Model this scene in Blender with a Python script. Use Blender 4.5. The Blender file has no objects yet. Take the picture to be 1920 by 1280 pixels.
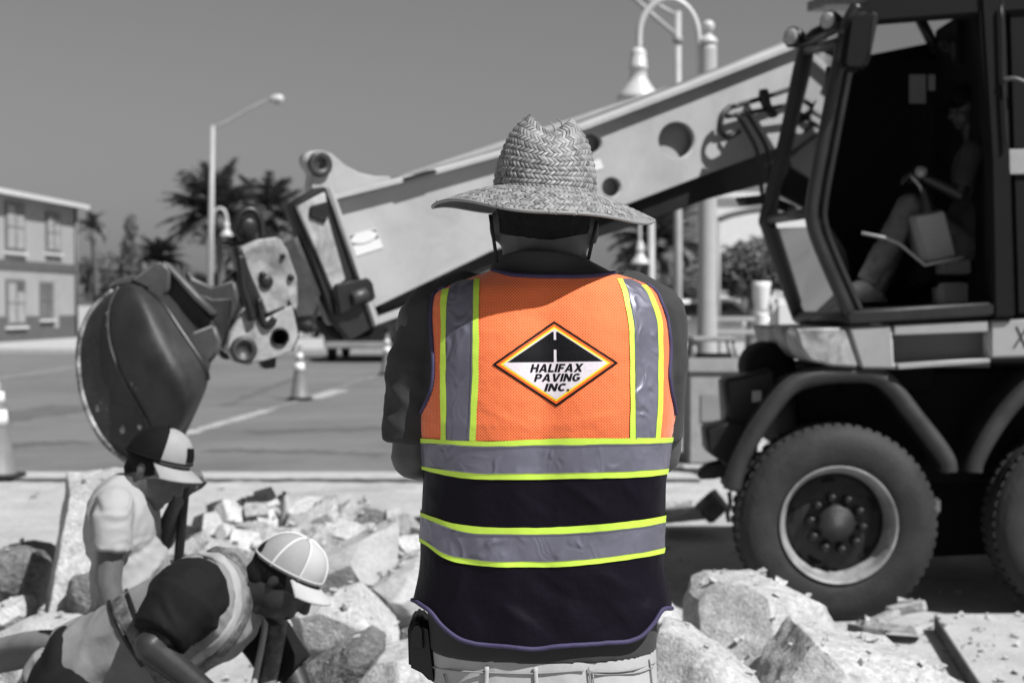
import bpy, bmesh, math, random
import numpy as np
from mathutils import Vector, Matrix, noise

random.seed(7)
rnd = random.Random(11)
SC = bpy.context.scene
COL = SC.collection

# ------------------------------------------------------------------ camera
FPX = 2667.0            # focal length in photo pixels (1920 wide)
CAMH = 1.65
PITCH = math.atan(70 / FPX)
cam_d = bpy.data.cameras.new('camera')
cam_d.sensor_width = 36.0
cam_d.lens = 36.0 * FPX / 1920
cam_d.clip_end = 3000
cam_d.clip_start = 0.05
cam_d.dof.use_dof = True
cam_d.dof.focus_distance = 2.53
cam_d.dof.aperture_fstop = 4.8
cam = bpy.data.objects.new('camera', cam_d)
cam.location = (0, 0, CAMH)
cam.rotation_euler = (math.radians(90) - PITCH, 0, 0)
COL.objects.link(cam)
SC.camera = cam

# ------------------------------------------------------------------ sky and sun
SUN = Vector((0.52, -0.44, 0.90)).normalized()
world = bpy.data.worlds.new('World')
SC.world = world
world.use_nodes = True
wn = world.node_tree
wn.nodes.clear()
sky = wn.nodes.new('ShaderNodeTexSky')
sky.sky_type = 'NISHITA'
sky.sun_disc = False
sky.sun_elevation = math.asin(SUN.z)
sky.sun_rotation = math.atan2(SUN.x, SUN.y)
sky.air_density = 1.0
sky.dust_density = 0.6
sky.ozone_density = 1.0
bw = wn.nodes.new('ShaderNodeSeparateColor')   # black and white from one channel: an even grey sky
bg = wn.nodes.new('ShaderNodeBackground')
bg.inputs['Strength'].default_value = 0.05
wo = wn.nodes.new('ShaderNodeOutputWorld')
wn.links.new(sky.outputs['Color'], bw.inputs['Color'])
fl = wn.nodes.new('ShaderNodeMath')            # the filter that darkens a blue sky in black and white
fl.operation = 'MULTIPLY'
fl.inputs[1].default_value = 0.66
wn.links.new(bw.outputs['Blue'], fl.inputs[0])
wn.links.new(fl.outputs[0], bg.inputs['Color'])
wn.links.new(bg.outputs['Background'], wo.inputs['Surface'])
sun_d = bpy.data.lights.new('sun', 'SUN')
sun_d.energy = 4.9
sun_d.angle = math.radians(0.53)
sun_d.color = (1.0, 1.0, 1.0)
sun = bpy.data.objects.new('sun', sun_d)
sun.rotation_euler = SUN.to_track_quat('Z', 'Y').to_euler()
sun.location = (6, -6, 12)
COL.objects.link(sun)
SC.view_settings.view_transform = 'Standard'
SC.view_settings.look = 'None'
SC.view_settings.gamma = 1.0
SC.view_settings.exposure = 0.38
SC.view_settings.use_curve_mapping = False
SC.render.engine = 'CYCLES'
SC.cycles.use_denoising = True
SC.cycles.max_bounces = 6
SC.cycles.transparent_max_bounces = 12

# ------------------------------------------------------------------ projection helpers
CP, SP = math.cos(PITCH), math.sin(PITCH)


def ray(px, py):
    dx = (px - 960) / FPX
    dv = -(py - 640) / FPX
    return Vector((dx, CP + dv * SP, -SP + dv * CP))


def P(px, py, Y):
    r = ray(px, py)
    return Vector((0, 0, CAMH)) + r * (Y / r.y)


def PG(px, py, z=0.0):
    r = ray(px, py)
    return Vector((0, 0, CAMH)) + r * ((z - CAMH) / r.z)


def PP(px, py, o, n):
    r = ray(px, py)
    c = Vector((0, 0, CAMH))
    return c + r * ((o - c).dot(n) / r.dot(n))


# ------------------------------------------------------------------ materials
MATS = {}


def rgb(v):
    return (v, v, v, 1) if isinstance(v, (int, float)) else (v[0], v[1], v[2], 1)


def gmat(name, val, rough=0.6, metal=0.0, var=0.15, scale=6.0, bump=0.15, bscale=40.0,
         spec=0.5, speck=0.0, sscale=60.0, dist=0.01, sheen=0.0, var2=None, stain=0.0, stscale=1.5):
    if name in MATS:
        return MATS[name]
    m = bpy.data.materials.new(name)
    m.use_nodes = True
    nt = m.node_tree
    b = nt.nodes['Principled BSDF']
    b.inputs['Roughness'].default_value = rough
    b.inputs['Metallic'].default_value = metal
    b.inputs['Specular IOR Level'].default_value = spec
    if sheen:
        b.inputs['Sheen Weight'].default_value = sheen
    tc = nt.nodes.new('ShaderNodeTexCoord')
    n1 = nt.nodes.new('ShaderNodeTexNoise')
    n1.inputs['Scale'].default_value = scale
    n1.inputs['Detail'].default_value = 6
    n1.inputs['Roughness'].default_value = 0.65
    nt.links.new(tc.outputs['Object'], n1.inputs['Vector'])
    cr = nt.nodes.new('ShaderNodeValToRGB')
    lo = [c * (1 - var) for c in rgb(val)[:3]] + [1]
    hi = [min(1, c * (1 + var)) for c in rgb(val)[:3]] + [1]
    cr.color_ramp.elements[0].position = 0.32
    cr.color_ramp.elements[1].position = 0.68
    cr.color_ramp.elements[0].color = lo
    cr.color_ramp.elements[1].color = hi
    nt.links.new(n1.outputs['Fac'], cr.inputs['Fac'])
    out = cr.outputs['Color']
    if speck:
        v = nt.nodes.new('ShaderNodeTexVoronoi')
        v.inputs['Scale'].default_value = sscale
        nt.links.new(tc.outputs['Object'], v.inputs['Vector'])
        sp = nt.nodes.new('ShaderNodeSeparateColor')
        nt.links.new(v.outputs['Color'], sp.inputs['Color'])
        mr = nt.nodes.new('ShaderNodeMapRange')
        mr.inputs['To Min'].default_value = 1 - speck
        mr.inputs['To Max'].default_value = 1 + speck * 0.7
        nt.links.new(sp.outputs[0], mr.inputs['Value'])
        mx = nt.nodes.new('ShaderNodeMix')
        mx.data_type = 'RGBA'
        mx.blend_type = 'MULTIPLY'
        mx.inputs[0].default_value = 1
        nt.links.new(out, mx.inputs[6])
        nt.links.new(mr.outputs['Result'], mx.inputs[7])
        out = mx.outputs[2]
    if stain:
        n3 = nt.nodes.new('ShaderNodeTexNoise')
        n3.inputs['Scale'].default_value = stscale
        n3.inputs['Detail'].default_value = 8
        n3.inputs['Roughness'].default_value = 0.7
        n3.inputs['Distortion'].default_value = 0.6
        nt.links.new(tc.outputs['Object'], n3.inputs['Vector'])
        m3 = nt.nodes.new('ShaderNodeMapRange')
        m3.inputs['From Min'].default_value = 0.45
        m3.inputs['From Max'].default_value = 0.62
        m3.inputs['To Min'].default_value = 1.0
        m3.inputs['To Max'].default_value = 1 - stain
        nt.links.new(n3.outputs['Fac'], m3.inputs['Value'])
        mx = nt.nodes.new('ShaderNodeMix')
        mx.data_type = 'RGBA'
        mx.blend_type = 'MULTIPLY'
        mx.inputs[0].default_value = 1
        nt.links.new(out, mx.inputs[6])
        nt.links.new(m3.outputs['Result'], mx.inputs[7])
        out = mx.outputs[2]
    nt.links.new(out, b.inputs['Base Color'])
    if bump:
        n2 = nt.nodes.new('ShaderNodeTexNoise')
        n2.inputs['Scale'].default_value = bscale
        n2.inputs['Detail'].default_value = 5
        nt.links.new(tc.outputs['Object'], n2.inputs['Vector'])
        bp = nt.nodes.new('ShaderNodeBump')
        bp.inputs['Strength'].default_value = bump
        bp.inputs['Distance'].default_value = dist
        nt.links.new(n2.outputs['Fac'], bp.inputs['Height'])
        nt.links.new(bp.outputs['Normal'], b.inputs['Normal'])
        # roughness breakup
        mr2 = nt.nodes.new('ShaderNodeMapRange')
        mr2.inputs['To Min'].default_value = max(0.03, rough - 0.12)
        mr2.inputs['To Max'].default_value = min(1, rough + 0.12)
        nt.links.new(n1.outputs['Fac'], mr2.inputs['Value'])
        nt.links.new(mr2.outputs['Result'], b.inputs['Roughness'])
    MATS[name] = m
    return m


def mesh_fabric(name, col, hole, su=0.0055, sv=0.0028, rad=0.0009, rough=0.75, sheen=0.0, soft=0.0003, spec=0.3):
    """perforated sports mesh; UV is in metres"""
    m = bpy.data.materials.new(name)
    m.use_nodes = True
    nt = m.node_tree
    b = nt.nodes['Principled BSDF']
    b.inputs['Roughness'].default_value = rough
    b.inputs['Specular IOR Level'].default_value = spec
    if sheen:
        b.inputs['Sheen Weight'].default_value = sheen
    N = nt.nodes.new
    L = nt.links.new

    def math_(op, a, b_=None, c=None):
        n = N('ShaderNodeMath')
        n.operation = op
        for i, v in enumerate((a, b_, c)):
            if v is None:
                continue
            if isinstance(v, (int, float)):
                n.inputs[i].default_value = v
            else:
                L(v, n.inputs[i])
        return n.outputs[0]
    uv = N('ShaderNodeUVMap')
    sx = N('ShaderNodeSeparateXYZ')
    L(uv.outputs['UV'], sx.inputs[0])
    v = math_('DIVIDE', sx.outputs[1], sv)
    row = math_('FLOOR', v)
    st = math_('MULTIPLY', math_('FLOORED_MODULO', row, 2.0), 0.5)
    u = math_('ADD', math_('DIVIDE', sx.outputs[0], su), st)
    du = math_('MULTIPLY', math_('SUBTRACT', math_('FRACT', u), 0.5), su)
    dv = math_('MULTIPLY', math_('SUBTRACT', math_('FRACT', v), 0.5), sv)
    d = math_('SQRT', math_('ADD', math_('MULTIPLY', du, du), math_('MULTIPLY', dv, dv)))
    mr = N('ShaderNodeMapRange')
    mr.inputs['From Min'].default_value = rad
    mr.inputs['From Max'].default_value = rad + soft
    L(d, mr.inputs['Value'])
    mx = N('ShaderNodeMix')
    mx.data_type = 'RGBA'
    mx.inputs[6].default_value = rgb(hole)
    mx.inputs[7].default_value = rgb(col)
    L(mr.outputs['Result'], mx.inputs[0])
    L(mx.outputs[2], b.inputs['Base Color'])
    tc = N('ShaderNodeTexCoord')
    n2 = N('ShaderNodeTexNoise')
    n2.inputs['Scale'].default_value = 14
    n2.inputs['Detail'].default_value = 3
    L(tc.outputs['Object'], n2.inputs['Vector'])
    b1 = N('ShaderNodeBump')
    b1.inputs['Strength'].default_value = 0.35
    b1.inputs['Distance'].default_value = 0.0006
    L(mr.outputs['Result'], b1.inputs['Height'])
    b2 = N('ShaderNodeBump')
    b2.inputs['Strength'].default_value = 0.4
    b2.inputs['Distance'].default_value = 0.02
    L(n2.outputs['Fac'], b2.inputs['Height'])
    L(b1.outputs['Normal'], b2.inputs['Normal'])
    L(b2.outputs['Normal'], b.inputs['Normal'])
    MATS[name] = m
    return m


def crinkle_mat(name, col, rough=0.42, metal=0.35, strength=1.0, scale=26, rmul=1.0):
    m = bpy.data.materials.new(name)
    m.use_nodes = True
    nt = m.node_tree
    b = nt.nodes['Principled BSDF']
    b.inputs['Roughness'].default_value = rough
    b.inputs['Metallic'].default_value = metal
    N, L = nt.nodes.new, nt.links.new
    tc = N('ShaderNodeTexCoord')
    mp = N('ShaderNodeMapping')
    mp.inputs['Scale'].default_value = (1, 1, 0.8)
    L(tc.outputs['Object'], mp.inputs['Vector'])
    n = N('ShaderNodeTexNoise')
    n.noise_type = 'RIDGED_MULTIFRACTAL'
    n.inputs['Scale'].default_value = scale
    n.inputs['Detail'].default_value = 3
    n.inputs['Distortion'].default_value = 1.2
    L(mp.outputs['Vector'], n.inputs['Vector'])
    bp = N('ShaderNodeBump')
    bp.inputs['Strength'].default_value = strength
    bp.inputs['Distance'].default_value = 0.006
    L(n.outputs['Fac'], bp.inputs['Height'])
    L(bp.outputs['Normal'], b.inputs['Normal'])
    n2 = N('ShaderNodeTexNoise')
    n2.inputs['Scale'].default_value = 9
    n2.inputs['Detail'].default_value = 4
    L(tc.outputs['Object'], n2.inputs['Vector'])
    cr = N('ShaderNodeValToRGB')
    cr.color_ramp.elements[0].position = 0.35
    cr.color_ramp.elements[1].position = 0.7
    cr.color_ramp.elements[0].color = rgb([c * 0.82 for c in col])
    cr.color_ramp.elements[1].color = rgb([c * 1.2 for c in col])
    L(n2.outputs['Fac'], cr.inputs['Fac'])
    L(cr.outputs['Color'], b.inputs['Base Color'])
    MATS[name] = m
    return m


def island_mat(name, a, b_, rough=0.55, bump=0.3):
    """colour varies from strand to strand / leaf to leaf"""
    m = bpy.data.materials.new(name)
    m.use_nodes = True
    nt = m.node_tree
    b = nt.nodes['Principled BSDF']
    b.inputs['Roughness'].default_value = rough
    N, L = nt.nodes.new, nt.links.new
    g = N('ShaderNodeNewGeometry')
    cr = N('ShaderNodeValToRGB')
    cr.color_ramp.elements[0].color = rgb(a)
    cr.color_ramp.elements[1].color = rgb(b_)
    L(g.outputs['Random Per Island'], cr.inputs['Fac'])
    L(cr.outputs['Color'], b.inputs['Base Color'])
    MATS[name] = m
    return m


def glass_mat(name, tint=0.8, mixf=0.25, rough=0.05, fres=True):
    m = bpy.data.materials.new(name)
    m.use_nodes = True
    nt = m.node_tree
    nt.nodes.clear()
    N, L = nt.nodes.new, nt.links.new
    o = N('ShaderNodeOutputMaterial')
    t = N('ShaderNodeBsdfTransparent')
    t.inputs['Color'].default_value = rgb(tint)
    g = N('ShaderNodeBsdfGlossy')
    g.inputs['Roughness'].default_value = rough
    fr = N('ShaderNodeFresnel')
    fr.inputs['IOR'].default_value = 1.5
    ad = N('ShaderNodeMath')
    ad.operation = 'MULTIPLY_ADD'
    ad.inputs[1].default_value = 1.0 if fres else 0.0
    ad.inputs[2].default_value = mixf
    L(fr.outputs[0], ad.inputs[0])
    mx = N('ShaderNodeMixShader')
    L(ad.outputs[0], mx.inputs[0])
    L(t.outputs[0], mx.inputs[1])
    L(g.outputs[0], mx.inputs[2])
    L(mx.outputs[0], o.inputs['Surface'])
    MATS[name] = m
    return m


M = {
    'concrete': gmat('concrete_light', 0.40, 0.85, var=0.12, scale=5, bump=0.4, bscale=60, speck=0.10, sscale=90, stain=0.12, stscale=2.2),
    'broken': gmat('concrete_broken', 0.42, 0.9, var=0.16, scale=26, bump=0.5, bscale=90, speck=0.22, sscale=75, dist=0.012, stain=0.18, stscale=3),
    'broken_dark': gmat('concrete_soiled', 0.15, 0.9, var=0.3, scale=14, bump=0.9, bscale=45, speck=0.3, sscale=55, dist=0.02, stain=0.3, stscale=4),
    'brick_a': gmat('paver_grey', 0.46, 0.85, var=0.2, scale=14, bump=0.6, bscale=50, speck=0.2, sscale=60),
    'brick_b': gmat('paver_dark', 0.32, 0.85, var=0.25, scale=14, bump=0.6, bscale=50, speck=0.2, sscale=60),
    'dust': gmat('dusty_ground', 0.38, 0.95, var=0.16, scale=1.6, bump=0.7, bscale=22, speck=0.10, sscale=45, dist=0.02, stain=0.2, stscale=0.8),
    'soil_shade': gmat('soil_and_shade', 0.09, 0.95, var=0.4, scale=6, bump=1.0, bscale=25, speck=0.3, sscale=40, dist=0.03),
    'asphalt': gmat('asphalt', 0.15, 0.9, var=0.10, scale=0.5, bump=0.4, bscale=60, speck=0.08, sscale=40, stain=0.22, stscale=0.22),
    'paint': gmat('road_paint', 0.33, 0.8, var=0.35, scale=4, bump=0.1),
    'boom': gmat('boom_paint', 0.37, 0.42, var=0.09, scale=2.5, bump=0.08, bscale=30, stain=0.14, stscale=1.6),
    'worn': gmat('worn_paint', 0.36, 0.5, var=0.25, scale=7, bump=0.2, bscale=40, stain=0.6, stscale=4),
    'steel': gmat('weathered_steel', 0.07, 0.45, metal=0.35, var=0.35, scale=5, bump=0.25, bscale=35, stain=0.35, stscale=3),
    'bucket': gmat('bucket_steel', 0.042, 0.58, metal=0.3, var=0.35, scale=4, bump=0.25, bscale=30, stain=0.4, stscale=3.2),
    'bucket_top': gmat('bucket_top_plate', 0.09, 0.5, metal=0.25, var=0.25, scale=4, bump=0.2, bscale=30, stain=0.25, stscale=3),
    'edge': gmat('bare_edge', 0.30, 0.6, metal=0.4, var=0.5, scale=14, bump=0.3, stain=0.8, stscale=9),
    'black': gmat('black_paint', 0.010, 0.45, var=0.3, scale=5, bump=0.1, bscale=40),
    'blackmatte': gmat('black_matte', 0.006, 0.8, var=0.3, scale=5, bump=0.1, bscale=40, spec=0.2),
    'frame': gmat('cab_frame', 0.016, 0.38, var=0.25, scale=6, bump=0.08),
    'rubber': gmat('tyre_rubber', 0.021, 0.75, var=0.45, scale=5, bump=0.35, bscale=60, stain=0.45, stscale=4),
    'rim': gmat('wheel_rim', 0.34, 0.42, metal=0.2, var=0.25, scale=8, bump=0.15, stain=0.35, stscale=5),
    'rimdark': gmat('wheel_disc', 0.022, 0.55, metal=0.2, var=0.3, scale=9, bump=0.2, stain=0.4, stscale=7),
    'fender': gmat('fender_plastic', 0.028, 0.55, var=0.3, scale=5, bump=0.15, stain=0.3, stscale=3),
    'skirt': gmat('turret_paint', 0.32, 0.42, var=0.08, scale=3, bump=0.05, stain=0.15, stscale=2),
    'white': gmat('white_paint', 0.64, 0.5, var=0.05, scale=3, bump=0.04),
    'whitewall': gmat('white_wall', 0.60, 0.8, var=0.06, scale=2, bump=0.08),
    'lamp': gmat('lamp_white', 0.50, 0.35, var=0.04, scale=3, bump=0.03),
    'pole': gmat('pole_grey', 0.36, 0.5, var=0.12, scale=2, bump=0.05),
    'pole_d': gmat('pole_dark_grey', 0.26, 0.5, var=0.12, scale=2, bump=0.05),
    'cone': gmat('cone_plastic', 0.17, 0.5, var=0.12, scale=8, bump=0.05),
    'conecollar': gmat('cone_collar', 0.72, 0.4, var=0.06, scale=10, bump=0.03),
    'stucco': gmat('stucco', 0.34, 0.85, var=0.06, scale=1, bump=0.15, bscale=15),
    'band': gmat('dark_band', 0.10, 0.8, var=0.12, scale=2, bump=0.1),
    'roof': gmat('roof_tile', 0.24, 0.85, var=0.2, scale=5, bump=0.4, bscale=9),
    'wframe': gmat('window_frame', 0.14, 0.6, var=0.1, bump=0.03),
    'wglass': gmat('window_pane', 0.14, 0.2, var=0.4, scale=1.2, bump=0.0),
    'curtain': gmat('curtain', 0.33, 0.8, var=0.25, scale=5, bump=0.1),
    'trunk': gmat('palm_trunk', 0.10, 0.9, var=0.3, scale=6, bump=0.8, bscale=14, dist=0.05),
    'carblack': gmat('car_black', 0.012, 0.2, var=0.1, bump=0.0),
    'carwhite': gmat('car_white', 0.72, 0.25, var=0.03, bump=0.0),
    'carglass': gmat('car_glass', 0.02, 0.08, var=0.1, bump=0.0),
    'bin': gmat('bin_concrete', 0.30, 0.85, var=0.12, scale=8, bump=0.3, bscale=40),
    'skin_a': gmat('skin_main', (0.056, 0.056, 0.056), 0.5, var=0.10, scale=18, bump=0.12, bscale=120, dist=0.003),
    'skin_b': gmat('skin_tan', 0.105, 0.5, var=0.12, scale=16, bump=0.1, bscale=100, dist=0.003),
    'skin_c': gmat('skin_dark', 0.022, 0.45, var=0.14, scale=16, bump=0.1, bscale=100, dist=0.003),
    'hair': gmat('short_hair', 0.012, 0.7, spec=0.1, var=0.3, scale=60, bump=0.5, bscale=260, dist=0.004),
    'shirt': gmat('charcoal_shirt', 0.040, 0.85, var=0.10, scale=9, bump=0.25, bscale=16, dist=0.012, sheen=0.05, spec=0.2),
    'tee': gmat('pale_tee', 0.32, 0.85, var=0.05, scale=9, bump=0.25, bscale=18, dist=0.012, spec=0.2),
    'blacktee': gmat('black_tee', 0.0065, 0.85, var=0.2, scale=9, bump=0.25, bscale=16, dist=0.012, spec=0.2),
    'jeans': gmat('work_jeans', 0.10, 0.9, var=0.25, scale=14, bump=0.3, bscale=24, spec=0.2),
    'darkpants': gmat('dark_trousers', 0.007, 0.9, var=0.2, scale=14, bump=0.3, bscale=24, spec=0.2),
    'pants': gmat('light_trousers', 0.40, 0.9, var=0.08, scale=12, bump=0.3, bscale=20, dist=0.01, spec=0.2),
    'greyvest': gmat('pale_vest', 0.19, 0.8, var=0.14, scale=9, bump=0.35, bscale=15, dist=0.014, spec=0.2),
    'greytape': gmat('dirty_tape', 0.10, 0.6, var=0.5, scale=26, bump=0.3, bscale=40, speck=0.4, sscale=70),
    'capwhite': gmat('cap_white', 0.40, 0.8, var=0.06, scale=10, bump=0.15, bscale=80, dist=0.004),
    'capgrey': gmat('cap_grey', 0.27, 0.8, var=0.08, scale=20, bump=0.3, bscale=300, dist=0.003),
    'capdark': gmat('cap_dark', 0.007, 0.8, spec=0.1, var=0.2, scale=20, bump=0.3, bscale=300, dist=0.003),
    'hose': gmat('ribbed_hose', 0.17, 0.6, var=0.15, scale=6, bump=0.1),
    'purple': gmat('purple_binding', (0.040, 0.032, 0.085), 0.75, var=0.15, scale=30, bump=0.3, bscale=200, dist=0.002),
    'lime': gmat('lime_tape', (0.56, 0.80, 0.075), 0.6, var=0.05, scale=14, bump=0.2, bscale=70, dist=0.003),
    'stitch': gmat('stitching', (0.16, 0.17, 0.18), 0.8, var=0.1, bump=0.0),
    'p_black': gmat('print_black', (0.005, 0.0045, 0.006), 0.6, spec=0.15, var=0.35, scale=160, bump=0.2, bscale=500, dist=0.001),
    'p_orange': gmat('print_orange', (0.86, 0.13, 0.008), 0.6, var=0.05, scale=60, bump=0.05),
    'p_yellow': gmat('print_yellow', (0.90, 0.66, 0.015), 0.6, var=0.05, scale=60, bump=0.05),
    'p_white': gmat('print_white', (0.66, 0.60, 0.64), 0.65, var=0.10, scale=220, bump=0.3, bscale=500, dist=0.001),
    'holster': gmat('holster_black', 0.006, 0.5, var=0.2, bump=0.1),
    'cord': gmat('cord_black', 0.008, 0.7, var=0.2, bump=0.1),
    'box_grey': gmat('console_grey', 0.30, 0.55, var=0.08, scale=6, bump=0.05),
    'paper': gmat('paper', 0.30, 0.8, var=0.08, bump=0.0),
    'boot': gmat('boot_leather', 0.20, 0.7, var=0.2, scale=12, bump=0.3),
}
M['orange'] = mesh_fabric('orange_mesh', (0.97, 0.205, 0.062), (0.30, 0.032, 0.010), sheen=0.3)
M['blackmesh'] = mesh_fabric('black_mesh', (0.0062, 0.0040, 0.0098), (0.0006, 0.0004, 0.0008), rad=0.0009, rough=0.5, spec=0.12)
M['silver'] = crinkle_mat('silver_tape', (0.160, 0.156, 0.200))
M['straw'] = island_mat('straw', 0.11, 0.31, 0.55)
M['strawbase'] = gmat('straw_base', 0.045, 0.8, var=0.2, bump=0.2)
M['leaf'] = island_mat('leaf_dark', 0.035, 0.11, 0.6)
M['frond'] = island_mat('frond', 0.05, 0.15, 0.6)
M['glass'] = glass_mat('cab_glass', 0.7, 0.05)
M['skyglass'] = glass_mat('skylight_sheet', 0.93, 0.02, 0.1, False)

# ------------------------------------------------------------------ object helpers


def wloc(o):
    v = Vector((0, 0, 0))
    while o is not None:
        v += o.location
        o = o.parent
    return v


def tag(o, label=None, cat=None, group=None, kind=None):
    if label:
        o['label'] = label
    if cat:
        o['category'] = cat
    if group:
        o['group'] = group
    if kind:
        o['kind'] = kind
    return o


def thing(name, loc, label, cat, group=None):
    o = bpy.data.objects.new(name, None)
    o.location = loc
    o.empty_display_size = 0.1
    COL.objects.link(o)
    return tag(o, label, cat, group)


def finish_mesh(name, me, mats, parent=None, smooth=False, origin=None):
    """me vertices are in world coordinates"""
    base = wloc(parent) if parent is not None else (Vector(origin) if origin is not None else Vector((0, 0, 0)))
    if base.length > 0:
        me.transform(Matrix.Translation(-base))
    o = bpy.data.objects.new(name, me)
    if parent is not None:
        o.parent = parent
    else:
        o.location = base
    for m in (mats if isinstance(mats, (list, tuple)) else [mats]):
        me.materials.append(m)
    if smooth:
        me.polygons.foreach_set('use_smooth', [True] * len(me.polygons))
    COL.objects.link(o)
    return o


def mobj(name, verts, faces, mat, parent=None, smooth=False, origin=None, uv=None, midx=None):
    me = bpy.data.meshes.new(name)
    me.from_pydata([tuple(v) for v in verts], [], faces)
    if uv is not None:
        lay = me.uv_layers.new(name='UVMap')
        idx = np.empty(len(me.loops), dtype=np.int32)
        me.loops.foreach_get('vertex_index', idx)
        arr = np.array([(u[0], u[1]) for u in uv], dtype=np.float32)[idx]
        lay.data.foreach_set('uv', arr.ravel())
    if midx is not None:
        me.polygons.foreach_set('material_index', midx)
    me.validate()
    me.update()
    return finish_mesh(name, me, mat, parent, smooth, origin)


def bmobj(name, bm, mat, parent=None, smooth=False, origin=None):
    me = bpy.data.meshes.new(name)
    bm.to_mesh(me)
    bm.free()
    return finish_mesh(name, me, mat, parent, smooth, origin)


def bevel_bm(bm, w, seg=2, angle=35):
    es = [e for e in bm.edges if len(e.link_faces) == 2 and e.calc_face_angle(0) > math.radians(angle)]
    if es and w > 0:
        bmesh.ops.bevel(bm, geom=es, offset=w, segments=seg, affect='EDGES', clamp_overlap=True)


def fill_plate(polys, thick):
    """polys: list of 2-D outlines (first outer, then holes) -> (verts2d+z, faces) through a 2-D curve"""
    cu = bpy.data.curves.new('t', 'CURVE')
    cu.dimensions = '2D'
    cu.fill_mode = 'BOTH'
    cu.extrude = thick / 2
    for pl in polys:
        s = cu.splines.new('POLY')
        s.points.add(len(pl) - 1)
        for p, q in zip(s.points, pl):
            p.co = (q[0], q[1], 0, 1)
        s.use_cyclic_u = True
    ob = bpy.data.objects.new('t', cu)
    COL.objects.link(ob)
    dg = bpy.context.evaluated_depsgraph_get()
    me = bpy.data.meshes.new_from_object(ob.evaluated_get(dg))
    bpy.data.objects.remove(ob)
    bpy.data.curves.remove(cu)
    return me


class Pl:
    """a working plane: point o, normal n towards the viewer, ex along, ey up"""

    def __init__(self, o, n, up=Vector((0, 0, 1))):
        self.o = Vector(o)
        self.n = Vector(n).normalized()
        self.ey = (Vector(up) - self.n * Vector(up).dot(self.n)).normalized()
        self.ex = self.ey.cross(self.n).normalized()

    def shift(self, d):
        return Pl(self.o + self.n * d, self.n, self.ey)

    def uv(self, px, py):
        q = PP(px, py, self.o, self.n) - self.o
        return (q.dot(self.ex), q.dot(self.ey))

    def w(self, u, v, d=0.0):
        return self.o + self.ex * u + self.ey * v + self.n * d


def YP(Y):
    return Pl((0, Y, CAMH), (0, -1, 0))


def circ_px(cx, cy, r, n=28, ry=None):
    ry = ry or r
    return [(cx + r * math.cos(2 * math.pi * i / n), cy + ry * math.sin(2 * math.pi * i / n)) for i in range(n)]


def plate(name, pts, pl, thick, mat, parent, front=0.0, holes=(), bevel=0.006, smooth=False):
    """outline traced on the plane pl; its front face stands 'front' metres proud of pl, body goes back by 'thick'"""
    polys = [[pl.uv(*p) for p in pts]] + [[pl.uv(*p) for p in h] for h in holes]
    me = fill_plate(polys, thick)
    bm = bmesh.new()
    bm.from_mesh(me)
    bpy.data.meshes.remove(me)
    bmesh.ops.remove_doubles(bm, verts=bm.verts, dist=1e-5)
    bmesh.ops.recalc_face_normals(bm, faces=bm.faces)
    bevel_bm(bm, bevel, 2)
    for v in bm.verts:
        v.co = pl.w(v.co.x, v.co.y, v.co.z + front - thick / 2)
    return bmobj(name, bm, mat, parent, smooth)


def box(name, c, size, mat, parent=None, rot=None, bevel=0.01, origin=None):
    bm = bmesh.new()
    bmesh.ops.create_cube(bm, size=1)
    bmesh.ops.scale(bm, vec=size, verts=bm.verts)
    bevel_bm(bm, bevel, 2)
    mt = Matrix.Translation(Vector(c))
    if rot is not None:
        mt = mt @ rot.to_4x4()
    bmesh.ops.transform(bm, matrix=mt, verts=bm.verts)
    return bmobj(name, bm, mat, parent, False, origin)


def frame_dirs(pts):
    """parallel transported frames"""
    pts = [Vector(p) for p in pts]
    T = []
    for i in range(len(pts)):
        a = pts[max(0, i - 1)]
        b = pts[min(len(pts) - 1, i + 1)]
        T.append((b - a).normalized())
    up = Vector((0, 0, 1)) if abs(T[0].z) < 0.9 else Vector((0, 1, 0))
    n = (up - T[0] * up.dot(T[0])).normalized()
    out = []
    for t in T:
        n = (n - t * n.dot(t)).normalized()
        out.append((t, n, t.cross(n)))
    return pts, out


def smooth_path(pts, k=6):
    pts = [Vector(p) for p in pts]
    out = []
    for i in range(len(pts) - 1):
        p0 = pts[max(0, i - 1)]
        p1, p2 = pts[i], pts[i + 1]
        p3 = pts[min(len(pts) - 1, i + 2)]
        for j in range(k):
            t = j / k
            out.append(0.5 * ((2 * p1) + (p2 - p0) * t + (2 * p0 - 5 * p1 + 4 * p2 - p3) * t * t
                              + (3 * p1 - p0 - 3 * p2 + p3) * t ** 3))
    out.append(pts[-1])
    return out


def tube_geo(pts, rad, seg=10, flat=1.0):
    pts, fr = frame_dirs(pts)
    n = len(pts)
    rr = rad if isinstance(rad, (list, tuple)) else [rad] * n
    V, F = [], []
    for i, p in enumerate(pts):
        t, a, b = fr[i]
        for k in range(seg):
            th = 2 * math.pi * k / seg
            V.append(p + a * math.cos(th) * rr[i] * flat + b * math.sin(th) * rr[i])
    for i in range(n - 1):
        for k in range(seg):
            F.append((i * seg + k, i * seg + (k + 1) % seg, (i + 1) * seg + (k + 1) % seg, (i + 1) * seg + k))
    F.append(tuple(range(seg))[::-1])
    F.append(tuple((n - 1) * seg + k for k in range(seg)))
    return V, F


def tube(name, pts, rad, mat, parent=None, seg=10, origin=None, flat=1.0, smooth=True):
    V, F = tube_geo(pts, rad, seg, flat)
    o = mobj(name, V, F, mat, parent, smooth, origin)
    return o


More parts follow.
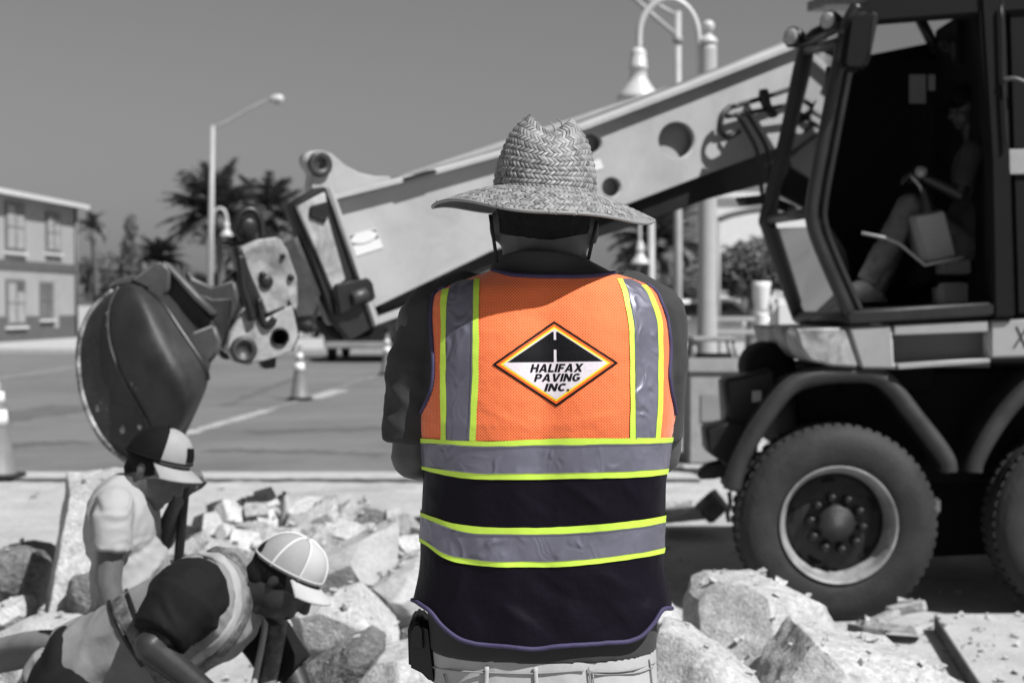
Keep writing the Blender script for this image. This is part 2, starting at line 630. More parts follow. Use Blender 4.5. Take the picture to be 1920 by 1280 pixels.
def lathe(name, prof, c, axis, mat, parent=None, seg=32, smooth=True, origin=None, sx=1.0, closed=False, ref=None):
    """prof: list of (radius, along axis)"""
    ax = Vector(axis).normalized()
    ref = Vector(ref) if ref is not None else (Vector((0, 0, 1)) if abs(ax.z) < 0.9 else Vector((1, 0, 0)))
    a = (ref - ax * ref.dot(ax)).normalized()
    b = ax.cross(a)
    c = Vector(c)
    V, F = [], []
    for r, h in prof:
        for k in range(seg):
            th = 2 * math.pi * k / seg
            V.append(c + ax * h + a * r * math.cos(th) * sx + b * r * math.sin(th))
    n = len(prof)
    for i in range(n - 1):
        for k in range(seg):
            F.append((i * seg + k, i * seg + (k + 1) % seg, (i + 1) * seg + (k + 1) % seg, (i + 1) * seg + k))
    if closed:
        for k in range(seg):
            F.append(((n - 1) * seg + k, (n - 1) * seg + (k + 1) % seg, (k + 1) % seg, k))
    else:
        F.append(tuple(range(seg))[::-1])
        F.append(tuple((n - 1) * seg + k for k in range(seg)))
    return mobj(name, V, F, mat, parent, smooth, origin)


def merge_geo(parts):
    V, F = [], []
    for v, f in parts:
        b = len(V)
        V += list(v)
        F += [tuple(i + b for i in q) for q in f]
    return V, F


def sphere_pts(c, r, n=1):
    bm = bmesh.new()
    bmesh.ops.create_icosphere(bm, subdivisions=n, radius=1)
    out = [Vector(c) + v.co * r for v in bm.verts]
    bm.free()
    return out


ICO = None


def ico_unit():
    global ICO
    if ICO is None:
        bm = bmesh.new()
        bmesh.ops.create_icosphere(bm, subdivisions=3, radius=1)
        ICO = ([v.co.copy() for v in bm.verts], [tuple(v.index for v in f.verts) for f in bm.faces])
        bm.free()
    return ICO


def hull_into(bm, pts):
    vs = [bm.verts.new(p) for p in pts]
    r = bmesh.ops.convex_hull(bm, input=vs)
    junk = [g for g in r['geom_interior'] if isinstance(g, bmesh.types.BMVert)]
    junk += [g for g in r['geom_unused'] if isinstance(g, bmesh.types.BMVert)]
    if junk:
        bmesh.ops.delete(bm, geom=list(set(junk)), context='VERTS')


def prim(bm, p):
    k = p[0]
    if k == 'cap':
        _, a, ra, b, rb = p
        tmp = bmesh.new()
        hull_into(tmp, sphere_pts(a, ra, 2) + sphere_pts(b, rb, 2))
    elif k == 'cyl':
        _, a, ra, b, rb = p
        a, b = Vector(a), Vector(b)
        t = (b - a).normalized()
        n = (Vector((0, 0, 1)) if abs(t.z) < 0.9 else Vector((0, 1, 0))).cross(t).normalized()
        m = t.cross(n)
        pts = []
        for c, r in ((a, ra), (b, rb)):
            pts += [c + (n * math.cos(q * math.pi / 12) + m * math.sin(q * math.pi / 12)) * r for q in range(24)]
        tmp = bmesh.new()
        hull_into(tmp, pts)
    elif k == 'ell':
        _, c, rad, fr = p
        V, F = ico_unit()
        tmp = bmesh.new()
        vs = [tmp.verts.new(Vector(c) + fr[0] * v.x * rad[0] + fr[1] * v.y * rad[1] + fr[2] * v.z * rad[2]) for v in V]
        for f in F:
            tmp.faces.new([vs[i] for i in f])
    elif k == 'hull':
        tmp = bmesh.new()
        hull_into(tmp, p[1])
    elif k == 'mesh':
        tmp = bmesh.new()
        vs = [tmp.verts.new(v) for v in p[1]]
        for f in p[2]:
            tmp.faces.new([vs[i] for i in f])
    bmesh.ops.recalc_face_normals(tmp, faces=tmp.faces)
    me = bpy.data.meshes.new('t')
    tmp.to_mesh(me)
    tmp.free()
    bm.from_mesh(me)
    bpy.data.meshes.remove(me)


def blob(name, prims, mat, parent, voxel=0.008, smooth=6, disp=None):
    """one continuous surface grown over overlapping volumes"""
    bm = bmesh.new()
    for p in prims:
        prim(bm, p)
    me = bpy.data.meshes.new('t')
    bm.to_mesh(me)
    bm.free()
    ob = bpy.data.objects.new('t', me)
    COL.objects.link(ob)
    md = ob.modifiers.new('r', 'REMESH')
    md.mode = 'VOXEL'
    md.voxel_size = voxel
    if smooth:
        ms = ob.modifiers.new('s', 'SMOOTH')
        ms.factor = 0.5
        ms.iterations = smooth
    dg = bpy.context.evaluated_depsgraph_get()
    out = bpy.data.meshes.new_from_object(ob.evaluated_get(dg))
    bpy.data.objects.remove(ob)
    bpy.data.meshes.remove(me)
    out.materials.clear()
    if disp:
        out.update()
        co = np.empty(len(out.vertices) * 3)
        no = np.empty(len(out.vertices) * 3)
        out.vertices.foreach_get('co', co)
        out.vertex_normals.foreach_get('vector', no)
        co = co.reshape(-1, 3)
        no = no.reshape(-1, 3)
        d = np.array([disp(Vector(c)) for c in co])
        co = co + no * d[:, None]
        out.vertices.foreach_set('co', co.ravel())
        out.update()
    return finish_mesh(name, out, mat, parent, True)


def nz(p, s, o=3):
    return noise.fractal(Vector(p) * s, 1.0, 2.0, o, noise_basis='PERLIN_ORIGINAL')


def folds(amp, sc, stretch=(1, 1, 1), seed=0.0):
    def f(p):
        q = Vector((p.x * stretch[0] + seed, p.y * stretch[1], p.z * stretch[2])) * sc
        a = noise.noise(q + Vector((noise.noise(q * 0.5) * 1.5,) * 3))
        return amp * (1 - abs(a) * 2.2) - amp * 0.4
    return f


XYZ = (Vector((1, 0, 0)), Vector((0, 1, 0)), Vector((0, 0, 1)))

# ================================================================== THE SETTING


def trench(x, y):
    def sm(v, a, b):
        t = min(1, max(0, (v - a) / (b - a)))
        return t * t * (3 - 2 * t)
    m = sm(x, -2.5, -2.2) * (1 - sm(x, -0.42, -0.25)) * sm(y, 3.25, 3.5) * (1 - sm(y, 5.0, 5.3))
    return -0.52 * m


def ground_z(x, y):
    z = trench(x, y)
    if y < 13.0:
        z += 0.018 * nz((x, y, 0), 0.9, 3) - 0.02
        if x > 0.9 and 6 < y < 10.5:
            z -= 0.035
    return z


def build_ground():
    xs = list(np.concatenate([[-900, -400, -150, -60, -25, -12], np.arange(-7, 7.01, 0.14), [12, 25, 60, 150, 400, 900]]))
    ys = list(np.concatenate([[-60, -20, -5], np.arange(0, 13.4, 0.14), [13.6, 16, 20, 30, 50, 90, 160, 300, 600, 1500]]))
    V, F = [], []
    for y in ys:
        for x in xs:
            V.append((x, y, ground_z(x, y) if abs(x) < 8 else -0.02))
    nx = len(xs)
    for j in range(len(ys) - 1):
        for i in range(nx - 1):
            F.append((j * nx + i, j * nx + i + 1, (j + 1) * nx + i + 1, (j + 1) * nx + i))
    return tag(mobj('ground', V, F, M['dust'], smooth=True), 'pale dusty ground of the torn-up work site', None, None, 'structure')


build_ground()


def sheet(name, pts, mat, label, z=None, kind='structure'):
    V = [(p[0], p[1], p[2] if len(p) > 2 else z) for p in pts]
    return tag(mobj(name, V, [tuple(range(len(V)))], mat), label, None, None, kind)


def rough_strip(name, p0, p1, w, z, mat, label, n=60, seed=3, amp=0.35):
    r = random.Random(seed)
    p0, p1 = Vector((p0[0], p0[1], 0)), Vector((p1[0], p1[1], 0))
    d = (p1 - p0).normalized()
    s = Vector((-d.y, d.x, 0))
    V, F = [], []
    for i in range(n + 1):
        c = p0.lerp(p1, i / n)
        a = w * 0.5 * (1 + amp * r.uniform(-1, 1))
        b = w * 0.5 * (1 + amp * r.uniform(-1, 1))
        V += [(c - s * a) + Vector((0, 0, z)), (c + s * b) + Vector((0, 0, z))]
    for i in range(n):
        F.append((2 * i, 2 * i + 2, 2 * i + 3, 2 * i + 1))
    return tag(mobj(name, V, F, mat), label, None, None, 'structure')


# carriageway beyond the work site and the pale pavement on its far side
sheet('road', [(-260, 13.9), (1.7, 13.9), (2.2, 20), (4.8, 62), (4.8, 90), (-260, 90)], M['asphalt'], 'grey asphalt carriageway behind the diggings', 0.006)
sheet('gutter', [(-260, 13.35), (1.75, 13.35), (1.75, 13.9), (-260, 13.9)], M['concrete'], 'pale concrete gutter along the near edge of the road', 0.010)
rough_strip('gutter_edge', (-12, 13.3), (1.75, 13.22), 0.16, 0.014, M['soil_shade'], 'dark ragged saw-cut line in front of the gutter', 150, 5, 0.8)
bm = bmesh.new()
bmesh.ops.create_cube(bm, size=1)
bmesh.ops.scale(bm, vec=(80, 30, 0.16), verts=bm.verts)
bmesh.ops.translate(bm, vec=(-39, 63, 0.06), verts=bm.verts)
tag(bmobj('far_pavement', bm, M['concrete']), 'pale pavement across the road by the two-storey building', None, None, 'structure')
# paint on the road: faint lane line running away, dash by the cone, bands at the left
a, b = PG(330, 818, 0.01), PG(505, 768, 0.01)
rough_strip('lane_marking', a.xy, b.xy, 0.22, 0.011, M['paint'], 'worn white lane line behind the excavator bucket', 30, 8, 0.3)
a, b = PG(505, 768, 0.01), PG(735, 694, 0.01)
rough_strip('lane_marking', a.xy, b.xy, 0.12, 0.011, gmat('road_paint_faded', 0.20, 0.85, var=0.35, scale=3, bump=0.1), 'faded stretch of lane line between the two cones', 30, 9, 0.5)
a, b = PG(584, 747, 0.01), PG(640, 731, 0.01)
rough_strip('lane_marking', a.xy, b.xy, 0.34, 0.012, M['paint'], 'short white dash beside the cone under the boom', 8, 10, 0.15)
a, b = PG(-60, 716, 0.01), PG(146, 688, 0.01)
rough_strip('lane_marking', a.xy, b.xy, 0.5, 0.011, gmat('road_paint_dim', 0.19, 0.85, var=0.2, scale=3, bump=0.1), 'dim painted band on the road left of the bucket', 20, 11, 0.3)
a, b = PG(-60, 792, 0.01), PG(160, 760, 0.01)
rough_strip('road_patch', a.xy, b.xy, 1.1, 0.010, gmat('asphalt_patch', 0.10, 0.9, var=0.15, scale=1, bump=0.3), 'darker patched strip of asphalt left of the bucket', 24, 12, 0.3)
a, b = PG(470, 810, 0.01), PG(740, 800, 0.01)
rough_strip('road_patch', a.xy, b.xy, 0.55, 0.010, MATS['asphalt_patch'], 'darker tar strip on the asphalt left of the hatted worker', 24, 14, 0.6)


a, b = PG(395, 842, 0.01), PG(720, 850, 0.01)
rough_strip('road_patch', a.xy, b.xy, 0.30, 0.010, MATS['asphalt_patch'], 'thin dark tar streak nearest the gutter', 30, 15, 0.8)
a, b = PG(-40, 838, 0.01), PG(150, 826, 0.01)
rough_strip('road_patch', a.xy, b.xy, 0.45, 0.010, MATS['asphalt_patch'], 'dark tar streak beside the left edge cone', 24, 16, 0.7)
a, b = PG(420, 760, 0.01), PG(560, 706, 0.01)
rough_strip('road_patch', a.xy, b.xy, 0.16, 0.010, MATS['asphalt_patch'], 'narrow sealed crack left of the cone under the boom', 30, 17, 0.8)

# ------------------------------------------------------------------ trees and palms
def leaf_cloud(lumps, n, size, seed, aspect=2.2):
    r = random.Random(seed)
    V, F = [], []
    tot = sum(l[1] * l[2] * l[3] for l in lumps)
    for l in lumps:
        c = Vector(l[0])
        k = int(n * l[1] * l[2] * l[3] / tot)
        for _ in range(k):
            d = Vector((r.gauss(0, 1), r.gauss(0, 1), r.gauss(0, 1))).normalized()
            rr = r.uniform(0.35, 1.0) ** 0.5 * (1 + 0.25 * noise.noise(d * 3 + c))
            p = c + Vector((d.x * l[1], d.y * l[2], d.z * l[3])) * rr
            t = Vector((r.gauss(0, 1), r.gauss(0, 1), r.gauss(0, 1))).normalized()
            u = t.orthogonal().normalized()
            s = size * r.uniform(0.6, 1.4)
            b = len(V)
            V += [p - t * s * 0.5, p + u * s / aspect * 0.5, p + t * s * 0.5, p - u * s / aspect * 0.5]
            F.append((b, b + 1, b + 2, b + 3))
    return V, F


def tree(name, px, py_c, Y, rx, rz, label, group, seed, n=2600, leaf=0.22, lumps=None, zb=0.0):
    c = P(px, py_c, Y)
    base = Vector((c.x, c.y, zb))
    t = thing(name, base, label, 'tree', group)
    r = random.Random(seed)
    if lumps is None:
        lumps = [(c, rx * 0.75, rx * 0.75, rz * 0.75)]
        for i in range(7):
            a = r.uniform(0, 6.28)
            lumps.append((c + Vector((math.cos(a) * rx * 0.6, math.sin(a) * rx * 0.6, r.uniform(-0.5, 0.6) * rz)),
                          rx * r.uniform(0.3, 0.5), rx * 0.4, rz * r.uniform(0.3, 0.5)))
    V, F = leaf_cloud(lumps, n, leaf, seed)
    mobj('crown', V, F, M['leaf'], t)
    pts = smooth_path([base, base.lerp(c, 0.5) + Vector((r.uniform(-.2, .2), 0, 0)), c], 4)
    geo = [tube_geo(pts, [0.16 - 0.1 * i / (len(pts) - 1) for i in range(len(pts))], 8)]
    for i in range(4):
        q = lumps[(i + 1) % len(lumps)][0]
        geo.append(tube_geo([pts[len(pts) // 2 + 1], (pts[-1] + Vector(q)) / 2, Vector(q)], [0.06, 0.04, 0.02], 6))
    mobj('trunk', *merge_geo(geo), M['trunk'], t, True)
    return t


def palm(name, px, py_c, Y, R, label, seed, nf=30, droop=0.55, trunk_r=0.16, group='palm trees across the road', zb=0.1):
    c = P(px, py_c, Y)
    base = Vector((c.x + 0.15, c.y, zb))
    t = thing(name, base, label, 'palm tree', group)
    r = random.Random(seed)
    V, F = [], []
    for i in range(nf):
        az = i * 2.399 + r.uniform(-.2, .2)
        el = math.radians(r.uniform(-20, 82))
        L = R * r.uniform(0.8, 1.1)
        h = Vector((math.cos(az), math.sin(az), 0))
        pts = []
        for k in range(9):
            s = k / 8
            e = el - droop * 1.6 * s * s
            if k == 0:
                pts.append(c.copy())
            else:
                pts.append(pts[-1] + (h * math.cos(e) + Vector((0, 0, 1)) * math.sin(e)) * L / 8)
        side = h.cross(Vector((0, 0, 1)))
        v, f = tube_geo(pts, [0.035 - 0.003 * k for k in range(9)], 4)
        b = len(V)
        V += v
        F += [tuple(q + b for q in ff) for ff in f]
        m = 26
        for k in range(2, m):
            s = k / m
            i0 = min(7, int(s * 8))
            p = pts[i0].lerp(pts[i0 + 1], s * 8 - i0)
            d = (pts[i0 + 1] - pts[i0]).normalized()
            ll = R * 0.34 * (1 - 0.65 * abs(s - 0.35) / 0.65)
            for sg in (-1, 1):
                dirn = (d * 0.65 + side * sg * 0.75 + Vector((0, 0, r.uniform(-0.35, 0.1)))).normalized()
                w = 0.06 * R / 2
                b = len(V)
                V += [p - d * w, p + d * w, p + dirn * ll + Vector((0, 0, -0.12 * ll))]
                F.append((b, b + 1, b + 2))
    mobj('crown', V, F, M['frond'], t)
    pts = smooth_path([base, base.lerp(c, 0.5) + Vector((0.12, 0, 0)), c - Vector((0, 0, 0.05))], 10)
    n = len(pts)
    mobj('trunk', *tube_geo(pts, [trunk_r * (1.15 - 0.3 * i / n + (0.12 if i % 2 else 0)) for i in range(n)], 12), M['trunk'], t, False)
    return t


palm('palm_tree', 405, 400, 58, 2.3, 'large fan of palm fronds behind the tall street light', 21, 96, 0.4)
palm('palm_tree', 497, 412, 62, 2.2, 'rounder palm crown just left of the boom collar', 22, 84, 0.45)
palm('palm_tree', 300, 487, 66, 1.5, 'small low palm poking up behind the bucket', 23, 60)
palm('palm_tree', 455, 470, 60, 1.3, 'short palm between the large palm and the boom head', 24, 54)
palm('palm_tree', 172, 425, 70, 1.1, 'thin drooping palm beside the building eave', 25, 22, 0.9, 0.13)
tree('slim_tree', 246, 462, 68, 0.35, 1.5, 'slim dark upright tree right of the building', 'trees across the road', 31, 900, 0.2,
     [(P(246, 425, 68), 0.35, 0.35, 0.6), (P(242, 465, 68), 0.45, 0.4, 0.7), (P(236, 505, 68), 0.5, 0.5, 0.7)])
tree('broad_tree', 205, 520, 72, 1.9, 1.6, 'bushy dark tree nearest the two-storey building', 'trees across the road', 32, 3000)
tree('broad_tree', 320, 530, 66, 2.0, 1.2, 'bushy dark tree directly behind the bucket', 'trees across the road', 33, 3000)
tree('broad_tree', 420, 545, 62, 1.6, 1.2, 'bushy tree at the foot of the tall street light', 'trees across the road', 34, 2400)
tree('broad_tree', 590, 600, 64, 1.5, 0.9, 'low dark shrub behind the black pickup', 'trees across the road', 35, 2200)
tree('broad_tree', 760, 590, 66, 2.2, 1.3, 'leafy tree showing beside the left elbow sleeve', 'trees across the road', 36, 3000)
palm('palm_tree', 1240, 460, 46, 1.9, 'ragged palm beneath the boom, right of the hat brim', 26, 84, group='palm trees beyond the work site', zb=0.0)
palm('palm_tree', 1205, 500, 52, 1.3, 'smaller palm beside the far gooseneck lamp', 27, 44, group='palm trees beyond the work site', zb=0.0)
tree('broad_tree', 1275, 545, 44, 0.95, 0.9, 'dark shrub behind the thick lamp post', 'trees beyond the work site', 37, 2200, 0.18)
tree('broad_tree', 1405, 505, 42, 1.25, 0.85, 'dense rounded hedge tree under the dark arch', 'trees beyond the work site', 38, 5200, 0.16,
     [(P(1380, 500, 42), 0.65, 0.7, 0.75), (P(1420, 490, 42), 0.75, 0.8, 0.75), (P(1465, 505, 42), 0.7, 0.7, 0.7), (P(1400, 530, 42), 0.9, 0.7, 0.5)])


# ------------------------------------------------------------------ the two-storey building at the left
def building():
    fx = -20.3
    y0, y1 = 45.0, 64.5
    t = thing('two_storey_building', (fx, 64.5, 0.14), 'pale two-storey building with dark base at the left edge', 'building')
    dirv = (Vector((-19.55, y1, 0)) - Vector((-20.65, y0, 0))).normalized()
    n = Vector((dirv.y, -dirv.x, 0))       # towards the street (right and to the camera)
    o = Vector((-19.75, y1, 0))
    pl = Pl(o, n)
    # pl.ex runs along the facade

    def wp(s, z, d=0.0):                    # s metres from the far corner towards the camera
        return o - dirv * s + Vector((0, 0, z)) + n * d

    def slab(name, s0, s1, z0, z1, d0, d1, mat, parent):
        V = [wp(s, z, d) for d in (d0, d1) for (s, z) in ((s0, z0), (s1, z0), (s1, z1), (s0, z1))]
        F = [(0, 1, 2, 3), (7, 6, 5, 4), (0, 4, 5, 1), (1, 5, 6, 2), (2, 6, 7, 3), (3, 7, 4, 0)]
        bm = bmesh.new()
        vs = [bm.verts.new(v) for v in V]
        for f in F:
            bm.faces.new([vs[i] for i in f])
        bmesh.ops.recalc_face_normals(bm, faces=bm.faces)
        return bmobj(name, bm, mat, parent)

    def s_of(px):                           # where a photo column meets the facade
        q = PP(px, 600, o, n)
        return -(q - o).dot(dirv)

    L = 19.5
    top = 6.15
    slab('wall', 0, L, 0.14, top, -11, 0, M['stucco'], t)
    slab('base_band', -0.01, L, 0.14, 1.15, 0.0, 0.04, M['band'], t)
    slab('floor_band', -0.01, L, 3.05, 3.42, 0.0, 0.05, M['band'], t)
    # hipped roof with deep eaves
    e = 0.42
    V = [wp(-e, top + .02, e), wp(L + e, top + .02, e), wp(L + e, top + .02, -11 - e), wp(-e, top + .02, -11 - e),
         wp(4.5, top + 1.15, -5.5), wp(L - 4.5, top + 1.15, -5.5)]
    V += [v - Vector((0, 0, 0.22)) for v in V[:4]]
    F = [(0, 1, 5, 4), (1, 2, 5), (2, 3, 4, 5), (3, 0, 4), (0, 6, 7, 1), (1, 7, 8, 2), (2, 8, 9, 3), (3, 9, 6, 0), (6, 9, 8, 7)]
    rf = mobj('roof', V, F, M['roof'], t)
    slab('gutter', -e, L + e, top - 0.2, top - 0.02, e, e + 0.09, M['whitewall'], rf)
    wins = [(10, 46, 3.75, 5.75, True), (86, 113, 3.85, 5.6, True), (10, 46, 0.75, 2.65, True), (74, 98, 1.0, 2.6, False)]
    for (a, b, z0, z1, cur) in wins:
        sa, sb = s_of(a), s_of(b)
        s0, s1 = min(sa, sb), max(sa, sb)
        w = slab('window', s0, s1, z0, z1, 0.0, 0.06, M['wframe'], t)
        slab('pane', s0 + .12, s1 - .12, z0 + .12, z1 - .12, 0.055, 0.075, M['wglass'], w)
        if cur:
            m = (s0 + s1) / 2
            slab('curtain', s0 + .16, m - .05, z0 + .15, z1 - .5, 0.07, 0.09, M['curtain'], w)
            slab('curtain', m + .08, s1 - .16, z0 + .15, z1 - .15, 0.07, 0.09, M['curtain'], w)
        m = (s0 + s1) / 2
        slab('mullion', m - .03, m + .03, z0 + .12, z1 - .12, 0.074, 0.105, M['wframe'], w)
        slab('mullion', s0 + .12, s1 - .12, (z0 + z1) / 2 - .025, (z0 + z1) / 2 + .025, 0.074, 0.10, M['wframe'], w)
        slab('sill', s0 - .1, s1 + .1, z0 - .1, z0 - 0.003, 0.0, 0.16, M['whitewall'], w)
    s0, s1 = sorted((s_of(99), s_of(107)))
    slab('shutter', s0, s1, 0.6, 2.7, 0.0, 0.08, M['curtain'], t)
    # low leaning shed roof and drainpipe at the far corner
    tube('drainpipe', [wp(0.2, 0.2, 0.1), wp(0.2, 6.0, 0.1)], 0.06, M['wframe'], t, 8)


building()


# ------------------------------------------------------------------ street lights
def cobra_light(name, label):
    Y = 50
    b = P(391, 560, Y)
    base = Vector((b.x, Y, 0.0))
    top = P(399, 236, Y)
    t = thing(name, base, label, 'street light')
    tube('pole', [base, base.lerp(top, 0.5), top], [0.13, 0.11, 0.08], M['pole'], t, 12)
    lathe('base_flange', [(0.24, 0), (0.24, 0.06), (0.16, 0.1), (0.15, 0.4)], base, (0, 0, 1), M['pole'], t, 16)
    arm = smooth_path([P(399, 240, Y), P(430, 226, Y), P(470, 203, Y), P(500, 189, Y), P(512, 186, Y)], 4)
    tube('arm', arm, 0.045, M['pole'], t, 8)
    h0 = P(505, 187, Y)
    d = Vector((1, 0, 0.05)).normalized()
    o = lathe('lamp_head', [(0.05, 0), (0.13, 0.08), (0.17, 0.25), (0.16, 0.4), (0.09, 0.5)], h0, d, M['lamp'], t, 16)
    lathe('lens', [(0.13, 0.0), (0.11, 0.05), (0.04, 0.09)], h0 + d * 0.28 + Vector((0, 0, -0.1)), (0, 0, -1), M['curtain'], o, 14)
    # gooseneck pedestrian lamp on the same post
    gp = smooth_path([P(399, 425, Y), P(400, 402, Y), P(409, 391, Y), P(420, 394, Y), P(425, 408, Y), P(425, 416, Y)], 4)
    tube('gooseneck', gp, 0.055, M['lamp'], t, 8)
    bell('bell_shade', P(425, 414, Y), 0.24, 0.52, t)


def bell(name, top, r, h, parent):
    prof = [(r * .18, 0), (r * .3, -h * .04), (r * .36, -h * .12), (r * .34, -h * .2), (r * .38, -h * .22), (r * .38, -h * .34), (r * .42, -h * .36),
            (r * .42, -h * .42), (r * .36, -h * .44), (r * .40, -h * .6), (r * .55, -h * .72), (r * .85, -h * .9), (r, -h), (r * .97, -h * 1.02), (r * .5, -h * .9)]
    return lathe(name, prof, top, (0, 0, 1), M['lamp'], parent, 28)


cobra_light('street_light', 'tall street light with long arm in front of the palms')


def gooseneck_post():
    Y = 15.5
    t = thing('gooseneck_lamp_post', Vector((P(1325, 800, Y).x, Y, 0)), 'thick grey post with ball finial and white gooseneck lamp', 'lamp post')
    b = Vector((P(1325, 800, Y).x, Y, 0))
    top = P(1328, 84, Y)
    b.x = top.x
    lathe('post', [(0.15, 0), (0.15, 0.5), (0.125, 0.55), (0.105, 1.6), (0.103, 1.65), (0.095, top.z - 0.06), (0.09, top.z)], b, (0, 0, 1), M['pole'], t, 24)
    lathe('finial', [(0.10, 0.0), (0.104, 0.03), (0.095, 0.055), (0.06, 0.09), (0.03, 0.115), (0.035, 0.13), (0.058, 0.15), (0.07, 0.19), (0.066, 0.225), (0.045, 0.25), (0.01, 0.265)],
          top, (0, 0, 1), M['lamp'], t, 20)
    lathe('base_ring', [(0.2, 0), (0.2, 0.06), (0.17, 0.1), (0.165, 0.16), (0.14, 0.18)], b, (0, 0, 1), M['pole'], t, 24)
    path = [P(1312, 330, Y), P(1312, 150, Y), P(1309, 60, Y), P(1290, 16, Y), P(1255, -2, Y), P(1222, 12, Y), P(1201, 45, Y), P(1198, 92, Y)]
    tube('gooseneck', smooth_path(path, 5), 0.036, M['lamp'], t, 12)
    br = [P(1316, 300, Y), P(1330, 300, Y)]
    tube('bracket', br, 0.03, M['pole'], t, 8)
    sh = bell('bell_shade', P(1197, 90, Y), 0.245, 0.55, t)
    lathe('lens', [(0.12, 0), (0.12, -0.03), (0.03, -0.05)], P(1197, 90, Y) + Vector((0, 0, -0.5)), (0, 0, 1), M['curtain'], sh, 16)


gooseneck_post()


def mast_light():
    Y = 33
    x = P(1271, 600, Y).x
    t = thing('mast_arm_light', (x, Y, 0), 'slender pole with two slanting arms above the gooseneck lamp', 'street light')
    top = P(1271, 22, Y)
    tube('pole', [(x, Y, 0), (x, Y, 3), top], [0.10, 0.095, 0.075], M['pole'], t, 12)
    tube('arm', [P(1270, 68, Y), P(1225, 30, Y), P(1180, -12, Y)], 0.055, M['pole'], t, 8)
    tube('arm', [P(1270, 30, Y), P(1240, 14, Y), P(1195, -14, Y)], 0.05, M['pole'], t, 8)
    lathe('collar', [(0.11, 0), (0.11, 0.15)], P(1271, 82, Y), (0, 0, 1), M['pole_d'], t, 12)


mast_light()


def far_gooseneck(px, lamp_px, lamp_py, Y, label):
    x = P(px, 600, Y).x
    t = thing('gooseneck_lamp_post', (x, Y, 0), label, 'lamp post', 'small gooseneck lamps in the distance')
    top = P(px, lamp_py - 60, Y)
    lathe('post', [(0.13, 0), (0.1, 0.8), (0.09, top.z)], (x, Y, 0), (0, 0, 1), M['pole'], t, 12)
    tube('gooseneck', smooth_path([top - Vector((0, 0, .3)), top + Vector((-0.03, 0, .12)), P((px + lamp_px) / 2, lamp_py - 72, Y), P(lamp_px, lamp_py - 55, Y), P(lamp_px, lamp_py - 20, Y)], 4), 0.045, M['lamp'], t, 8)
    bell('bell_shade', P(lamp_px, lamp_py - 22, Y), 0.27, 0.6, t)


far_gooseneck(1221, 1200, 474, 38, 'thin post with a small white bell lamp right of the hat')


# arch, white building and small things seen under the boom at the right
def arch():
    Y = 36
    t = thing('entrance_arch', P(1347, 640, Y), 'dark curved entrance arch behind the excavator cab', 'arch')
    t.location.z = 0
    path = smooth_path([P(1347, 412, Y), P(1375, 402, Y), P(1420, 394, Y), P(1490, 390, Y), P(1560, 394, Y), P(1605, 402, Y), P(1633, 412, Y)], 6)
    tube('beam', path, 0.075, M['band'], t, 8)
    for px in (1347, 1633):
        q = P(px, 412, Y)
        tube('post', [Vector((q.x, Y, 0)), q], 0.06, M['pole_d'], t, 8)


arch()


def white_hall():
    Y = 74
    a, b = P(1338, 372, Y), P(1800, 372, Y)
    t = thing('white_hall', ((a.x + b.x) / 2, Y, 0), 'bright white walled hall seen beneath the boom', 'building')
    w = b.x - a.x
    h = a.z
    box('wall', ((a.x + b.x) / 2, Y + 6, h / 2), (w, 12, h), M['whitewall'], t, bevel=0.02)
    box('parapet', ((a.x + b.x) / 2, Y + 6, h + 0.15), (w + 0.5, 12.5, 0.3), M['white'], t, bevel=0.03)
    for i in range(4):
        x = a.x + 2.2 + i * 2.9
        f = box('window', (x, Y - 0.02, 2.2), (1.5, 0.1, 1.6), M['wframe'], t, bevel=0.01)
        box('pane', (x, Y - 0.08, 2.2), (1.3, 0.04, 1.4), M['wglass'], f, bevel=0.005)


white_hall()


def litter_bin():
    Y = 14.6
    pl = YP(Y)
    c = P(1342, 815, Y)
    t = thing('litter_bin', (c.x, Y + 0.3, 0.0), 'square concrete litter bin with open top frame near the post', 'bin')
    x0, x1 = P(1292, 700, Y).x, P(1392, 700, Y).x
    cx, w = (x0 + x1) / 2, x1 - x0
    zt = P(1340, 700, Y).z
    box('body', (cx, Y + 0.3, zt / 2), (w, 0.56, zt), M['bin'], t, bevel=0.02)
    box('panel', (cx, Y + 0.015, zt * 0.62), (w * 0.55, 0.02, zt * 0.3), M['pole_d'], t, bevel=0.004)
    z2 = P(1340, 672, Y).z
    box('rim', (cx, Y + 0.3, (zt + z2) / 2 + .002), (w + 0.05, 0.62, z2 - zt), M['bin'], t, bevel=0.02)
    z3 = P(1340, 640, Y).z
    for sx in (-1, 1):
        for sy in (0.1, 0.5):
            tube('hood_post', [(cx + sx * w * 0.42, Y + sy, z2 - .01), (cx + sx * w * 0.36, Y + sy, z3)], 0.025, M['bin'], t, 8)
    box('hood_top', (cx, Y + 0.3, z3 + 0.02), (w * 0.84, 0.5, 0.045), M['bin'], t, bevel=0.015)
    box('liner', (cx, Y + 0.3, z2 + 0.02), (w * 0.7, 0.4, 0.04), M['blackmatte'], t, bevel=0.01)


litter_bin()


def low_rail():
    Y = 26
    a, b = P(1338, 605, Y), P(1432, 605, Y)
    t = thing('low_rail', ((a.x + b.x) / 2, Y, 0), 'pale post and rail barrier in front of the white car', 'fence')
    for py in (598, 622):
        q = P(1338, py, Y)
        box('rail', ((a.x + b.x) / 2, Y, q.z), (b.x - a.x, 0.05, 0.09), M['pole'], t, bevel=0.01)
    for px in (1342, 1416, 1430):
        q = P(px, 594, Y)
        box('post', (q.x, Y + 0.06, q.z / 2), (0.09, 0.06, q.z), M['pole'], t, bevel=0.01)


low_rail()


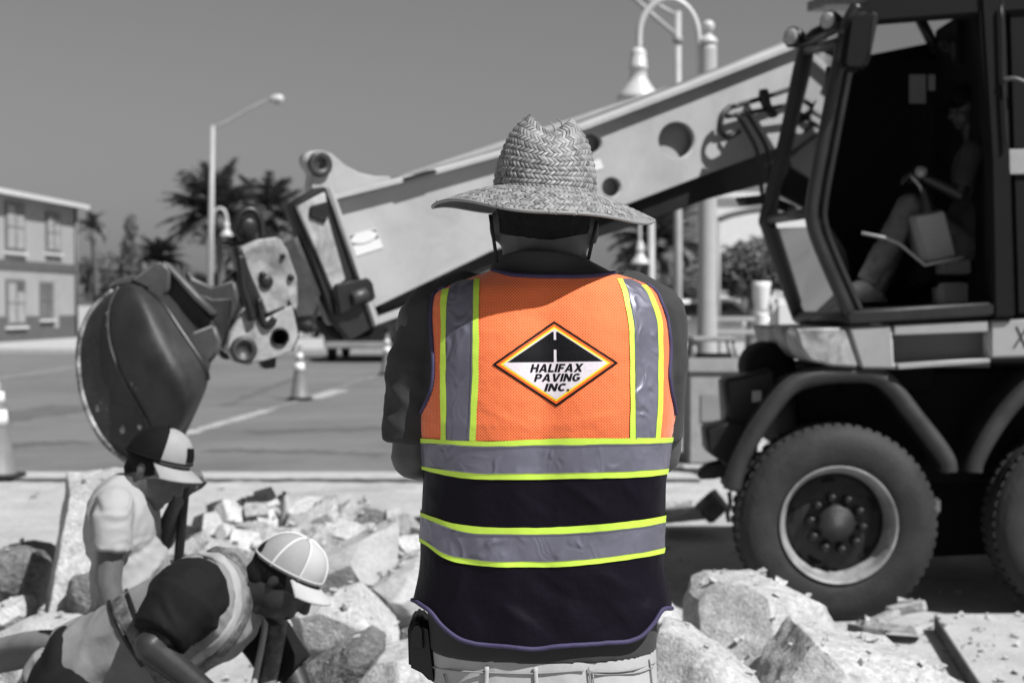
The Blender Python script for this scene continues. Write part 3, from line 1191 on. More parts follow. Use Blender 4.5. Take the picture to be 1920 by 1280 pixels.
def white_urn():
    Y = 24
    b = P(1427, 620, Y)
    t = thing('white_urn', (b.x, Y, 0), 'white urn on a pedestal left of the cab', 'planter')
    z = P(1427, 528, Y).z
    h = z
    lathe('pedestal', [(0.16, 0), (0.16, 0.08), (0.11, 0.12), (0.10, h * 0.72), (0.11, h * .74)], (b.x, Y, 0), (0, 0, 1), M['white'], t, 20)
    lathe('bowl', [(0.10, h * .745), (0.11, h * .78), (0.14, h * .86), (0.15, h * .95), (0.165, h), (0.14, h), (0.11, h * .93)], (b.x, Y, 0), (0, 0, 1), M['white'], t, 20)


white_urn()


def white_cabinet():
    Y = 13.2
    pl = YP(Y)
    q = P(1475, 700, Y)
    t = thing('white_cabinet', (q.x, Y + 0.3, 0), 'plain white cabinet standing just ahead of the cab', 'cabinet')
    x0, x1 = P(1449, 600, Y).x, P(1535, 600, Y).x
    zt, zm = P(1475, 560, Y).z, P(1475, 622, Y).z
    box('lower_body', ((x0 + x1) / 2, Y + .15, zm / 2 - .004), (x1 - x0, 0.3, zm - .008), M['white'], t, bevel=0.03)
    box('upper_body', ((x0 + x1) / 2, Y + .15, (zt + zm) / 2), (x1 - x0 - .02, 0.28, zt - zm), M['white'], t, bevel=0.05)


white_cabinet()


# ------------------------------------------------------------------ parked vehicles in the distance
def car_body(prof, x0, width, Yc, mat, parent, name='body', along='x', bev=0.06):
    """prof = list of (s, z) side outline; extruded across 'width'"""
    bm = bmesh.new()
    A, B = [], []
    for s, z in prof:
        for lst, d in ((A, -width / 2), (B, width / 2)):
            p = (x0 + s, Yc + d, z) if along == 'x' else (x0 + d, Yc + s, z)
            lst.append(bm.verts.new(p))
    bm.faces.new(A)
    bm.faces.new(B[::-1])
    n = len(prof)
    for i in range(n):
        bm.faces.new((A[i], B[i], B[(i + 1) % n], A[(i + 1) % n]))
    bmesh.ops.recalc_face_normals(bm, faces=bm.faces)
    bevel_bm(bm, bev, 3, 15)
    return bmobj(name, bm, mat, parent, True)


def small_wheel(c, axis, parent, r=0.36, w=0.24):
    o = lathe('wheel', [(0.2, -w / 2 + .02), (r * .7, -w / 2), (r * .95, -w / 2 + .03), (r, -w / 2 + .07), (r, w / 2 - .07), (r * .95, w / 2 - .03), (r * .7, w / 2), (.2, w / 2 - .02)], c, axis, M['rubber'], parent, 24)
    lathe('hub', [(0.03, -w / 2 + .0), (0.2, -w / 2 + .012), (0.22, -w / 2 + .03), (.22, w / 2 - .03), (.2, w / 2 - .012), (.03, w / 2)], c, axis, M['rim'], o, 20)


def pickup():
    Y = 40.0
    cx = P(672, 650, Y).x
    t = thing('black_pickup', (cx, Y + 2.6, 0.0), 'black pickup truck parked under the boom, tail towards us', 'pickup truck')
    car_body([(0, .45), (0.02, 1.08), (1.55, 1.1), (1.6, 1.12), (1.95, 1.85), (2.2, 1.92), (3.2, 1.9), (3.8, 1.2), (5.2, 1.1), (5.35, .9), (5.35, .45)], cx, 1.95, Y, M['carblack'], t, 'body', 'y')
    box('rear_window', (cx, Y + 1.78, 1.52), (1.45, 0.05, 0.42), M['carglass'], t, Matrix.Rotation(math.radians(-26), 3, 'X'))
    box('tailgate', (cx, Y - 0.02, 0.82), (1.5, 0.05, 0.46), M['black'], t, bevel=0.015)
    box('number_plate', (cx, Y - 0.06, 0.83), (0.32, 0.02, 0.17), M['white'], t, bevel=0.004)
    box('bumper', (cx, Y - 0.08, 0.5), (1.9, 0.18, 0.2), M['pole_d'], t, bevel=0.04)
    for s in (-1, 1):
        box('tail_light', (cx + s * 0.88, Y - 0.01, 0.85), (0.14, 0.06, 0.38), M['steel'], t, bevel=0.015)
        for yy in (1.0, 4.3):
            small_wheel((cx + s * 0.86, Y + yy, 0.37), (1, 0, 0), t)


pickup()


def white_suv():
    Y = 44.0
    x0 = P(1330, 600, Y).x
    t = thing('white_suv', (x0 + 1.2, Y, 0), 'white car parked behind the rail under the boom', 'car')
    car_body([(-2.4, .5), (-2.4, 1.1), (-2.1, 1.2), (-1.6, 1.78), (0.4, 1.82), (1.2, 1.28), (2.1, 1.12), (2.25, .9), (2.25, .5)], x0 + .2, 1.85, Y, M['carwhite'], t, 'body', 'x')
    car_body([(-1.9, 1.26), (-1.5, 1.68), (0.36, 1.72), (0.95, 1.28)], x0 + .2, 1.87, Y, M['carglass'], t, 'side_window', 'x', 0.02)
    for xx in (-1.5, 1.4):
        for s in (-1, 1):
            small_wheel((x0 + .2 + xx, Y + s * .82, .37), (0, 1, 0), t)
    box('headlight', (x0 + 2.4, Y - 0.75, 0.95), (0.12, 0.3, 0.14), M['lamp'], t, bevel=0.03)


white_suv()


# ------------------------------------------------------------------ traffic cones
def cone(px, base_py, h, label, dx=0.0):
    g = PG(px, base_py, 0.012)
    t = thing('traffic_cone', g, label, 'traffic cone', 'traffic cones on the road')
    r0, r1 = 0.155, 0.03
    bm = bmesh.new()
    bmesh.ops.create_cube(bm, size=1)
    bmesh.ops.scale(bm, vec=(0.40, 0.40, 0.04), verts=bm.verts)
    bevel_bm(bm, 0.012)
    bmesh.ops.translate(bm, vec=g + Vector((0, 0, 0.02)), verts=bm.verts)
    bmobj('base', bm, M['black'], t)

    def R(z):
        return r0 + (r1 - r0) * (z - .04) / (h - .04)
    lathe('body', [(r0 + .015, .04), (R(.06), .06), (R(h * .5), h * .5), (R(h - .01), h - .01), (r1 * .6, h)], g, (0, 0, 1), M['cone'], t, 28)
    for a, b in ((.52, .68), (.74, .86)):
        lathe('collar', [(R(h * a) + .004, h * a), (R(h * b) + .004, h * b)], g, (0, 0, 1), M['conecollar'], t, 28, closed=False)
    lathe('top_rim', [(r1 + .006, h - .03), (r1 + .01, h - .02), (r1 + .006, h - .008)], g, (0, 0, 1), M['cone'], t, 20)


cone(562, 749, 0.93, 'striped traffic cone standing alone below the boom head')
cone(726, 702, 0.95, 'traffic cone half hidden by the hatted worker beside the black pickup')
cone(-2, 896, 0.95, 'traffic cone cut off by the left edge of the picture')

# ================================================================== THE EXCAVATOR
EX = thing('wheeled_excavator', P(1700, 1157, 8.0), 'telescoping boom excavator on a truck carrier with an open cab', 'excavator')
GZ = P(1562, 1157, 7.75).z
EX.location.z = GZ

# ---- wheels


def truck_wheel(c, label=None, near=True):
    c = Vector(c)
    ax = Vector((0, -1, 0)) if near else Vector((0, 1, 0))
    R = 0.53
    prof = [(0.285, -0.02), (0.305, 0.12), (0.325, 0.135), (0.36, 0.148), (0.42, 0.152), (0.47, 0.146), (0.495, 0.13), (0.505, 0.12),
            (R, 0.105), (R, 0.05), (R - .012, 0.047), (R - .012, 0.035), (R, 0.032), (R, -0.032), (R - .012, -.035), (R - .012, -.047), (R, -.05), (R, -.105), (0.495, -.14), (0.42, -.152), (0.32, -.14), (0.285, -.02)]
    V, F = [], []
    seg = 72
    a = Vector((0, 0, 1))
    b = ax.cross(a)
    for r, h in prof:
        for k in range(seg):
            th = 2 * math.pi * k / seg
            V.append(c + ax * h + a * r * math.cos(th) + b * r * math.sin(th))
    for i in range(len(prof) - 1):
        for k in range(seg):
            F.append((i * seg + k, i * seg + (k + 1) % seg, (i + 1) * seg + (k + 1) % seg, (i + 1) * seg + k))
    # shoulder lugs
    for k in range(60):
        th = 2 * math.pi * k / 60
        d = a * math.cos(th) + b * math.sin(th)
        t = -a * math.sin(th) + b * math.cos(th)
        for sgn in (1, -1):
            q = []
            for (r, h) in ((0.485, .137), (0.52, .108), (0.541, .10), (0.541, .055), (0.52, .055)):
                for w in (-.017, .017):
                    q.append(c + d * r + t * w + ax * h * sgn)
            base = len(V)
            V += q
            F += [tuple(base + i for i in f) for f in ((0, 1, 3, 2), (2, 3, 5, 4), (4, 5, 7, 6), (6, 7, 9, 8), (0, 2, 4, 6, 8), (9, 7, 5, 3, 1))]
    w = thing_part('wheel', EX, c)
    ty = mobj('tyre', V, F, M['rubber'], w)
    sm = np.zeros(len(ty.data.polygons), dtype=bool)
    sm[:(len(prof) - 1) * seg] = True
    ty.data.polygons.foreach_set('use_smooth', sm)
    lathe('rim', [(0.26, -0.13), (0.27, 0.0), (0.272, 0.05), (0.285, 0.06), (0.289, 0.10), (0.30, 0.118), (0.306, 0.138), (0.317, 0.146), (0.318, 0.138), (0.305, 0.10)],
          c, ax, M['rim'], w, 64, closed=True)
    dsc = lathe('disc', [(0.27, 0.0), (0.262, 0.012), (0.235, 0.02), (0.205, 0.028), (0.185, 0.04), (0.165, 0.043), (0.11, 0.045), (0.104, 0.05), (0.10, 0.085), (0.085, 0.10), (0.0, 0.102)],
                c, ax, M['rimdark'], w, 64)
    for k in range(10):
        th = 2 * math.pi * (k + .3) / 10
        p = c + (a * math.cos(th) + b * math.sin(th)) * 0.142 + ax * 0.042
        lathe('wheel_nut', [(0.026, 0), (0.026, 0.02), (0.022, 0.03), (0.021, 0.055), (0.012, 0.062)], p, ax, M['black'], w, 6, False)
    for k in range(5):
        th = 2 * math.pi * (k + .12) / 5
        p = c + (a * math.cos(th) + b * math.sin(th)) * 0.228 + ax * 0.024
        d = a * math.cos(th) + b * math.sin(th)
        t = -a * math.sin(th) + b * math.cos(th)
        n = 18
        ring = [p + t * 0.042 * math.cos(6.2832 * i / n) + d * 0.020 * math.sin(6.2832 * i / n) for i in range(n)]
        ring2 = [q - ax * 0.02 for q in ring]
        mobj('hand_hole', ring + ring2, [tuple(range(n))] + [(i, i + n, (i + 1) % n + n, (i + 1) % n) for i in range(n)], M['blackmatte'], w)
    return w


def thing_part(name, parent, loc):
    o = bpy.data.objects.new(name, None)
    o.parent = parent
    o.location = Vector(loc) - wloc(parent)
    o.empty_display_size = 0.1
    COL.objects.link(o)
    return o


WC = P(1562, 977, 7.72)
truck_wheel(WC)
W2 = Vector((P(2036, 977, 7.72).x, 7.72, WC.z))
truck_wheel(W2)
truck_wheel(Vector((WC.x + .55, 9.7, WC.z)), near=False)
truck_wheel(Vector((W2.x + .55, 9.7, WC.z)), near=False)

# ---- carrier
plate('chassis', [(1490, 735), (1520, 700), (2300, 680), (2300, 900), (1760, 905), (1640, 880), (1500, 860)], YP(8.05), 1.5, M['blackmatte'], EX, bevel=0.02)
plate('under_shade', [(1700, 880), (2300, 880), (2300, 1035), (1860, 1040), (1730, 1045)], YP(8.3), 1.0, M['blackmatte'], EX, bevel=0.02)  # black block standing in for the shade under the truck
for cx_ in (WC.x, W2.x):
    tube('axle', [(cx_, 7.85, WC.z), (cx_ + .55, 9.6, WC.z)], 0.09, M['black'], EX, 12)
bp = plate('front_bumper', [(1362, 712), (1400, 705), (1452, 690), (1460, 760), (1425, 830), (1368, 800)], YP(7.95), 0.35, M['black'], EX, bevel=0.015)
plate('step', [(1326, 803), (1372, 792), (1428, 800), (1420, 850), (1395, 905), (1356, 868), (1330, 850)], YP(7.9), 0.3, M['black'], EX, bevel=0.012)
plate('tow_hook', [(1311, 884), (1330, 870), (1366, 862), (1372, 890), (1340, 898), (1311, 899)], YP(7.95), 0.12, M['black'], EX, bevel=0.01)
lathe('air_tank', [(0.05, -0.02), (0.13, 0), (0.15, 0.05), (0.15, 0.3), (0.13, 0.34)], P(1447, 690, 8.2), (0, 1, 0), M['blackmatte'], EX, 20)
plate('marker_plate', [(1411, 733), (1428, 732), (1428, 752), (1411, 754)], YP(7.93), 0.02, M['pole'], EX, bevel=0.002)
box('side_reflector', P(1752, 947, 7.9), (0.06, 0.05, 0.085), M['white'], EX, bevel=0.012)


def fender(path_px, label):
    f = thing_part('fender', EX, P(*path_px[len(path_px) // 2], 7.6))
    pts = smooth_path([P(x, y, 7.62) for x, y in path_px], 5)
    tube('rolled_lip', pts, 0.05, M['fender'], f, 12)
    V, F = [], []
    for p in pts:
        V += [p + Vector((0, 0.0, 0.015)), p + Vector((0, 0.42, 0.015)), p + Vector((0, 0.42, -0.015)), p + Vector((0, 0, -0.015))]
    for i in range(len(pts) - 1):
        for k in range(4):
            F.append((i * 4 + k, i * 4 + (k + 1) % 4, (i + 1) * 4 + (k + 1) % 4, (i + 1) * 4 + k))
    mobj('arch_sheet', V, F, M['fender'], f)
    return f


fender([(1372, 918), (1388, 862), (1425, 795), (1478, 728), (1530, 706), (1600, 700), (1640, 704), (1672, 726), (1716, 782), (1757, 834), (1776, 865), (1778, 884)], '')
fender([(1825, 884), (1830, 862), (1855, 815), (1895, 760), (1945, 715), (2000, 700), (2080, 700), (2130, 720), (2200, 800), (2240, 880)], '')
tube('flap_hook', smooth_path([P(1367, 922, 7.62), P(1369, 945, 7.62), P(1364, 962, 7.62), P(1367, 978, 7.62)], 4), 0.012, M['black'], EX, 8)

# ---- turret skirt under the cab (panels round a real recess)
SK = thing_part('turret_skirt', EX, P(1750, 650, 7.6))
sp = YP(7.55)
plate('nose_panel', [(1491, 616), (1588, 614), (1612, 689), (1560, 686), (1520, 676), (1503, 655)], sp, 1.35, M['worn'], SK, front=-0.004, bevel=0.02)
plate('skirt_panel', [(1590, 613), (1673, 609), (1677, 684), (1690, 692), (1616, 691)], sp, 1.35, M['skirt'], SK, bevel=0.012)
plate('skirt_panel', [(1676, 609), (1854, 601), (1854, 622), (1676, 629)], sp, 1.35, M['skirt'], SK, bevel=0.006)
plate('skirt_panel', [(1857, 601), (2300, 580), (2300, 655), (1857, 672)], sp, 1.35, M['skirt'], SK, bevel=0.012)
plate('ledge', [(1680, 682), (1855, 672), (1855, 680), (1684, 692)], sp, 1.35, M['skirt'], SK, front=0.015, bevel=0.004)
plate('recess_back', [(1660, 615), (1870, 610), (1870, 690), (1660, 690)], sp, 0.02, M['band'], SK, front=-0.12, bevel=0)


def text_mesh(s, size=1.0, shear=0.0, bold=0.0, spacing=1.0):
    cu = bpy.data.curves.new('t', 'FONT')
    cu.body = s
    cu.size = size
    cu.shear = shear
    cu.offset = bold
    cu.space_character = spacing
    cu.fill_mode = 'FRONT'
    cu.resolution_u = 6
    ob = bpy.data.objects.new('t', cu)
    COL.objects.link(ob)
    dg = bpy.context.evaluated_depsgraph_get()
    me = bpy.data.meshes.new_from_object(ob.evaluated_get(dg))
    bpy.data.objects.remove(ob)
    bpy.data.curves.remove(cu)
    V = [v.co.copy() for v in me.vertices]
    F = [tuple(p.vertices) for p in me.polygons]
    bpy.data.meshes.remove(me)
    xs = [v.x for v in V]
    ys = [v.y for v in V]
    x0, x1, y0, y1 = min(xs), max(xs), min(ys), max(ys)
    return [((v.x - x0) / (x1 - x0), (v.y - y0) / (y1 - y0)) for v in V], F


tv, tf = text_mesh('X', 1, 0.15, 0.0)
lv = []
pq = sp.shift(0.003)
for (u, v) in tv:
    lv.append(P(1899 + u * 30, 652 - v * 40, 7.547))
mobj('lettering', lv, tf, M['steel'], SK)

# ---- cab
CAB = thing_part('cab', EX, P(1720, 600, 8.2))
YN, YF = 7.58, 8.92


def bar(name, pts, r, mat=None, parent=None, seg=8, k=4):
    pts = smooth_path(pts, k) if k else pts
    return tube(name, pts, r, mat or M['frame'], parent or CAB, seg)


near_A = [P(1608, 12, YN), P(1590, 45, YN), P(1574, 110, YN), P(1545, 260, YN), P(1524, 375, YN), P(1524, 420, YN), P(1545, 480, YN), P(1598, 600, YN)]
bar('front_pillar', near_A, 0.037)
bar('door_seal', [p + Vector((0.075, 0.05, 0)) for p in near_A], 0.022, M['black'])
far_A = [P(1545, 60, YF), P(1511, 95, YF), P(1475, 260, YF), P(1440, 400, YF), P(1441, 425, YF), P(1468, 505, YF), P(1500, 596, YF)]
bar('front_pillar', far_A, 0.05)
bar('windscreen_bar', [P(1574, 80, YN), P(1512, 96, YF)], 0.03, k=0)
bar('windscreen_bar', [P(1524, 398, YN), P(1441, 412, YF)], 0.03, k=0)
bar('windscreen_bar', [P(1597, 600, YN), P(1498, 596, YF)], 0.04, k=0)
bar('wiper_arm', [P(1575, 120, YN) + Vector((-.04, .1, 0)), P(1540, 250, 7.9), P(1515, 360, 8.0)], 0.012, M['black'])
# windscreen panes
ga = [P(1574, 85, YN), P(1524, 395, YN), P(1441, 408, YF), P(1511, 98, YF)]
gb = [P(1526, 425, YN), P(1596, 598, YN), P(1498, 594, YF), P(1443, 428, YF)]
for q in (ga, gb):
    th = Vector((0.008, 0, 0))
    mobj('windscreen_pane', q + [p + th for p in q], [(0, 1, 2, 3), (7, 6, 5, 4), (0, 4, 5, 1), (1, 5, 6, 2), (2, 6, 7, 3), (3, 7, 4, 0)], M['glass'], CAB)
# roof: rails round a skylight
plate('roof_rail', [(1590, 50), (1610, 12), (1650, -18), (1720, -40), (2050, -60), (2050, 15), (1842, 27), (1646, 42)], YP(7.54), 0.10, M['blackmatte'], CAB, bevel=0.015)
rz = P(1740, 35, 7.6).z
xr0, xr1 = P(1640, 40, 7.6).x, P(1845, 30, 7.6).x
V = [Vector((x, y, z)) for x in (xr0 - .08, xr1 + 1.2) for (y, z) in ((7.60, rz + .06), (7.95, rz + .15), (8.45, rz + .25), (8.95, rz + .31))]
V += [v + Vector((0, 0, .06)) for v in V]
F = []
for i in range(3):
    F += [(i, i + 1, i + 5, i + 4), (i + 8, i + 12, i + 13, i + 9), (i, i + 8, i + 9, i + 1), (i + 4, i + 5, i + 13, i + 12)]
F += [(0, 4, 12, 8), (3, 11, 15, 7)]
mobj('roof_panel', V, F, M['frame'], CAB)
bar('roof_bar', [P(1722, 30, 8.9), P(1757, 98, 8.9)], 0.035, k=0)
x0_, x1_ = P(1560, 60, 8.92).x, P(1900, 60, 8.92).x
box('side_window', ((x0_ + x1_) / 2, 8.92, rz + .15), (x1_ - x0_, 0.008, .3), M['skyglass'], CAB, bevel=0)
# far wall, rear wall, floor
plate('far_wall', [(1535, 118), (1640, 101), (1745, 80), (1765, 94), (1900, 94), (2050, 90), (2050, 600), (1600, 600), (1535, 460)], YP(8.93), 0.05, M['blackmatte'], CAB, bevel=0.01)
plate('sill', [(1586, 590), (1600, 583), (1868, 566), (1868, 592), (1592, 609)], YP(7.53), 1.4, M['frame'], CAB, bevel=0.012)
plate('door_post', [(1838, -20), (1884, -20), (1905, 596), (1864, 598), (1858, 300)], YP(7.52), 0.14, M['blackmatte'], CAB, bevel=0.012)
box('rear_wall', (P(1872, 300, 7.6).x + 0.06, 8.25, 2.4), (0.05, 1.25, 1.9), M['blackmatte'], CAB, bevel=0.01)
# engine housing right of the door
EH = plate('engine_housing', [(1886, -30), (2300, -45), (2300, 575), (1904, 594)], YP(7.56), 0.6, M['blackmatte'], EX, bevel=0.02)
plate('pale_stripe', [(1883, 281), (2300, 270), (2300, 318), (1885, 328)], YP(7.56), 0.02, M['skirt'], EH, front=0.018, bevel=0.004)
bar('grab_rail', [P(1880, 150, 7.5), P(1905, 148, 7.48), P(1935, 162, 7.48)], 0.012, M['steel'], EH)
bar('trim', [P(1877, 10, 7.5), P(1881, 150, 7.5), P(1888, 275, 7.5)], 0.008, M['black'], EH)
# mirror, work lights
MI = plate('mirror', [(1590, 35), (1600, 22), (1632, 18), (1645, 30), (1630, 120), (1618, 134), (1585, 132), (1578, 118)], YP(7.36), 0.09, M['blackmatte'], CAB, bevel=0.025)
plate('mirror_edge', [(1636, 22), (1645, 20), (1650, 30), (1632, 118), (1626, 112)], YP(7.36), 0.06, M['frame'], MI, front=-0.02, bevel=0.01)
bar('mirror_arm', [P(1596, 60, 7.4), P(1580, 60, 7.56)], 0.014, k=0)
for (x, y, Y, s) in ((1487, 70, 8.6, .062), (1556, 40, 8.0, .058)):
    w = lathe('work_light', [(s * .4, 0.09), (s * .8, 0.07), (s, 0.02), (s, -0.015), (s * .85, -0.02)], P(x, y, Y), (0.7, 0.6, -0.1), M['black'], CAB, 18)
    lathe('lens', [(s * .8, -0.021), (s * .6, -0.03), (0.0, -0.035)][::-1], P(x, y, Y), (0.7, 0.6, -0.1), M['pole'], w, 18, False)
lathe('lamp_ball', [(0.005, -.04), (0.03, -.03), (0.04, 0), (0.03, .03), (0.005, .04)], P(1600, 46, 7.42), (0, 0, 1), M['rim'], CAB, 14)
bar('lamp_bracket', [P(1478, 84, 8.7), P(1520, 78, 8.5), P(1570, 55, 7.8)], 0.02, k=2)
# operator's console
CO = plate('console', [(1711, 404), (1772, 393), (1795, 480), (1740, 492), (1733, 480)], YP(7.95), 0.22, M['box_grey'], CAB, bevel=0.012)
prof = []
for i in range(7):
    prof += [(0.05 - i * .005, i * .022), (0.036 - i * .004, i * .022 + .012)]
lathe('lever_boot', prof, P(1741, 398, 8.0), P(1731, 350, 8.0) - P(1741, 398, 8.0), M['black'], CO, 16)
lathe('lever_knob', [(.004, -.035), (.026, -.024), (.036, 0), (.028, .022), (.004, .032)], P(1727, 322, 7.96), (.3, 0, 1), M['rim'], CO, 16)
bar('lever', [P(1731, 362, 8.0), P(1722, 345, 8.0), P(1704, 326, 8.0)], 0.010, M['rim'], CO)
plate('seat_box', [(1775, 425), (1818, 427), (1820, 462), (1824, 515), (1765, 512), (1780, 480)], YP(8.1), 0.3, gmat('seat_box_grey', 0.22, 0.6, var=0.1), CAB, bevel=0.012)
bar('guard_rod', [P(1616, 437, 7.9), P(1660, 446, 7.9), P(1688, 458, 7.9), P(1734, 497, 7.85), P(1806, 482, 7.85)], 0.009, M['pole'], k=0)
plate('seat', [(1790, 440), (1850, 430), (1850, 520), (1760, 540), (1740, 525)], YP(8.15), 0.45, M['blackmatte'], CAB, front=-0.1, bevel=0.03)
plate('seat_back', [(1848, 210), (1880, 205), (1880, 450), (1840, 450)], YP(8.15), 0.42, M['blackmatte'], CAB, bevel=0.03)
plate('toolbox', [(1766, 530), (1822, 528), (1824, 568), (1766, 572)], YP(8.2), 0.2, M['paper'], CAB, bevel=0.01)
for q in ([(1705, 140), (1736, 140), (1736, 194), (1705, 194)], [(1741, 140), (1770, 140), (1770, 170), (1741, 170)], [(1776, 126), (1838, 124), (1838, 190), (1776, 192)]):
    plate('notice_sheet', q, YP(8.9), 0.006, M['paper'], CAB, bevel=0)
plate('sun_blind', [(1795, 40), (1840, 38), (1840, 118), (1798, 122)], YP(8.3), 0.02, M['blackmatte'], CAB, bevel=0.004)
plate('dash_panel', [(1535, 430), (1560, 420), (1592, 470), (1600, 520), (1612, 570), (1590, 575)], YP(8.5), 0.3, M['frame'], CAB, bevel=0.02)

# ---- boom
BL, BR = P(650, 470, 7.6), P(1500, 215, 9.5)
bd = (BR - BL)
bd.z = 0
bd.normalize()
bn = Vector((bd.y, -bd.x, 0))
if bn.y > 0:
    bn = -bn
BP = Pl(BL, bn)
BOOM = thing_part('boom', EX, P(1050, 330, 8.4))
plate('side_plate', [(612, 380), (800, 332), (945, 292), (1090, 245), (1300, 165), (1545, 70), (1545, 245), (1343, 320), (1170, 386), (920, 472), (692, 582)],
      BP, 0.04, M['boom'], BOOM, holes=[circ_px(1269, 263, 34), circ_px(1111, 269, 18), circ_px(1147, 351, 18)], bevel=0.004)
plate('inner_tube', [(690, 385), (945, 312), (1090, 262), (1545, 90), (1545, 240), (1170, 370), (920, 455), (760, 530)], BP, 0.42, M['boom'], BOOM, front=-0.105, bevel=0.01)
plate('top_flange', [(612, 367), (800, 321), (945, 281), (1090, 233), (1300, 153), (1545, 56), (1545, 68), (1300, 164), (1090, 244), (945, 291), (800, 331), (612, 378)],
      BP, 0.30, M['boom'], BOOM, front=0.075, bevel=0.004)
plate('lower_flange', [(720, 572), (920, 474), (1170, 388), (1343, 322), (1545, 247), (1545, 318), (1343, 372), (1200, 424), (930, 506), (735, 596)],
      BP, 0.35, M['black'], BOOM, front=-0.07, bevel=0.006)  # black colour deepens the shade that falls below the side plate
plate('far_plate', [(740, 350), (1545, 80), (1545, 245), (800, 545)], BP, 0.04, M['boom'], BOOM, front=-0.55, bevel=0.004)
plate('hose_rail', [(702, 596), (905, 524), (905, 536), (706, 610)], BP, 0.06, M['boom'], BOOM, front=0.01, bevel=0.006)
plate('wear_strip', [(742, 336), (800, 320), (805, 325), (746, 342)], BP, 0.1, M['black'], BOOM, front=0.09, bevel=0.003)
# ear on the top of the boom end
EA = plate('lifting_ear', [(600, 345), (603, 322), (590, 305), (589, 290), (600, 280), (620, 279), (640, 286), (662, 306), (690, 321), (720, 328), (750, 328), (750, 336), (700, 350), (620, 367), (602, 362)],
           BP, 0.09, M['boom'], BOOM, front=-0.1, holes=[circ_px(613, 306, 9)], bevel=0.006)
c0 = BP.w(*BP.uv(613, 306), -0.1)
lathe('ear_bush', [(0.027, 0), (0.062, 0.0), (0.068, .008), (0.068, .03), (0.06, .036), (0.027, .036)], c0, bn, M['steel'], EA, 28, closed=True)
# warning label
LB = plate('label_board', [(651, 442), (704, 428), (718, 464), (662, 482)], BP, 0.004, M['white'], BOOM, front=0.005, bevel=0)
plate('label_print', [(653, 443), (703, 430), (709, 446), (659, 460)], BP, 0.002, M['black'], LB, front=0.008, bevel=0)


def ell_px(cx, cy, a, b, ang, n=24):
    ca, sa = math.cos(ang), math.sin(ang)
    return [(cx + a * math.cos(t) * ca - b * math.sin(t) * sa, cy + a * math.cos(t) * sa + b * math.sin(t) * ca) for t in [2 * math.pi * i / n for i in range(n)]]


plate('label_oval', ell_px(681, 445, 25, 10.5, math.radians(-15)), BP, 0.002, M['white'], LB, front=0.0105, bevel=0)
plate('label_board', [(1103, 306), (1124, 298), (1131, 316), (1108, 323)], BP, 0.004, M['white'], BOOM, front=0.005, bevel=0)
# collar at the boom end
COL_ = plate('boom_collar', [(540, 384), (601, 350), (606, 356), (697, 612), (648, 640), (616, 602)], BP, 0.12, M['frame'], BOOM, front=0.05, bevel=0.008)
plate('collar_panel', [(545, 389), (598, 362), (604, 412), (636, 524), (612, 544)], BP, 0.03, M['worn'], COL_, front=0.075, bevel=0.004)
plate('collar_rib', [(602, 354), (610, 352), (699, 604), (690, 612)], BP, 0.06, M['boom'], COL_, front=0.085, bevel=0.004)
plate('roller_box', [(612, 534), (676, 521), (684, 532), (690, 560), (622, 592)], BP, 0.15, M['black'], COL_, front=0.095, bevel=0.008)
lathe('roller', [(0.02, 0), (0.035, 0.01), (0.035, 0.09), (0.02, 0.1)], BP.w(*BP.uv(642, 560), 0.10), (bd + Vector((0, 0, .3))), M['steel'], COL_, 18)
plate('keel', [(616, 596), (700, 566), (704, 610), (694, 630), (650, 640), (632, 630)], BP, 0.2, M['blackmatte'], COL_, front=0.02, bevel=0.01)
plate('stain_block', [(568, 388), (600, 380), (604, 400), (596, 420), (566, 408)], BP, 0.02, M['black'], COL_, front=0.092, bevel=0.006)
# hydraulic lines and clamp by the cab
for i, (a, b) in enumerate((((1505, 155), (1350, 205)), ((1500, 190), (1342, 222)))):
    pts = [BP.w(*BP.uv(*a), 0.10 + .02 * i), BP.w(*BP.uv((a[0] + b[0]) / 2, (a[1] + b[1]) / 2 + 2), 0.10), BP.w(*BP.uv(*b), 0.10)]
    bar('hydraulic_line', pts, 0.016, M['black'], BOOM)
bar('hydraulic_line', [BP.w(*BP.uv(x, y), .12) for x, y in ((1345, 205), (1330, 220), (1326, 245), (1340, 260), (1362, 250))], 0.02, M['black'], BOOM)
for dx in (0, 20):
    bar('hydraulic_line', [BP.w(*BP.uv(x + dx, y), .13) for x, y in ((1354, 218), (1372, 246), (1392, 285), (1398, 330), (1404, 378))], 0.014, M['frame'], BOOM)
CLM = plate('line_clamp', [(1402, 172), (1410, 172), (1416, 200), (1430, 220), (1424, 226), (1408, 206), (1400, 188)], BP, 0.05, M['black'], BOOM, front=0.15, bevel=0.004)
plate('line_manifold', [(1364, 372), (1420, 366), (1424, 382), (1372, 388)], BP, 0.1, M['black'], BOOM, front=0.16, bevel=0.006)

# ---- tilt head and bucket linkage
HD = thing_part('tilt_head', EX, P(495, 540, 6.9))
HP = Pl(P(500, 540, 7.25), (bn + Vector((0, -0.6, 0))).normalized())
plate('rotator_tube', [(505, 458), (560, 432), (612, 560), (600, 600), (555, 606), (540, 560)], HP, 0.22, M['steel'], HD, front=-0.05, bevel=0.03)
plate('head_plate', [(449, 463), (488, 448), (524, 444), (540, 470), (557, 520), (559, 575), (545, 592), (531, 578), (499, 589), (481, 547), (466, 513)], HP, 0.2, M['worn'], HD, bevel=0.01)
plate('head_edge', [(442, 462), (450, 460), (500, 592), (488, 598), (462, 540)], HP, 0.2, M['black'], HD, front=-0.01, bevel=0.006)
for (x, y, r) in ((499, 528, .035), (545, 520, .018), (530, 480, .014), (492, 515, .018)):
    lathe('head_bolt', [(r, 0), (r, .012), (r * .7, .02), (0.002, .02)], HP.w(*HP.uv(x, y), 0.001), HP.n, M['black'], HD, 12)
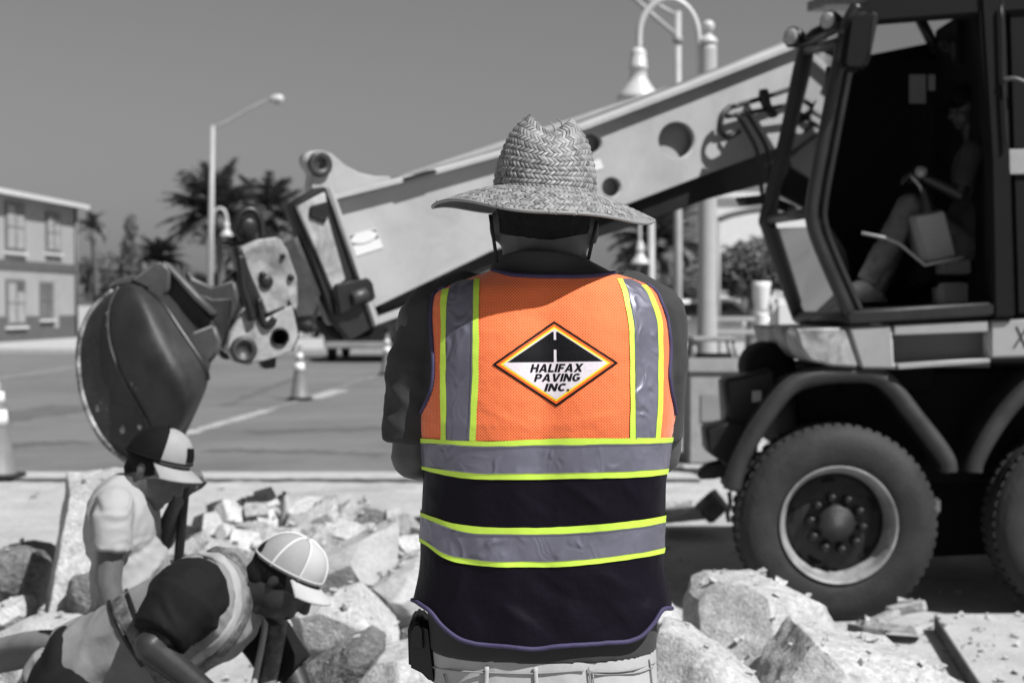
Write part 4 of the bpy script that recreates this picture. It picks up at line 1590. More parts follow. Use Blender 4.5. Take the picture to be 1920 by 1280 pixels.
BK = plate('pivot_bracket', [(470, 565), (492, 602), (531, 580), (545, 572), (557, 628), (546, 657), (520, 668), (492, 676), (462, 684), (440, 678), (424, 652), (432, 622), (450, 590)],
           HP, 0.12, M['worn'], HD, front=0.03, holes=[circ_px(522, 632, 17)], bevel=0.008)
plate('bracket_far', [(470, 565), (545, 572), (557, 628), (546, 657), (492, 676), (440, 678), (424, 652), (450, 590)], HP, 0.1, M['black'], HD, front=-0.3, bevel=0.008)
plate('bracket_side', [(540, 560), (556, 590), (560, 630), (548, 660), (543, 655), (556, 628)], HP, 0.3, M['black'], HD, front=0.02, bevel=0.004)
lathe('pivot_pin', [(0.062, 0), (0.068, .01), (0.068, .035), (0.058, .045), (0.04, .045), (0.038, .03), (0.002, .03)], HP.w(*HP.uv(453, 655), .03), HP.n, M['steel'], BK, 28)
lathe('pin_tube', [(0.040, -0.3), (0.046, -0.3), (0.046, 0.012), (0.040, 0.012)], HP.w(*HP.uv(522, 632), .03), HP.n, M['black'], BK, 28, closed=True)
plate('stop_block', [(489, 672), (520, 664), (519, 690), (498, 692)], HP, 0.12, M['black'], HD, front=-0.02, bevel=0.006)
plate('link_arm', [(432, 520), (452, 505), (470, 545), (488, 590), (470, 625), (440, 668), (420, 650), (414, 600), (424, 560)], HP, 0.16, M['frame'], HD, front=-0.06, bevel=0.012)
bar('head_hose', [HP.w(*HP.uv(x, y), -.1) for x, y in ((468, 455), (452, 425), (458, 398), (480, 392), (496, 412), (500, 446))], 0.022, M['black'], HD)
bar('head_hose', [HP.w(*HP.uv(x, y), .05) for x, y in ((470, 600), (462, 570), (452, 540), (450, 510), (446, 480))], 0.024, M['black'], HD)
bar('head_hose', [HP.w(*HP.uv(x, y), .04) for x, y in ((482, 560), (486, 590), (492, 606), (500, 610), (512, 596))], 0.02, M['black'], HD)
lathe('hose_fitting', [(0.03, 0), (0.05, .01), (0.05, .06), (0.03, .07)], HP.w(*HP.uv(470, 425), -.1), HP.n, M['black'], HD, 14)

# ---- bucket: a bulging lofted shell, cutting rim, back plate with ribs and ears
BU = thing_part('bucket', EX, P(270, 680, 6.4))


def loft(name, curves, mat, parent, thick=0.02, cols=8, rows=5, smooth=True):
    rowsP = []
    C = [smooth_path([P(*q) for q in c], rows) for c in curves]
    n = len(C[0])
    grid = []
    for i in range(n):
        grid.append(smooth_path([c[i] for c in C], cols))
    m = len(grid[0])
    V = [p for g in grid for p in g]
    F = [(i * m + j, i * m + j + 1, (i + 1) * m + j + 1, (i + 1) * m + j) for i in range(n - 1) for j in range(m - 1)]
    bm = bmesh.new()
    vs = [bm.verts.new(v) for v in V]
    for f in F:
        bm.faces.new([vs[k] for k in f])
    bmesh.ops.recalc_face_normals(bm, faces=bm.faces)
    nrm = sum((f.normal for f in bm.faces), Vector())
    if nrm.y > 0:
        bmesh.ops.reverse_faces(bm, faces=bm.faces)
    bmesh.ops.solidify(bm, geom=bm.faces[:], thickness=thick)
    return bmobj(name, bm, mat, parent, smooth), C


cA = [(212, 545, 6.62), (170, 585, 6.60), (149, 645, 6.56), (150, 715, 6.52), (166, 775, 6.48), (196, 828, 6.45), (236, 862, 6.44)]
cB = [(222, 537, 6.50), (204, 580, 6.46), (206, 645, 6.42), (232, 712, 6.38), (266, 772, 6.36), (286, 822, 6.38), (272, 862, 6.44)]
cC = [(248, 532, 6.46), (262, 562, 6.34), (285, 622, 6.26), (318, 690, 6.21), (345, 750, 6.26), (335, 805, 6.38), (300, 850, 6.52)]
cD = [(276, 546, 6.54), (306, 572, 6.48), (340, 622, 6.44), (376, 676, 6.42), (388, 705, 6.44), (384, 735, 6.52), (340, 832, 6.66)]
sd_, C0 = loft('side_plate', [cA, cB], M['bucket'], BU)
sh, C1 = loft('shell', [cB, cC, cD], M['bucket'], BU)
C = [C0[0], C0[1], C1[1], C1[2]]
tube('weld_seam', C0[1], 0.008, M['steel'], BU, 6)
tube('cutting_rim', C[0], 0.014, M['edge'], BU, 8)
tube('weld_seam', C[3][:22], 0.014, M['frame'], BU, 8)
# top and rear of the bucket, going back and up from the seam
far = Vector((-0.06, 0.45, 0.14))
cE = [(q[0], q[1], q[2]) for q in cD]
V, F = [], []
seam = C[3][:22]
for p in seam:
    V += [p, p + far]
for i in range(len(seam) - 1):
    F.append((2 * i, 2 * i + 1, 2 * i + 3, 2 * i + 2))
bm = bmesh.new()
vs = [bm.verts.new(v) for v in V]
for f in F:
    bm.faces.new([vs[k] for k in f])
bmesh.ops.solidify(bm, geom=bm.faces[:], thickness=0.02)
bmesh.ops.recalc_face_normals(bm, faces=bm.faces)
bmobj('back_sheet', bm, M['bucket_top'], BU, False)
plate('top_cap', [(190, 545), (215, 524), (248, 515), (282, 517), (296, 548), (250, 533), (222, 537)], YP(6.62), 0.5, M['bucket_top'], BU, bevel=0.01)
plate('hinge_plate', [(242, 526), (288, 492), (304, 491), (318, 505), (316, 540), (302, 566), (280, 545)], YP(6.60), 0.06, M['bucket_top'], BU, bevel=0.012)
plate('hinge_web', [(306, 500), (318, 505), (366, 556), (396, 600), (404, 622), (350, 626), (332, 600), (300, 564), (314, 540)], YP(6.66), 0.05, M['bucket'], BU, bevel=0.008)
plate('hinge_rim', [(300, 491), (312, 492), (368, 552), (402, 586), (396, 594), (362, 562)], YP(6.62), 0.1, M['bucket_top'], BU, bevel=0.006)
plate('lower_cheek', [(346, 628), (400, 608), (412, 640), (408, 660), (384, 690), (366, 660)], YP(6.58), 0.06, M['bucket_top'], BU, bevel=0.01)
plate('ear_plate', [(345, 500), (362, 522), (398, 538), (438, 525), (446, 560), (428, 604), (416, 650), (398, 610), (372, 568), (352, 536)], YP(6.80), 0.06, M['bucket_top'], BU, bevel=0.01)
plate('ear_plate', [(362, 545), (398, 560), (436, 560), (430, 602), (420, 650), (404, 628), (384, 590)], YP(6.70), 0.05, M['bucket'], BU, bevel=0.01)
for (x, y, w) in ((205, 590, 7), (199, 602, 4), (211, 600, 4), (207, 614, 8), (190, 757, 7), (184, 766, 5), (201, 767, 5), (208, 792, 6), (270, 775, 9), (256, 728, 5), (165, 676, 6), (248, 720, 5), (176, 640, 4), (230, 805, 5), (262, 800, 4)):
    h_, n_ = None, None
    base_ = wloc(sh)
    ok_h, loc_, nor_, _i = sd_.ray_cast(Vector((0, 0, CAMH)) - base_, ray(x, y).normalized())
    if not ok_h:
        ok_h, loc_, nor_, _i = sh.ray_cast(Vector((0, 0, CAMH)) - base_, ray(x, y).normalized())
    if ok_h:
        if nor_.y > 0:
            nor_ = -nor_
        t1 = (Vector((rnd.uniform(-.5, .5), 0, 1)) - nor_ * nor_.z).normalized() * rnd.uniform(1, 1.9)
        t2 = nor_.cross(t1).normalized()
        rr_ = w * rnd.choice((.5, .8, 1.2, 2.2)) * 6.4 / FPX / 2
        ring = [loc_ + base_ + nor_ * .002 + (t1 * math.cos(a) * rnd.uniform(.5, 1.1) + t2 * math.sin(a) * rnd.uniform(.5, 1.3)) * rr_ for a in [k * .5712 for k in range(11)]]
        mobj('bare_chip', ring, [tuple(range(11))], M['edge'], BU)
# ---- front outrigger hoses etc. kept dark under the turret
plate('turntable', [(1560, 690), (1760, 684), (1750, 735), (1580, 740)], YP(8.0), 1.2, M['blackmatte'], EX, bevel=0.02)

# ================================================================== RUBBLE


def rock(name, pts, label, cat='rubble', group=None, mat=None, cut=0.035, amp=0.010, bev=0.012, seed=0, sc=11.0, origin=None, chips=6):
    bm = bmesh.new()
    hull_into(bm, [Vector(p) for p in pts])
    rr = random.Random(seed * 13 + 5)
    ctr = sum((v.co for v in bm.verts), Vector()) / len(bm.verts)
    for _ in range(chips):
        n = Vector((rr.uniform(-1, 1), rr.uniform(-1, .35), rr.uniform(-.3, 1))).normalized()
        far_ = max((v.co - ctr).dot(n) for v in bm.verts)
        pc = ctr + n * far_ * rr.uniform(.74, .93)
        bmesh.ops.bisect_plane(bm, geom=bm.verts[:] + bm.edges[:] + bm.faces[:], plane_co=pc, plane_no=n, clear_outer=True)
        keep = [v.co.copy() for v in bm.verts]
        bm.free()
        bm = bmesh.new()
        hull_into(bm, keep)
    bmesh.ops.dissolve_limit(bm, angle_limit=math.radians(16), verts=bm.verts, edges=bm.edges)
    bmesh.ops.recalc_face_normals(bm, faces=bm.faces)
    bevel_bm(bm, bev * .3, 1, 15)
    bmesh.ops.triangulate(bm, faces=bm.faces)
    for it in range(5):
        es = [e for e in bm.edges if e.calc_length() > cut]
        if not es or len(bm.faces) > 9000:
            break
        bmesh.ops.subdivide_edges(bm, edges=es, cuts=1)
        bmesh.ops.triangulate(bm, faces=[f for f in bm.faces if len(f.verts) > 3])
    bm.normal_update()
    off = Vector((seed * 3.1, seed * 1.7, 0))
    for v in bm.verts:
        q = v.co + off
        d = noise.fractal(q * sc, 0.9, 2.1, 4, noise_basis='PERLIN_ORIGINAL')
        e = noise.noise(q * 3.2)
        v.co += v.normal * (amp * .95 * d + amp * .3 * e)
    zmin = min(v.co.z for v in bm.verts)
    cx = sum(v.co.x for v in bm.verts) / len(bm.verts)
    cy = sum(v.co.y for v in bm.verts) / len(bm.verts)
    o = bmobj(name, bm, mat or M['broken'], None, True, (cx, cy, zmin))
    try:
        o.data.set_sharp_from_angle(angle=math.radians(24))
    except Exception:
        pass
    return tag(o, label, cat, group)


def chunk(pxpts, Y, thick, ridge=(), inset=0.8, drop=None):
    """photo outline at depth Y -> solid point cloud with a smaller back"""
    pts = []
    fr = [P(p[0], p[1], Y + (p[2] if len(p) > 2 else 0)) for p in pxpts]
    c = sum(fr, Vector()) / len(fr)
    for p in fr:
        pts.append(p)
        pts.append(Vector((c.x + (p.x - c.x) * inset, p.y + thick, c.z + (p.z - c.z) * (inset + .1))))
    for r in ridge:
        pts.append(P(r[0], r[1], Y + r[2]))
    return pts


G_BIG = 'large broken slabs of concrete'
# right of the hatted worker
rock('concrete_slab', chunk([(1281, 1150), (1300, 1112), (1328, 1097), (1378, 1112), (1420, 1112), (1470, 1096), (1500, 1104), (1545, 1136), (1580, 1188), (1582, 1290), (1540, 1430), (1300, 1440), (1284, 1260)], 5.3, 0.42,
     [(1330, 1160, -.2), (1460, 1165, -.2), (1345, 1300, -.32), (1470, 1290, -.26), (1400, 1440, -.3)]),
     'largest pale concrete boulder in front of the near truck wheel', 'rubble', G_BIG, seed=1)
rock('concrete_slab', chunk([(1452, 1230), (1490, 1196), (1560, 1205), (1640, 1214), (1740, 1245), (1800, 1275), (1860, 1310), (1850, 1440), (1460, 1450), (1420, 1310)], 4.6, 0.40,
     [(1480, 1300, -.2), (1600, 1270, -.15), (1760, 1320, -.15)]), 'speckled concrete slab lying along the bottom right of the boulder', 'rubble', G_BIG, seed=2, amp=0.013)
rock('concrete_slab', chunk([(1205, 1215), (1262, 1205), (1330, 1222), (1400, 1262), (1460, 1310), (1440, 1450), (1190, 1450)], 4.2, 0.45,
     [(1250, 1290, -.1), (1370, 1320, -.1)]), 'rough concrete slab at the bottom beside the worker right pocket', 'rubble', G_BIG, seed=3, amp=0.013)
rock('concrete_slab', chunk([(1215, 1140), (1262, 1145), (1282, 1160), (1278, 1196), (1240, 1210), (1210, 1215)], 4.9, 0.3, [(1245, 1170, -.05)]),
     'small concrete chunk between the worker hem and the boulder', 'rubble', G_BIG, seed=4)
# left of the hatted worker
rock('concrete_slab', chunk([(598, 1052), (660, 1020), (722, 992), (742, 988), (750, 1005), (742, 1070), (700, 1100), (640, 1115), (560, 1130), (540, 1110)], 6.3, 0.5,
     [(640, 1090, -.12), (720, 1060, -.1)]), 'smooth pale slab tilted up behind the white cap', 'rubble', G_BIG, mat=M['concrete'], seed=5, amp=0.006)
rock('concrete_slab', chunk([(676, 1118), (730, 1082), (770, 1072), (840, 1080), (860, 1170), (800, 1200), (745, 1200), (690, 1150)], 5.9, 0.45,
     [(740, 1130, -.12), (800, 1140, -.12)]), 'bright flat slab left of the worker hem', 'rubble', G_BIG, mat=M['concrete'], seed=6, amp=0.008)
rock('concrete_slab', chunk([(545, 1150), (600, 1118), (672, 1122), (742, 1178), (750, 1212), (730, 1236), (660, 1250), (580, 1262), (552, 1240)], 5.4, 0.4,
     [(600, 1180, -.14), (690, 1200, -.16)]), 'pale chunk of concrete below the white cap peak', 'rubble', G_BIG, seed=7)
rock('concrete_slab', chunk([(560, 1262), (620, 1225), (690, 1205), (720, 1225), (712, 1270), (660, 1330), (560, 1360)], 5.0, 0.4, [(620, 1270, -.12)]),
     'dark speckled lump of concrete at the bottom left of the holster', 'rubble', G_BIG, mat=M['broken_dark'], seed=8, amp=0.014)
rock('concrete_slab', chunk([(660, 1300), (700, 1250), (760, 1236), (840, 1245), (880, 1300), (860, 1430), (660, 1430)], 4.6, 0.4, [(740, 1290, -.1)]),
     'low pale chunk under the black holster', 'rubble', G_BIG, seed=9)
rock('concrete_slab', chunk([(735, 1060), (790, 1030), (850, 1035), (860, 1080), (800, 1100), (745, 1095)], 6.8, 0.3, [(780, 1060, -.05)]),
     'pale chunk tucked against the worker left side', 'rubble', G_BIG, seed=10)
rock('concrete_slab', chunk([(742, 1190), (800, 1182), (860, 1190), (850, 1250), (760, 1262), (735, 1230)], 5.7, 0.3, []),
     'dark lump of concrete behind the black holster', 'rubble', G_BIG, mat=M['broken_dark'], seed=44)
# tall leaning slab and its neighbours at the left
TS = [P(142, 872, 6.0), P(160, 858, 6.05), P(200, 856, 6.1), P(240, 872, 6.15), P(262, 900, 6.2), P(275, 1170, 6.0), P(100, 1185, 5.85), P(92, 1150, 5.8),
      P(128, 885, 6.45), P(62, 1165, 6.3), P(44, 1190, 6.3), P(250, 890, 6.55), P(270, 1190, 6.5), P(70, 1400, 5.8), P(270, 1400, 5.95), P(40, 1400, 6.2)]
rock('concrete_slab', TS, 'tall leaning slab of speckled concrete behind the man in the pale shirt', 'rubble', G_BIG, seed=11, amp=0.012, chips=1)
rock('concrete_slab', chunk([(-40, 1040), (20, 1032), (70, 1040), (84, 1060), (66, 1150), (20, 1160), (-40, 1150)], 6.6, 0.4, [(10, 1090, -.08)]),
     'dark broken block at the far left edge', 'rubble', G_BIG, mat=M['broken_dark'], seed=12)
rock('concrete_slab', chunk([(-30, 1145), (20, 1138), (40, 1160), (30, 1185), (-30, 1190)], 6.0, 0.3, [(0, 1165, -.06)]),
     'small white chunk below the dark block at the left edge', 'rubble', G_BIG, seed=13)
rock('concrete_slab', chunk([(-40, 1200), (40, 1168), (130, 1160), (200, 1180), (210, 1300), (-40, 1330)], 5.6, 0.4, [(60, 1220, -.1), (150, 1220, -.1)]),
     'broad pale slab behind the ribbed hose', 'rubble', G_BIG, mat=M['concrete'], seed=14, amp=0.008)
rock('concrete_slab', chunk([(-40, 1250), (60, 1240), (110, 1262), (100, 1400), (-40, 1420)], 4.9, 0.3, [(30, 1290, -.05)]),
     'pale slab below the ribbed hose in the corner', 'rubble', G_BIG, seed=15)
rock('concrete_slab', chunk([(120, 1080), (165, 1082), (180, 1120), (170, 1160), (128, 1165)], 5.75, 0.12, [(150, 1120, -.04)]),
     'dark weathered fragment leaning on the tall slab', 'rubble', G_BIG, mat=M['broken_dark'], seed=16)
# heap of pavers and small chunks between the workers and the road
G_PILE = 'chunks in the paver heap'
heap = [  # px, py, w, h, mat, tilt
    (395, 985, 60, 34, 'broken', 10), (430, 965, 46, 26, 'brick_a', -20), (452, 960, 40, 46, 'broken', 35), (480, 952, 46, 20, 'brick_b', 5),
    (505, 975, 56, 22, 'brick_a', -8), (500, 940, 40, 22, 'brick_a', 12), (545, 960, 44, 26, 'brick_b', -25), (585, 972, 110, 24, 'brick_a', 24),
    (610, 1000, 50, 26, 'broken', 0), (640, 965, 46, 24, 'brick_b', 30), (590, 945, 40, 22, 'brick_a', -10), (655, 1000, 52, 28, 'broken', -5), (700, 978, 66, 40, 'broken_dark', 4),
    (740, 965, 40, 26, 'broken', 20), (760, 990, 46, 30, 'brick_b', 35), (620, 945, 34, 20, 'brick_b', 15), (470, 992, 60, 22, 'brick_b', 3), (540, 1000, 60, 22, 'brick_a', 6),
    (425, 1000, 46, 26, 'broken', -15), (560, 985, 50, 18, 'brick_b', 12), (660, 1025, 44, 24, 'brick_b', 8), (700, 1015, 44, 24, 'brick_a', -14), (775, 1030, 50, 30, 'brick_a', 18),
    (380, 1005, 50, 26, 'broken', 12), (512, 1020, 60, 26, 'broken', -4), (595, 1025, 54, 24, 'brick_a', 4), (455, 1020, 60, 26, 'brick_a', -10), (735, 1000, 34, 26, 'broken_dark', 40),
    (345, 1012, 44, 22, 'broken', -8), (408, 958, 40, 22, 'broken', 18), (528, 968, 30, 40, 'broken', 12), (566, 958, 34, 30, 'broken', -30), (628, 984, 44, 20, 'broken', 14), (688, 1000, 40, 22, 'broken', 8), (492, 1002, 44, 26, 'broken', 20), (575, 1012, 40, 20, 'broken', -12),
    (360, 1030, 60, 30, 'broken', 6), (415, 1035, 60, 28, 'brick_b', -6), (548, 938, 30, 18, 'brick_b', 0), (670, 950, 34, 20, 'broken', -18), (800, 1000, 40, 30, 'broken', 10)]
r_ = random.Random(5)
HEAPLB = {0: 'leftmost pale chunk of the paver heap beside the shovel handle', 2: 'upright pale chunk near the left end of the paver heap', 7: 'longest paver slanting across the middle of the heap',
          12: 'large dark squarish block at the right end of the paver heap', 38: 'topmost small paver on the heap', 5: 'flat paver on top of the left half of the heap', 3: 'dark paver topping the left peak of the heap',
          22: 'rightmost paver of the heap, against the worker left side', 27: 'small dark tilted chunk right of the large dark block', 40: 'pale chunk half hidden by the hatted worker left side'}
for i, (x, y, w, h, mt, ti) in enumerate(heap):
    Y = 8.15 - (y - 940) * 0.006 + r_.uniform(-.08, .08)
    c = P(x, y, Y)
    s = Y / FPX
    sx, sz = w * s / 2, h * s / 2
    sy = r_.uniform(0.07, 0.12)
    R = Matrix.Rotation(math.radians(-ti), 3, Vector((0, 1, 0))) @ Matrix.Rotation(r_.uniform(-.9, .9), 3, 'Z') @ Matrix.Rotation(r_.uniform(-.1, .75), 3, 'X')
    j = 0.12 if mt.startswith('brick') else 0.4
    pts = [c + R @ Vector((sx * a * r_.uniform(1 - j, 1), sy * b * r_.uniform(1 - j, 1), sz * d * r_.uniform(1 - j, 1))) for a in (-1, 1) for b in (-1, 1) for d in (-1, 1)]
    rock('paver' if mt.startswith('brick') else 'concrete_chunk', pts,
         HEAPLB[i] if i in HEAPLB else 'grey broken paver in the heap behind the capped workers' if mt.startswith('brick') else ('dark squarish chunk in the paver heap' if mt == 'broken_dark' else 'pale jagged concrete chunk in the heap behind the capped workers'),
         'paver' if mt.startswith('brick') else 'rubble', G_PILE, M[mt], 0.06, 0.006, 0.006, i + 20, 14, chips=3)
# heap body: loose grit the chunks rest on
V, F = [], []
nx, ny = 60, 24
for j in range(ny + 1):
    for i in range(nx + 1):
        x = -2.15 + 2.2 * i / nx
        y = 6.95 + 1.9 * j / ny
        u = 2 * i / nx - 1
        v = 2 * j / ny - 1
        e = max(0, 1 - u * u) ** 0.7 * max(0, 1 - v * v) ** 0.8
        V.append((x, y, -0.06 + 0.46 * e * (1 + 0.25 * nz((x, y, 3), 3.5))))
for j in range(ny):
    for i in range(nx):
        F.append((j * (nx + 1) + i, j * (nx + 1) + i + 1, (j + 1) * (nx + 1) + i + 1, (j + 1) * (nx + 1) + i))
tag(mobj('rubble_mound', V, F, gmat('grit', 0.33, 0.95, var=0.4, scale=9, bump=1.0, bscale=18, speck=0.4, sscale=25, dist=0.05), smooth=True), 'loose grit under the heap of pavers', 'rubble', None, 'stuff')
G_SM = 'scattered grit and small chunks'
# bits by the wheel, right-hand slab with sawn edge
sl = [PG(1752, 1150, 0.07), PG(1850, 1282, 0.07), PG(1930, 1420, 0.07), PG(2500, 1420, 0.07), PG(2300, 1148, 0.07)]
bm = bmesh.new()
hull_into(bm, sl + [p - Vector((0, 0, 0.16)) for p in sl])
bevel_bm(bm, 0.003, 1)
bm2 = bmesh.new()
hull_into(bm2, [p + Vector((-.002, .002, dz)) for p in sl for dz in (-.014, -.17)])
PS = bm
SLB = tag(bmobj('pavement_slab', bm, M['concrete'], None, False, sl[1] - Vector((0, 0, .16))), 'sawn pavement slab in the lower right corner', None, None, 'structure')
bmobj('slab_face_shade', bm2, M['soil_shade'], SLB)  # dark shell over the slab's cut face, painting its shade deeper
sl = [PG(1610, 1196, -0.02), PG(1800, 1154, -0.02), PG(1900, 1282, -0.02), PG(1980, 1400, -0.02), PG(1500, 1400, -0.02)]
bm = bmesh.new()
hull_into(bm, sl + [p - Vector((0, 0, 0.12)) for p in sl])
bevel_bm(bm, 0.012, 2)
tag(bmobj('pavement_slab', bm, M['concrete'], None, False, sl[1] - Vector((0, 0, .12))), 'lower broken pavement slab beside the near truck wheel', None, None, 'structure')
for i, (x, y, w, h, ti, lb) in enumerate(((1668, 1175, 124, 16, -4, 'long flat plank of concrete wedged before the near truck wheel'),
                                          (1700, 1140, 70, 20, 14, 'flat chip leaning against the near tyre'),
                                          (1655, 1158, 52, 14, 22, 'thin sliver of concrete under the near tyre'),
                                          (1620, 1180, 44, 16, -12, 'small dark chip left of the concrete plank'),
                                          (1285, 965, 90, 26, 10, 'flat pale slab on the ground right of the worker waist'),
                                          (1262, 948, 60, 14, 2, 'thin slab behind the worker right hip'),
                                          (1335, 950, 50, 50, 40, 'dark triangular piece standing left of the front tyre'))):
    Y = {4: 10.4, 5: 11.0, 6: 10.3}.get(i, 7.25 - (y - 1150) * 0.008)
    c = P(x, y, Y)
    s = Y / FPX
    R = Matrix.Rotation(math.radians(-ti), 3, Vector((0, 1, 0))) @ Matrix.Rotation(r_.uniform(-.3, .3), 3, 'Z') @ Matrix.Rotation(-0.2, 3, 'X')
    pts = [c + R @ Vector((w * s / 2 * a * r_.uniform(.8, 1), (.2 if i > 3 else .12) * b * r_.uniform(.7, 1), h * s / 2 * d * r_.uniform(.8, 1))) for a in (-1, 1) for b in (-1, 1) for d in (-1, 1)]
    rock('concrete_chip', pts, lb, 'rubble', 'flat chips beside the truck', M['broken_dark'] if i in (3, 6) else M['broken'], 0.05, 0.005, 0.006, 70 + i, 14, chips=2)
# crumbs on the ground
cr_me = []
for v in range(4):
    bm = bmesh.new()
    hull_into(bm, [Vector((r_.uniform(-1, 1), r_.uniform(-1, 1), r_.uniform(-.7, .9))) for _ in range(10)])
    me = bpy.data.meshes.new('crumb')
    bm.to_mesh(me)
    bm.free()
    me.materials.append(M['broken'] if v < 3 else M['broken_dark'])
    cr_me.append(me)
geoV, geoF = [], []
for i in range(700):
    x, y = r_.uniform(-4.5, 4.5), r_.uniform(5.6, 12.8)
    if x > 0.3 and y < 6.8:
        pass
    s = 0.006 + 0.03 * r_.random() ** 4
    z = ground_z(x, y)
    me = cr_me[i % 4]
    R = Matrix.Rotation(r_.uniform(0, 6.28), 3, 'Z')
    b = len(geoV)
    geoV += [R @ v.co * s + Vector((x, y, z + s * .3)) for v in me.vertices]
    geoF += [tuple(q + b for q in p.vertices) for p in me.polygons]
tag(mobj('grit', geoV, geoF, M['broken']), 'loose crumbs of concrete scattered over the ground', 'rubble', None, 'stuff')

# ribbed hose at the left edge
hp = smooth_path([P(-260, 1268, 4.75), P(-140, 1252, 4.7), P(0, 1228, 4.6), P(60, 1216, 4.5), P(112, 1216, 4.4), P(150, 1225, 4.36), P(215, 1262, 4.4), P(240, 1400, 4.4)], 26)
hr = [0.052 + (0.006 if i % 2 else -0.006) for i in range(len(hp))]
ho = tube('ribbed_hose', hp, hr, M['hose'], None, 18, origin=hp[0])
tag(ho, 'thick ribbed hose curving in from the left edge', 'hose')

# ================================================================== PEOPLE


def fr_of(f, u):
    f = Vector(f).normalized()
    u = Vector(u)
    u = (u - f * u.dot(f)).normalized()
    s = f.cross(u)
    return f, u, s


def head_prims(c, f, u, k=1.0):
    """c = head centre, f = where the face looks, u = up"""
    f, u, s = fr_of(f, u)
    c = Vector(c)

    def q(a, b, d=0.0):
        return c + (f * a + u * b + s * d) * k
    E = (f, u, s)
    pr = [('ell', q(-.012, .028), (.096 * k, .088 * k, .075 * k), E),
          ('ell', q(.022, -.03), (.072 * k, .085 * k, .062 * k), E),
          ('cap', q(.062, -.088), .026 * k, q(.02, -.075), .045 * k),
          ('cap', q(.085, .018), .014 * k, q(.107, -.02), .015 * k),
          ('ell', q(.102, -.024), (.018 * k, .011 * k, .017 * k), E),
          ('ell', q(.082, -.052), (.018 * k, .009 * k, .024 * k), E),
          ('ell', q(.080, -.064), (.017 * k, .009 * k, .022 * k), E),
          ('cap', q(.078, .034, .03), .014 * k, q(.078, .034, -.03), .014 * k)]
    for sg in (-1, 1):
        pr.append(('ell', q(-.012, -.006, sg * .070), (.014 * k, .026 * k, .009 * k), E))
        pr.append(('ell', q(.055, -.022, sg * .04), (.022 * k, .016 * k, .014 * k), E))
    return pr


def eyes(parent, c, f, u, k=1.0):
    f, u, s = fr_of(f, u)
    for sg in (-1, 1):
        p = Vector(c) + (f * .074 + u * .012 + s * sg * .031) * k
        pts = sphere_pts(p, .010 * k, 2)
        bm = bmesh.new()
        hull_into(bm, pts)
        bmobj('eye', bm, M['black'], parent, True)


def hand_prims(wrist, d, n, curl=(0.5, 0.7, 0.6), size=1.0, thumb=1.0, spread=0.0):
    """d = wrist to knuckles, n = the way the palm faces"""
    d, n, s = fr_of(d, n)
    w = Vector(wrist)
    pr = []
    pl = .085 * size
    pr.append(('hull', [w + d * a + s * b + n * e for a, b in ((0, -.026 * size), (0, .026 * size), (pl, -.04 * size), (pl, .04 * size)) for e in (-.013 * size, .013 * size)]))
    pr.append(('cap', w + d * .02, .02 * size, w + d * .07 * size, .018 * size))
    for i, (b, L) in enumerate(((-.033, .072), (-.011, .082), (.011, .077), (.033, .060))):
        p = w + d * pl + s * b * size
        dd = d.copy()
        ang = 0
        for j, fr in enumerate((.45, .32, .23)):
            ang += curl[j]
            q = p + (d * math.cos(ang) + n * math.sin(ang) + s * spread * (i - 1.5)) * L * fr * 1.15 * size
            pr.append(('cap', p, (.0098 - .0008 * j) * size, q, (.009 - .0008 * j) * size))
            p = q
    p = w + d * .025 * size - s * .03 * size * thumb
    q = p + (d * .6 - s * .6 * thumb + n * .5).normalized() * .042 * size
    r = q + (d * .8 + n * .6).normalized() * .032 * size
    pr += [('cap', p, .014 * size, q, .011 * size), ('cap', q, .0105 * size, r, .009 * size)]
    return pr


